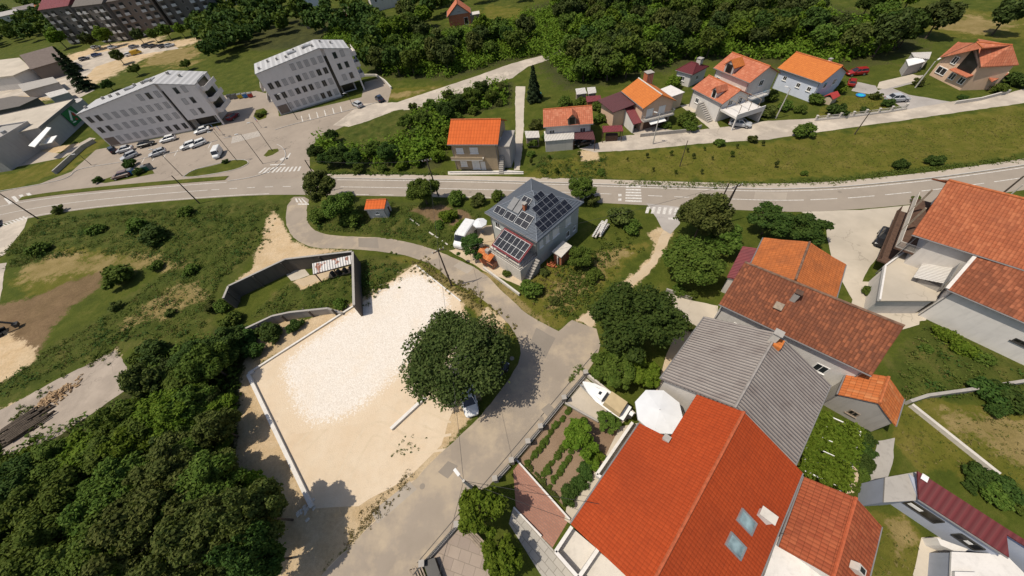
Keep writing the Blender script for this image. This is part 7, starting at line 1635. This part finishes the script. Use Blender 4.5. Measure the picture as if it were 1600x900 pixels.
car('hatch', (1336, 117), (1325, 118), 'red', 'red car behind the blue house, farther one'); car('hatch', (1329, 132), (1330, 128), 'red', 'small red car at the corner of the blue house', s=.85); car('sedan', (1399, 158), (1412, 157), 'silver', 'silver car on the paved yard by the lane'); car('sedan', (912, 226), (898, 228), 'black', 'dark car under the mauve carport roof'); car('hatch', (1155, 197), (1172, 199), 'silver', 'silver car in the carport under the terrace')
car('sedan', (1378, 376), (1372, 388), 'black', 'black car beside the timber balconies in the pale yard'); car('hatch', (-6, 352), (-4, 368), 'darkred', 'dark red car at the left picture edge on the lane')
for c_, t_, col_, l_ in (((152, 76), (160, 74), 'silver', 'silver car at the left end of the far dirt car park'), ((178, 76), (186, 74), 'white', 'white car on the far dirt car park behind the thin tree'), ((211, 75), (219, 73), 'grey', 'grey car in the middle of the far dirt car park'), ((231, 74), (239, 72), 'black', 'black car on the far dirt car park left of two'), ((241, 74), (249, 72), 'black', 'black car on the far dirt car park, middle of the dark three'), ((257, 74), (265, 72), 'black', 'black car on the far dirt car park near the field'), ((267, 73), (275, 71), 'silver', 'silver car at the right end of the far dirt car park'), ((205, 87), (212, 85), 'white', 'white car standing beside the yellow van far away'), ((153, 88), (160, 86), 'blue', 'dark blue car alone on the far dirt lot'), ((134, 94), (142, 92), 'navy', 'navy car by the far yard entrance')):
    car('hatch', c_, t_, col_, l_)
car('van', (215, 85), (222, 83), 'yellow', 'yellow van on the far dirt car park', 'van', 'van', .8)
# small tracked excavator at the left edge
w = G(-8, 526); T = empty('excavator', w, .5, 'small dark tracked excavator on the bare earth at the left edge', 'excavator')
for sy in (-1, 1):
    part(T, 'track', 'tyre', lambda mb: mb.hexa([(-1.3, sy*.75-.2, 0), (1.3, sy*.75-.2, 0), (1.3, sy*.75+.2, 0), (-1.3, sy*.75+.2, 0)], [(-1.55, sy*.75-.2, .5), (1.55, sy*.75-.2, .5), (1.55, sy*.75+.2, .5), (-1.55, sy*.75+.2, .5)]))
part(T, 'body', 'dark_metal', lambda mb: mb.hexa([(-1.5, -.9, .55), (.9, -.9, .55), (.9, .9, .55), (-1.5, .9, .55)], [(-1.4, -.85, 1.35), (.9, -.85, 1.25), (.9, .85, 1.25), (-1.4, .85, 1.35)]))
c = part(T, 'cab', 'grey_metal', lambda mb: mb.hexa([(-.2, .05, 1.26), (.9, .05, 1.26), (.9, .85, 1.26), (-.2, .85, 1.26)], [(-.1, .1, 2.5), (.7, .1, 2.5), (.7, .8, 2.5), (-.1, .8, 2.5)])); part(c, 'window', 'car_glass', lambda mb: mb.hexa([(.91, .12, 1.5), (.93, .12, 1.5), (.93, .78, 1.5), (.91, .78, 1.5)], [(.76, .15, 2.35), (.79, .15, 2.35), (.79, .75, 2.35), (.76, .75, 2.35)]))
part(T, 'boom', 'dark_metal', lambda mb: (mb.beam((.8, -.3, 1.1), (2.4, -.3, 2.6), .28, .3), mb.beam((2.4, -.3, 2.6), (3.4, -.3, 1.0), .22, .24))); part(T, 'bucket', 'dark_metal', lambda mb: mb.hexa([(3.1, -.7, .3), (3.6, -.7, .25), (3.6, .1, .25), (3.1, .1, .3)], [(3.2, -.7, 1.0), (3.8, -.7, .8), (3.8, .1, .8), (3.2, .1, 1.0)]))
# boat on its trailer
bw, bs = G(907, 604), G(980, 655); ang = math.atan2(bw[1]-bs[1], bw[0]-bs[0]); BL = float(np.linalg.norm((bw-bs)[:2]))*.93; mid = (bw+bs)/2
T = empty('motor_boat', (mid[0], mid[1], .55), ang, 'white motor boat with a tan canvas cover standing in the boat yard', 'boat')
h = BL/2; secs = [(-h, .92, .0, .85), (-h*.4, 1.02, -.05, .9), (h*.2, .98, -.02, .98), (h*.6, .70, .1, 1.08), (h*.85, .34, .3, 1.16), (h, .05, .6, 1.22)]
part(T, 'hull', 'boat_white', lambda mb: loft(mb, [[(x, -w_, zt), (x, -w_*.8, (zb+zt)/2-.1), (x, 0, zb), (x, w_*.8, (zb+zt)/2-.1), (x, w_, zt)] for x, w_, zb, zt in secs][::-1]))
part(T, 'cabin', 'boat_white', lambda mb: mb.hexa([(-h*.02, -.72, .95), (h*.55, -.45, 1.05), (h*.55, .45, 1.05), (-h*.02, .72, .95)], [(.05, -.6, 1.38), (h*.42, -.34, 1.24), (h*.42, .34, 1.24), (.05, .6, 1.38)])); part(T, 'windscreen', 'car_glass', lambda mb: mb.hexa([(-.06, -.62, 1.1), (-.02, -.62, 1.1), (-.02, .62, 1.1), (-.06, .62, 1.1)], [(-.16, -.5, 1.62), (-.12, -.5, 1.62), (-.12, .5, 1.62), (-.16, .5, 1.62)]))
part(T, 'cabin_hatch', 'car_glass', lambda mb: mb.hexa([(h*.16, -.2, 1.36), (h*.26, -.18, 1.335), (h*.26, .18, 1.335), (h*.16, .2, 1.36)], [(h*.16, -.2, 1.39), (h*.26, -.18, 1.365), (h*.26, .18, 1.365), (h*.16, .2, 1.39)]))
part(T, 'canvas_cover', 'canvas_tan', lambda mb: mb.hexa([(-h*.82, -.93, 1.02), (-h*.1, -.9, 1.1), (-h*.1, .9, 1.1), (-h*.82, .93, 1.02)], [(-h*.8, -.8, 1.72), (-h*.12, -.76, 1.85), (-h*.12, .76, 1.85), (-h*.8, .8, 1.72)]))
o = part(T, 'outboard_motor', 'dark_metal', lambda mb: (mb.box(-h-.55, -h-.1, -.25, .25, .8, 1.45), mb.box(-h-.38, -h-.22, -.08, .08, -.1, .8))); part(o, 'motor_cowl', 'boat_white', lambda mb: mb.box(-h-.52, -h-.14, -.22, .22, 1.451, 1.62))
T = empty('boat_trailer', (mid[0], mid[1], 0), ang, 'metal trailer carrying the white motor boat', 'trailer')
part(T, 'frame', 'grey_metal', lambda mb: (mb.beam((-h*.8, -.6, .42), (h*.3, -.5, .42), .1, .1), mb.beam((-h*.8, .6, .42), (h*.3, .5, .42), .1, .1), mb.beam((h*.3, -.5, .42), (h*1.15, 0, .42), .1, .1), mb.beam((h*.3, .5, .42), (h*1.15, 0, .42), .1, .1), mb.beam((-h*.3, -1, .35), (-h*.3, 1, .35), .1, .1)))
for sy in (-1, 1): part(T, 'wheel', 'tyre', lambda mb: mb.disc((-h*.3, sy*1.05, .3), (0, 1, 0), .3, .18, 14))
# ------------------------------------------------------------------ poles, lamps, signs, wires
def project(w):
    q = np.asarray(w, float)-CPOS; z = q @ CF; return np.array([800+FPX*(q @ CR)/z, 450+FPX*(q @ CD)/z])
def height_of(b, t):
    B = G(*b); return min(((np.hypot(*(project(B+[0, 0, k])-np.array(t)))), k) for k in np.arange(1, 22, .1))[1]
def pole(label, base, h, mat='wood_pole', r=.14, arm=None, cross=None, name='utility_pole', cat='utility pole', lean=(0, 0)):
    T = empty(name, (base[0], base[1], 0), 0, label, cat)
    part(T, 'post', mat, lambda mb: mb.tube([(0, 0, -.1), (lean[0]*h, lean[1]*h, h)], r, r*.62, 10))
    if cross is not None:
        d = np.array([math.cos(cross), math.sin(cross)])*.8
        part(T, 'crossarm', 'wood_dark', lambda mb: mb.beam((-d[0], -d[1], h-.35), (d[0], d[1], h-.35), .1, .12))
        for k in (-1, -.35, .35, 1): part(T, 'insulator', 'shutter_white', lambda mb: mb.tube([(d[0]*k, d[1]*k, h-.29), (d[0]*k, d[1]*k, h-.08)], .055, .04, 8))
    if arm is not None:
        e = np.array([math.cos(arm), math.sin(arm)]); a = part(T, 'lamp_arm', 'grey_metal', lambda mb: mb.tube([(lean[0]*h, lean[1]*h, h-.05), (lean[0]*h+e[0]*.6, lean[1]*h+e[1]*.6, h+.22)], .035, .03, 6))
        part(T, 'lamp_head', 'shutter_white', lambda mb: mb.beam((lean[0]*h+e[0]*.5, lean[1]*h+e[1]*.5, h+.2), (lean[0]*h+e[0]*1.15, lean[1]*h+e[1]*1.15, h+.34), .26, .13))
    return T
pole('dark wooden pole beside the side road near the gravel lot tip', G(706, 447), 8.1, cross=.4)
lamp_xy = G(724, 751, 8.0); pole('concrete lamp post with a white lamp over the road at the entrance', lamp_xy, 8.0, 'concrete_pole', .2, arm=2.2, name='street_lamp', cat='street lamp')
pole('dark pole at the far left end of the main road', G(60, 342), 7.0, cross=None); pole('dark pole at the meadow edge opposite the parking lot', G(312, 318), 7.0)
pole('wooden pole standing in the roadside tree above the sloping garden', G(685, 306), 8.0, cross=.1); pole('leaning wooden pole in the tree at the side road mouth', G(508, 300), 7.5)
pole('concrete lamp pole in front of the peach house', G(1020, 225), 6.2, 'concrete_pole', .13, arm=2.8, name='street_lamp', cat='street lamp'); pole('thin wooden pole on the lawn below the lane', G(1062, 260), 5.2, r=.09)
pole('thin wooden pole at the lawn edge below the grass garden', G(1335, 210), 4.6, r=.1); pole('pale concrete pole at the corner below the blue house', G(1212, 185), 5.9, 'concrete_pole', .14, arm=2.6, name='street_lamp', cat='street lamp'); pole('pale concrete pole in front of the tan hill house', G(1430, 137), 5.0, 'concrete_pole', .14, arm=.3, name='street_lamp', cat='street lamp')
dA, dB = G(1139, 287, 7.5), G(1153, 288, 7.5)
pole('single dark pole left of the braced pair behind the tall garden trees', dA, 7.5, cross=None); T = pole('braced pair of dark poles behind the tall garden trees', dB, 7.5, cross=.2); part(T, 'brace', 'wood_pole', lambda mb: mb.tube([(-.9, -.3, -.1), (0, 0, 7.2)], .13, .09, 10))
pole('dark leaning pole behind the big terracotta roof at the right edge', G(1600, 275, 7.), 7.0); pole('shorter grey pole behind the terracotta roof ridge', G(1598, 289, 5.), 5.0, 'concrete_pole', .12)
for b_, t_, l_ in (((285, 275), (250, 226), 'dark lot lamp post on the verge near the waste bins'), ((371, 252), (335, 205), 'tall lot lamp post on the long grass island'), ((411, 256), (376, 209), 'tall lot lamp post at the kerb by the slanted crossing'), ((426, 236), (396, 190), 'tall lot lamp post on the small oval island'), ((465, 187), (442, 146), 'slim lamp post before the lone apartment block, left'), ((551, 165), (541, 146), 'slim lamp post before the lone apartment block, right'), ((143, 258), (126, 236), 'short lamp post by the ramp at the shop')):
    h_ = height_of(b_, t_); pole(l_, G(*b_), h_, 'dark_metal', .08, name='street_lamp', cat='street lamp', arm=wdir((400, 240), (380, 250)))
for b_, l_ in (((352, 214), 'blue road sign at the parking entrance beside the left crossing end'), ((409, 200), 'blue road sign at the round hedge island'), ((343, 212), 'second blue sign just left of the crossing sign')):
    T = empty('road_sign', G(*b_), -.9, l_, 'road sign'); part(T, 'post', 'grey_metal', lambda mb: mb.tube([(0, 0, 0), (0, 0, 3.0)], .04, .04, 6)); part(T, 'sign_panel', 'sign_blue', lambda mb: mb.box(-.4, .4, -.08, -.045, 2.2, 3.0)); part(T, 'sign_panel', 'sign_red', lambda mb: mb.box(-.35, .35, -.08, -.045, 1.75, 2.1))
def wire(a, b, label, sag=.5, r=.018):
    a, b = np.array(a, float), np.array(b, float); mb = MB()
    mb.tube([a+(b-a)*t-np.array([0, 0, 4*sag*t*(1-t)]) for t in np.linspace(0, 1, 17)], r, r, 5); o = mb.build('overhead_wire', 'dark_metal'); return tag(o, label, 'wire')
LT = np.array([lamp_xy[0], lamp_xy[1], 7.9]); PT = np.array([*G(706, 447)[:2], 7.8])
wire(LT, PT, 'thin wire from the lamp post to the dark pole by the gravel lot'); wire(LT, (*G(897, 815, 5.3)[:2], 5.3), 'thin wire from the lamp post to the corner of the large red house', .25); wire(LT, (*G(1230, 835, 4.6)[:2], 4.6), 'long thin wire crossing from the lamp post to the small ribbed roof', .4)
wire(PT, (*dA[:2], 7.4), 'thin wire from the dark pole to the poles behind the tall trees', .9); wire(PT, (*G(685, 306)[:2], 7.8), 'thin wire from the gravel lot pole to the roadside tree pole', .6)
wire((*G(685, 306)[:2], 7.8), (*G(508, 300)[:2], 7.4), 'thin wire along the main road towards the side road mouth', .6); wire(LT, (-14, -14, 8), 'thin wire leaving the lamp post beyond the bottom edge', .4)
# ------------------------------------------------------------------ small things
def parasol(label, c, h, R, mat, n=8):
    w = G(*c, h); T = empty('parasol', (w[0], w[1], 0), .2, label, 'parasol')
    def can(mb):
        rim = [(R*math.cos(i*2*math.pi/n), R*math.sin(i*2*math.pi/n), h-.42) for i in range(n)]
        for i in range(n):
            j = (i+1) % n; a, b = rim[i], rim[j]; mb.face([(0, 0, h), a, b]); mb.face([(0, 0, h-.05), (*b[:2], b[2]-.03), (*a[:2], a[2]-.03)]); mb.face([a, (*a[:2], a[2]-.22), (*b[:2], b[2]-.22), b])
    part(T, 'canopy', mat, can); part(T, 'pole', 'grey_metal', lambda mb: mb.tube([(0, 0, 0), (0, 0, h+.08)], .04, .04, 8)); part(T, 'base', 'concrete', lambda mb: mb.disc((0, 0, .06), (0, 0, 1), .4, .12)); 
    part(T, 'rib', 'grey_metal', lambda mb: [mb.beam((0, 0, h-.1), (R*.97*math.cos(i*2*math.pi/n), R*.97*math.sin(i*2*math.pi/n), h-.47), .03, .03) for i in range(n)])
    return T
parasol('large white octagonal parasol in the courtyard beside the red roof', (1031, 640), 4.3, 2.35, 'fabric_white'); parasol('small white parasol behind the van at the solar house', (749, 345), 2.6, 1.25, 'fabric_white'); parasol('turquoise parasol at the corner of the white two storey house', (1191, 137), 3.0, 1.25, 'turquoise', 6)
tw = G(836, 152); T = empty('trampoline', tw, 0, 'round dark green trampoline in the garden by the spruce', 'trampoline'); part(T, 'mat', 'plastic_green', lambda mb: mb.disc((0, 0, .8), (0, 0, 1), 1.75, .05, 20)); part(T, 'frame', 'dark_metal', lambda mb: mb.tube([(1.8*math.cos(i*math.pi/12), 1.8*math.sin(i*math.pi/12), .8) for i in range(25)], .07, .07, 6))
for k in range(5): part(T, 'leg', 'dark_metal', lambda mb: mb.beam((1.75*math.cos(k*1.2566), 1.75*math.sin(k*1.2566), 0), (1.75*math.cos(k*1.2566), 1.75*math.sin(k*1.2566), .78), .06, .06))
w = G(1344, 150); T = empty('paddling_pool', w, 0, 'small round blue paddling pool on the grass garden', 'pool'); part(T, 'rim', 'plastic_blue', lambda mb: mb.tube([(.75*math.cos(i*math.pi/10), .75*math.sin(i*math.pi/10), .18) for i in range(21)], .14, .14, 8)); part(T, 'water', 'turquoise', lambda mb: mb.disc((0, 0, .12), (0, 0, 1), .72, .1, 20))
w = G(1294, 160); T = empty('playhouse', w, .4, 'small garden shed with a red pointed roof in the blue house garden', 'shed'); part(T, 'wall', 'wall_cream', lambda mb: mb.box(-1, 1, -.8, .8, 0, 1.3)); part(T, 'roof', 'sign_red', lambda mb: (slab_h(mb, [(-1.2, -1), (1.2, -1), (1.2, 0), (-1.2, 0)], [1.3, 1.3, 2, 2], .08), slab_h(mb, [(-1.2, 1), (1.2, 1), (1.2, 0), (-1.2, 0)], [1.3, 1.3, 2, 2], .08)))
# waste bins
def bin_(label, c, mat, rz=.3, s=1.):
    T = empty('waste_bin', G(*c), rz, label, 'waste bin'); T.scale = (s, s, s)
    part(T, 'body', mat, lambda mb: mb.hexa([(-.6, -.42, .15), (.6, -.42, .15), (.6, .42, .15), (-.6, .42, .15)], [(-.7, -.52, 1.2), (.7, -.52, 1.2), (.7, .52, 1.2), (-.7, .52, 1.2)])); part(T, 'lid', 'plastic_grey' if mat != 'plastic_grey' else 'dark_metal', lambda mb: mb.hexa([(-.73, -.55, 1.21), (.73, -.55, 1.21), (.73, .55, 1.21), (-.73, .55, 1.21)], [(-.6, -.4, 1.42), (.6, -.4, 1.42), (.6, .4, 1.42), (-.6, .4, 1.42)]))
    for a, b in ((-.5, -.35), (.5, -.35), (.5, .35), (-.5, .35)): part(T, 'wheel', 'tyre', lambda mb: mb.disc((a, b, .08), (0, 1, 0), .08, .06, 8))
for c_, m_, l_ in (((361, 155), 'plastic_grey', 'grey waste bin at the left end of the bin row by the apartments'), ((369, 154), 'plastic_grey', 'second grey waste bin from the left in the bin row'), ((377, 153.5), 'plastic_yellow', 'yellow waste bin in the middle of the bin row'), ((385, 152.5), 'plastic_blue', 'blue waste bin in the bin row by the apartments'), ((393, 152), 'sign_red', 'red waste bin at the right end of the bin row'), ((208, 272), 'plastic_blue', 'blue waste bin beside the brownish car'), ((231, 266), 'plastic_green', 'green waste bin at the right of the low bush'), ((236, 264.5), 'plastic_grey', 'grey waste bin nearest the verge lamp post')): bin_(l_, c_, m_)
# logs and firewood on the concrete pad
lm = MB(); lm.tube([(-2.6, 0, 0), (0, .04, .02), (2.6, 0, 0)], .15, .11, 9); lo_ = lm.build('log', 'bark'); a_l = wdir((0, 690), (80, 640)); rl = random.Random(4)
for i in range(22):
    o = lo_ if i == 0 else lo_.copy()
    if i: COL.objects.link(o)
    row = i % 11; lvl = i//11; w = G(36, 668)+np.array([math.cos(a_l+1.57), math.sin(a_l+1.57), 0])*(row-5)*.30+np.array([math.cos(a_l), math.sin(a_l), 0])*rl.uniform(-1.2, 1.2)
    o.location = (w[0], w[1], .16+lvl*.27); o.rotation_euler = (0, 0, a_l+rl.uniform(-.09, .09)); o.scale = (rl.uniform(.7, 1.05), 1, 1); tag(o, 'long dark log lying in the log stack on the concrete pad', 'log', 'logs stacked on the concrete pad')
fm = MB(); fm.hexa([(-.22, -.09, -.07), (.22, -.09, -.07), (.22, .09, -.07), (-.22, .09, -.07)], [(-.21, -.05, .08), (.21, -.04, .07), (.21, .05, .08), (-.21, .05, .07)]); fo = fm.build('firewood', 'fresh_wood'); fc = G(90, 618); u_ = np.array([math.cos(a_l), math.sin(a_l)]); v2 = np.array([-u_[1], u_[0]])
for i in range(150):
    o = fo if i == 0 else fo.copy()
    if i: COL.objects.link(o)
    a = rl.gauss(0, 1.15); b = rl.gauss(0, .62); hz = max(0, .55-.16*abs(a)-.4*abs(b))*rl.random()
    p = fc[:2]+u_*a+v2*b; s = rl.uniform(.8, 1.35); o.location = (p[0], p[1], .1+hz); o.rotation_euler = (rl.uniform(-.6, .6), rl.uniform(-.5, .5), rl.uniform(0, 6.28)); o.scale = (s, s, s); tag(o, 'split pale firewood piece in the loose heap on the concrete pad', 'firewood', 'firewood heap on the concrete pad')
# pale boards and sheets stacked on the slope right of the solar house
bo = MB(); bo.box(-1.7, 1.7, -.14, .14, -.03, .03); bo_ = bo.build('board', 'white_corr'); ab = wdir((925, 385), (950, 342))
for i in range(12):
    o = bo_ if i == 0 else bo_.copy()
    if i: COL.objects.link(o)
    w = G(939, 362); n = np.array([-math.sin(ab), math.cos(ab)]); p = w[:2]+n*rl.uniform(-.7, .7)+np.array([math.cos(ab), math.sin(ab)])*rl.uniform(-.7, .7); o.location = (p[0], p[1], .25+i*.065); o.rotation_euler = (rl.uniform(-.08, .08), 0, ab+rl.uniform(-.12, .12)); tag(o, 'pale board in the loose stack on the slope beside the solar house', 'board', 'boards stacked on the slope')
# stones along the edges of the gravel and in the ruin
st = MB(); sv = [(math.cos(i*1.05)*(.8+.25*((i*7) % 3)), math.sin(i*1.05)*(.8+.25*((i*5) % 3)), 0) for i in range(6)]; st.face([(a*.6, b*.6, .55) for a, b, c in sv]); 
for i in range(6): j = (i+1) % 6; st.face([sv[i], sv[j], (sv[j][0]*.6, sv[j][1]*.6, .55), (sv[i][0]*.6, sv[i][1]*.6, .55)])
so_ = st.build('stone', 'concrete_pale'); first = True
for cs, n, sp, lab, grp in (((470, 470), 9, 1.6, 'pale stone lying in the weeds inside the ruin', 'stones in the ruin'), ((480, 795), 12, .9, 'pale stone at the lower end of the long white beam', 'stones at the beam end'), ((230, 585), 8, .8, 'pale rubble stone beyond the end of the concrete pad', 'rubble by the concrete pad'), ((590, 452), 9, 1.2, 'pale rubble stone in the weeds beside the gravel lot', 'rubble by the gravel lot')):
    for i in range(n):
        o = so_ if first else so_.copy()
        if not first: COL.objects.link(o)
        first = False; w = G(*cs); s = rl.uniform(.1, .3); o.location = (w[0]+rl.gauss(0, sp*.6), w[1]+rl.gauss(0, sp*.6), -.02); o.rotation_euler = (0, 0, rl.uniform(0, 6)); o.scale = (s, s, s); tag(o, lab, 'stone', grp)
# islands in the parking lot
sheet('grass_island', [(286, 276), (300, 266), (335, 258), (365, 250), (384, 250), (388, 255), (370, 264), (335, 271), (300, 276)], .012, 'verge_turf', .1, .6); sheet('grass_island', [(412, 243), (420, 234), (434, 232), (436, 236), (426, 242), (416, 245)], .012, 'verge_turf', .08, .6); sheet('grass_island', [(150, 285), (185, 272), (238, 266), (242, 271), (200, 280), (165, 286)], .012, 'verge_turf', .1, .6); sheet('grass_island', [(396, 182), (400, 172), (412, 169), (418, 174), (416, 184), (404, 188)], .012, 'verge_turf', .08, .6)
# ------------------------------------------------------------------ camera, sun and sky
cam = bpy.data.cameras.new('camera'); co = bpy.data.objects.new('camera', cam); link(co)
from mathutils import Matrix
Rm = Matrix(((CR[0], -CD[0], -CF[0]), (CR[1], -CD[1], -CF[1]), (CR[2], -CD[2], -CF[2]))).to_4x4()
co.matrix_world = Matrix.Translation((0, 0, HC)) @ Rm
cam.sensor_width = 36; cam.lens = 36*FPX/1600; cam.clip_end = 4000; scene.camera = co
SUN_EL, SUN_AZ = 63.0, math.atan2(-.10, -1.0)    # direction towards the sun, from the pole's shadow
sd = Vector((math.cos(math.radians(SUN_EL))*math.cos(SUN_AZ), math.cos(math.radians(SUN_EL))*math.sin(SUN_AZ), math.sin(math.radians(SUN_EL))))
sl = bpy.data.lights.new('sun', 'SUN'); sl.energy = 4.15; sl.angle = math.radians(.55); sl.color = (1.0, .915, .785)
so = bpy.data.objects.new('sun', sl); link(so); so.rotation_euler = sd.to_track_quat('Z', 'Y').to_euler(); so.location = (0, 0, 80)
wd = bpy.data.worlds.new('World'); scene.world = wd; wd.use_nodes = True; nt = wd.node_tree; nt.nodes.clear()
sky = nt.nodes.new('ShaderNodeTexSky'); sky.sky_type = 'NISHITA'; sky.sun_disc = False; sky.sun_elevation = math.radians(SUN_EL)
sky.sun_rotation = math.atan2(sd.x, sd.y); sky.air_density = 1.0; sky.dust_density = 2.2
bg = nt.nodes.new('ShaderNodeBackground'); bg.inputs[1].default_value = .108; ow = nt.nodes.new('ShaderNodeOutputWorld')
nt.links.new(sky.outputs[0], bg.inputs[0]); nt.links.new(bg.outputs[0], ow.inputs[0])
scene.view_settings.view_transform = 'Standard'; scene.view_settings.look = 'None'; scene.view_settings.exposure = 0.0; scene.view_settings.gamma = 1.0
scene.render.engine = 'CYCLES'; scene.cycles.max_bounces = 5; scene.cycles.diffuse_bounces = 3; scene.cycles.transparent_max_bounces = 4; scene.cycles.use_denoising = True
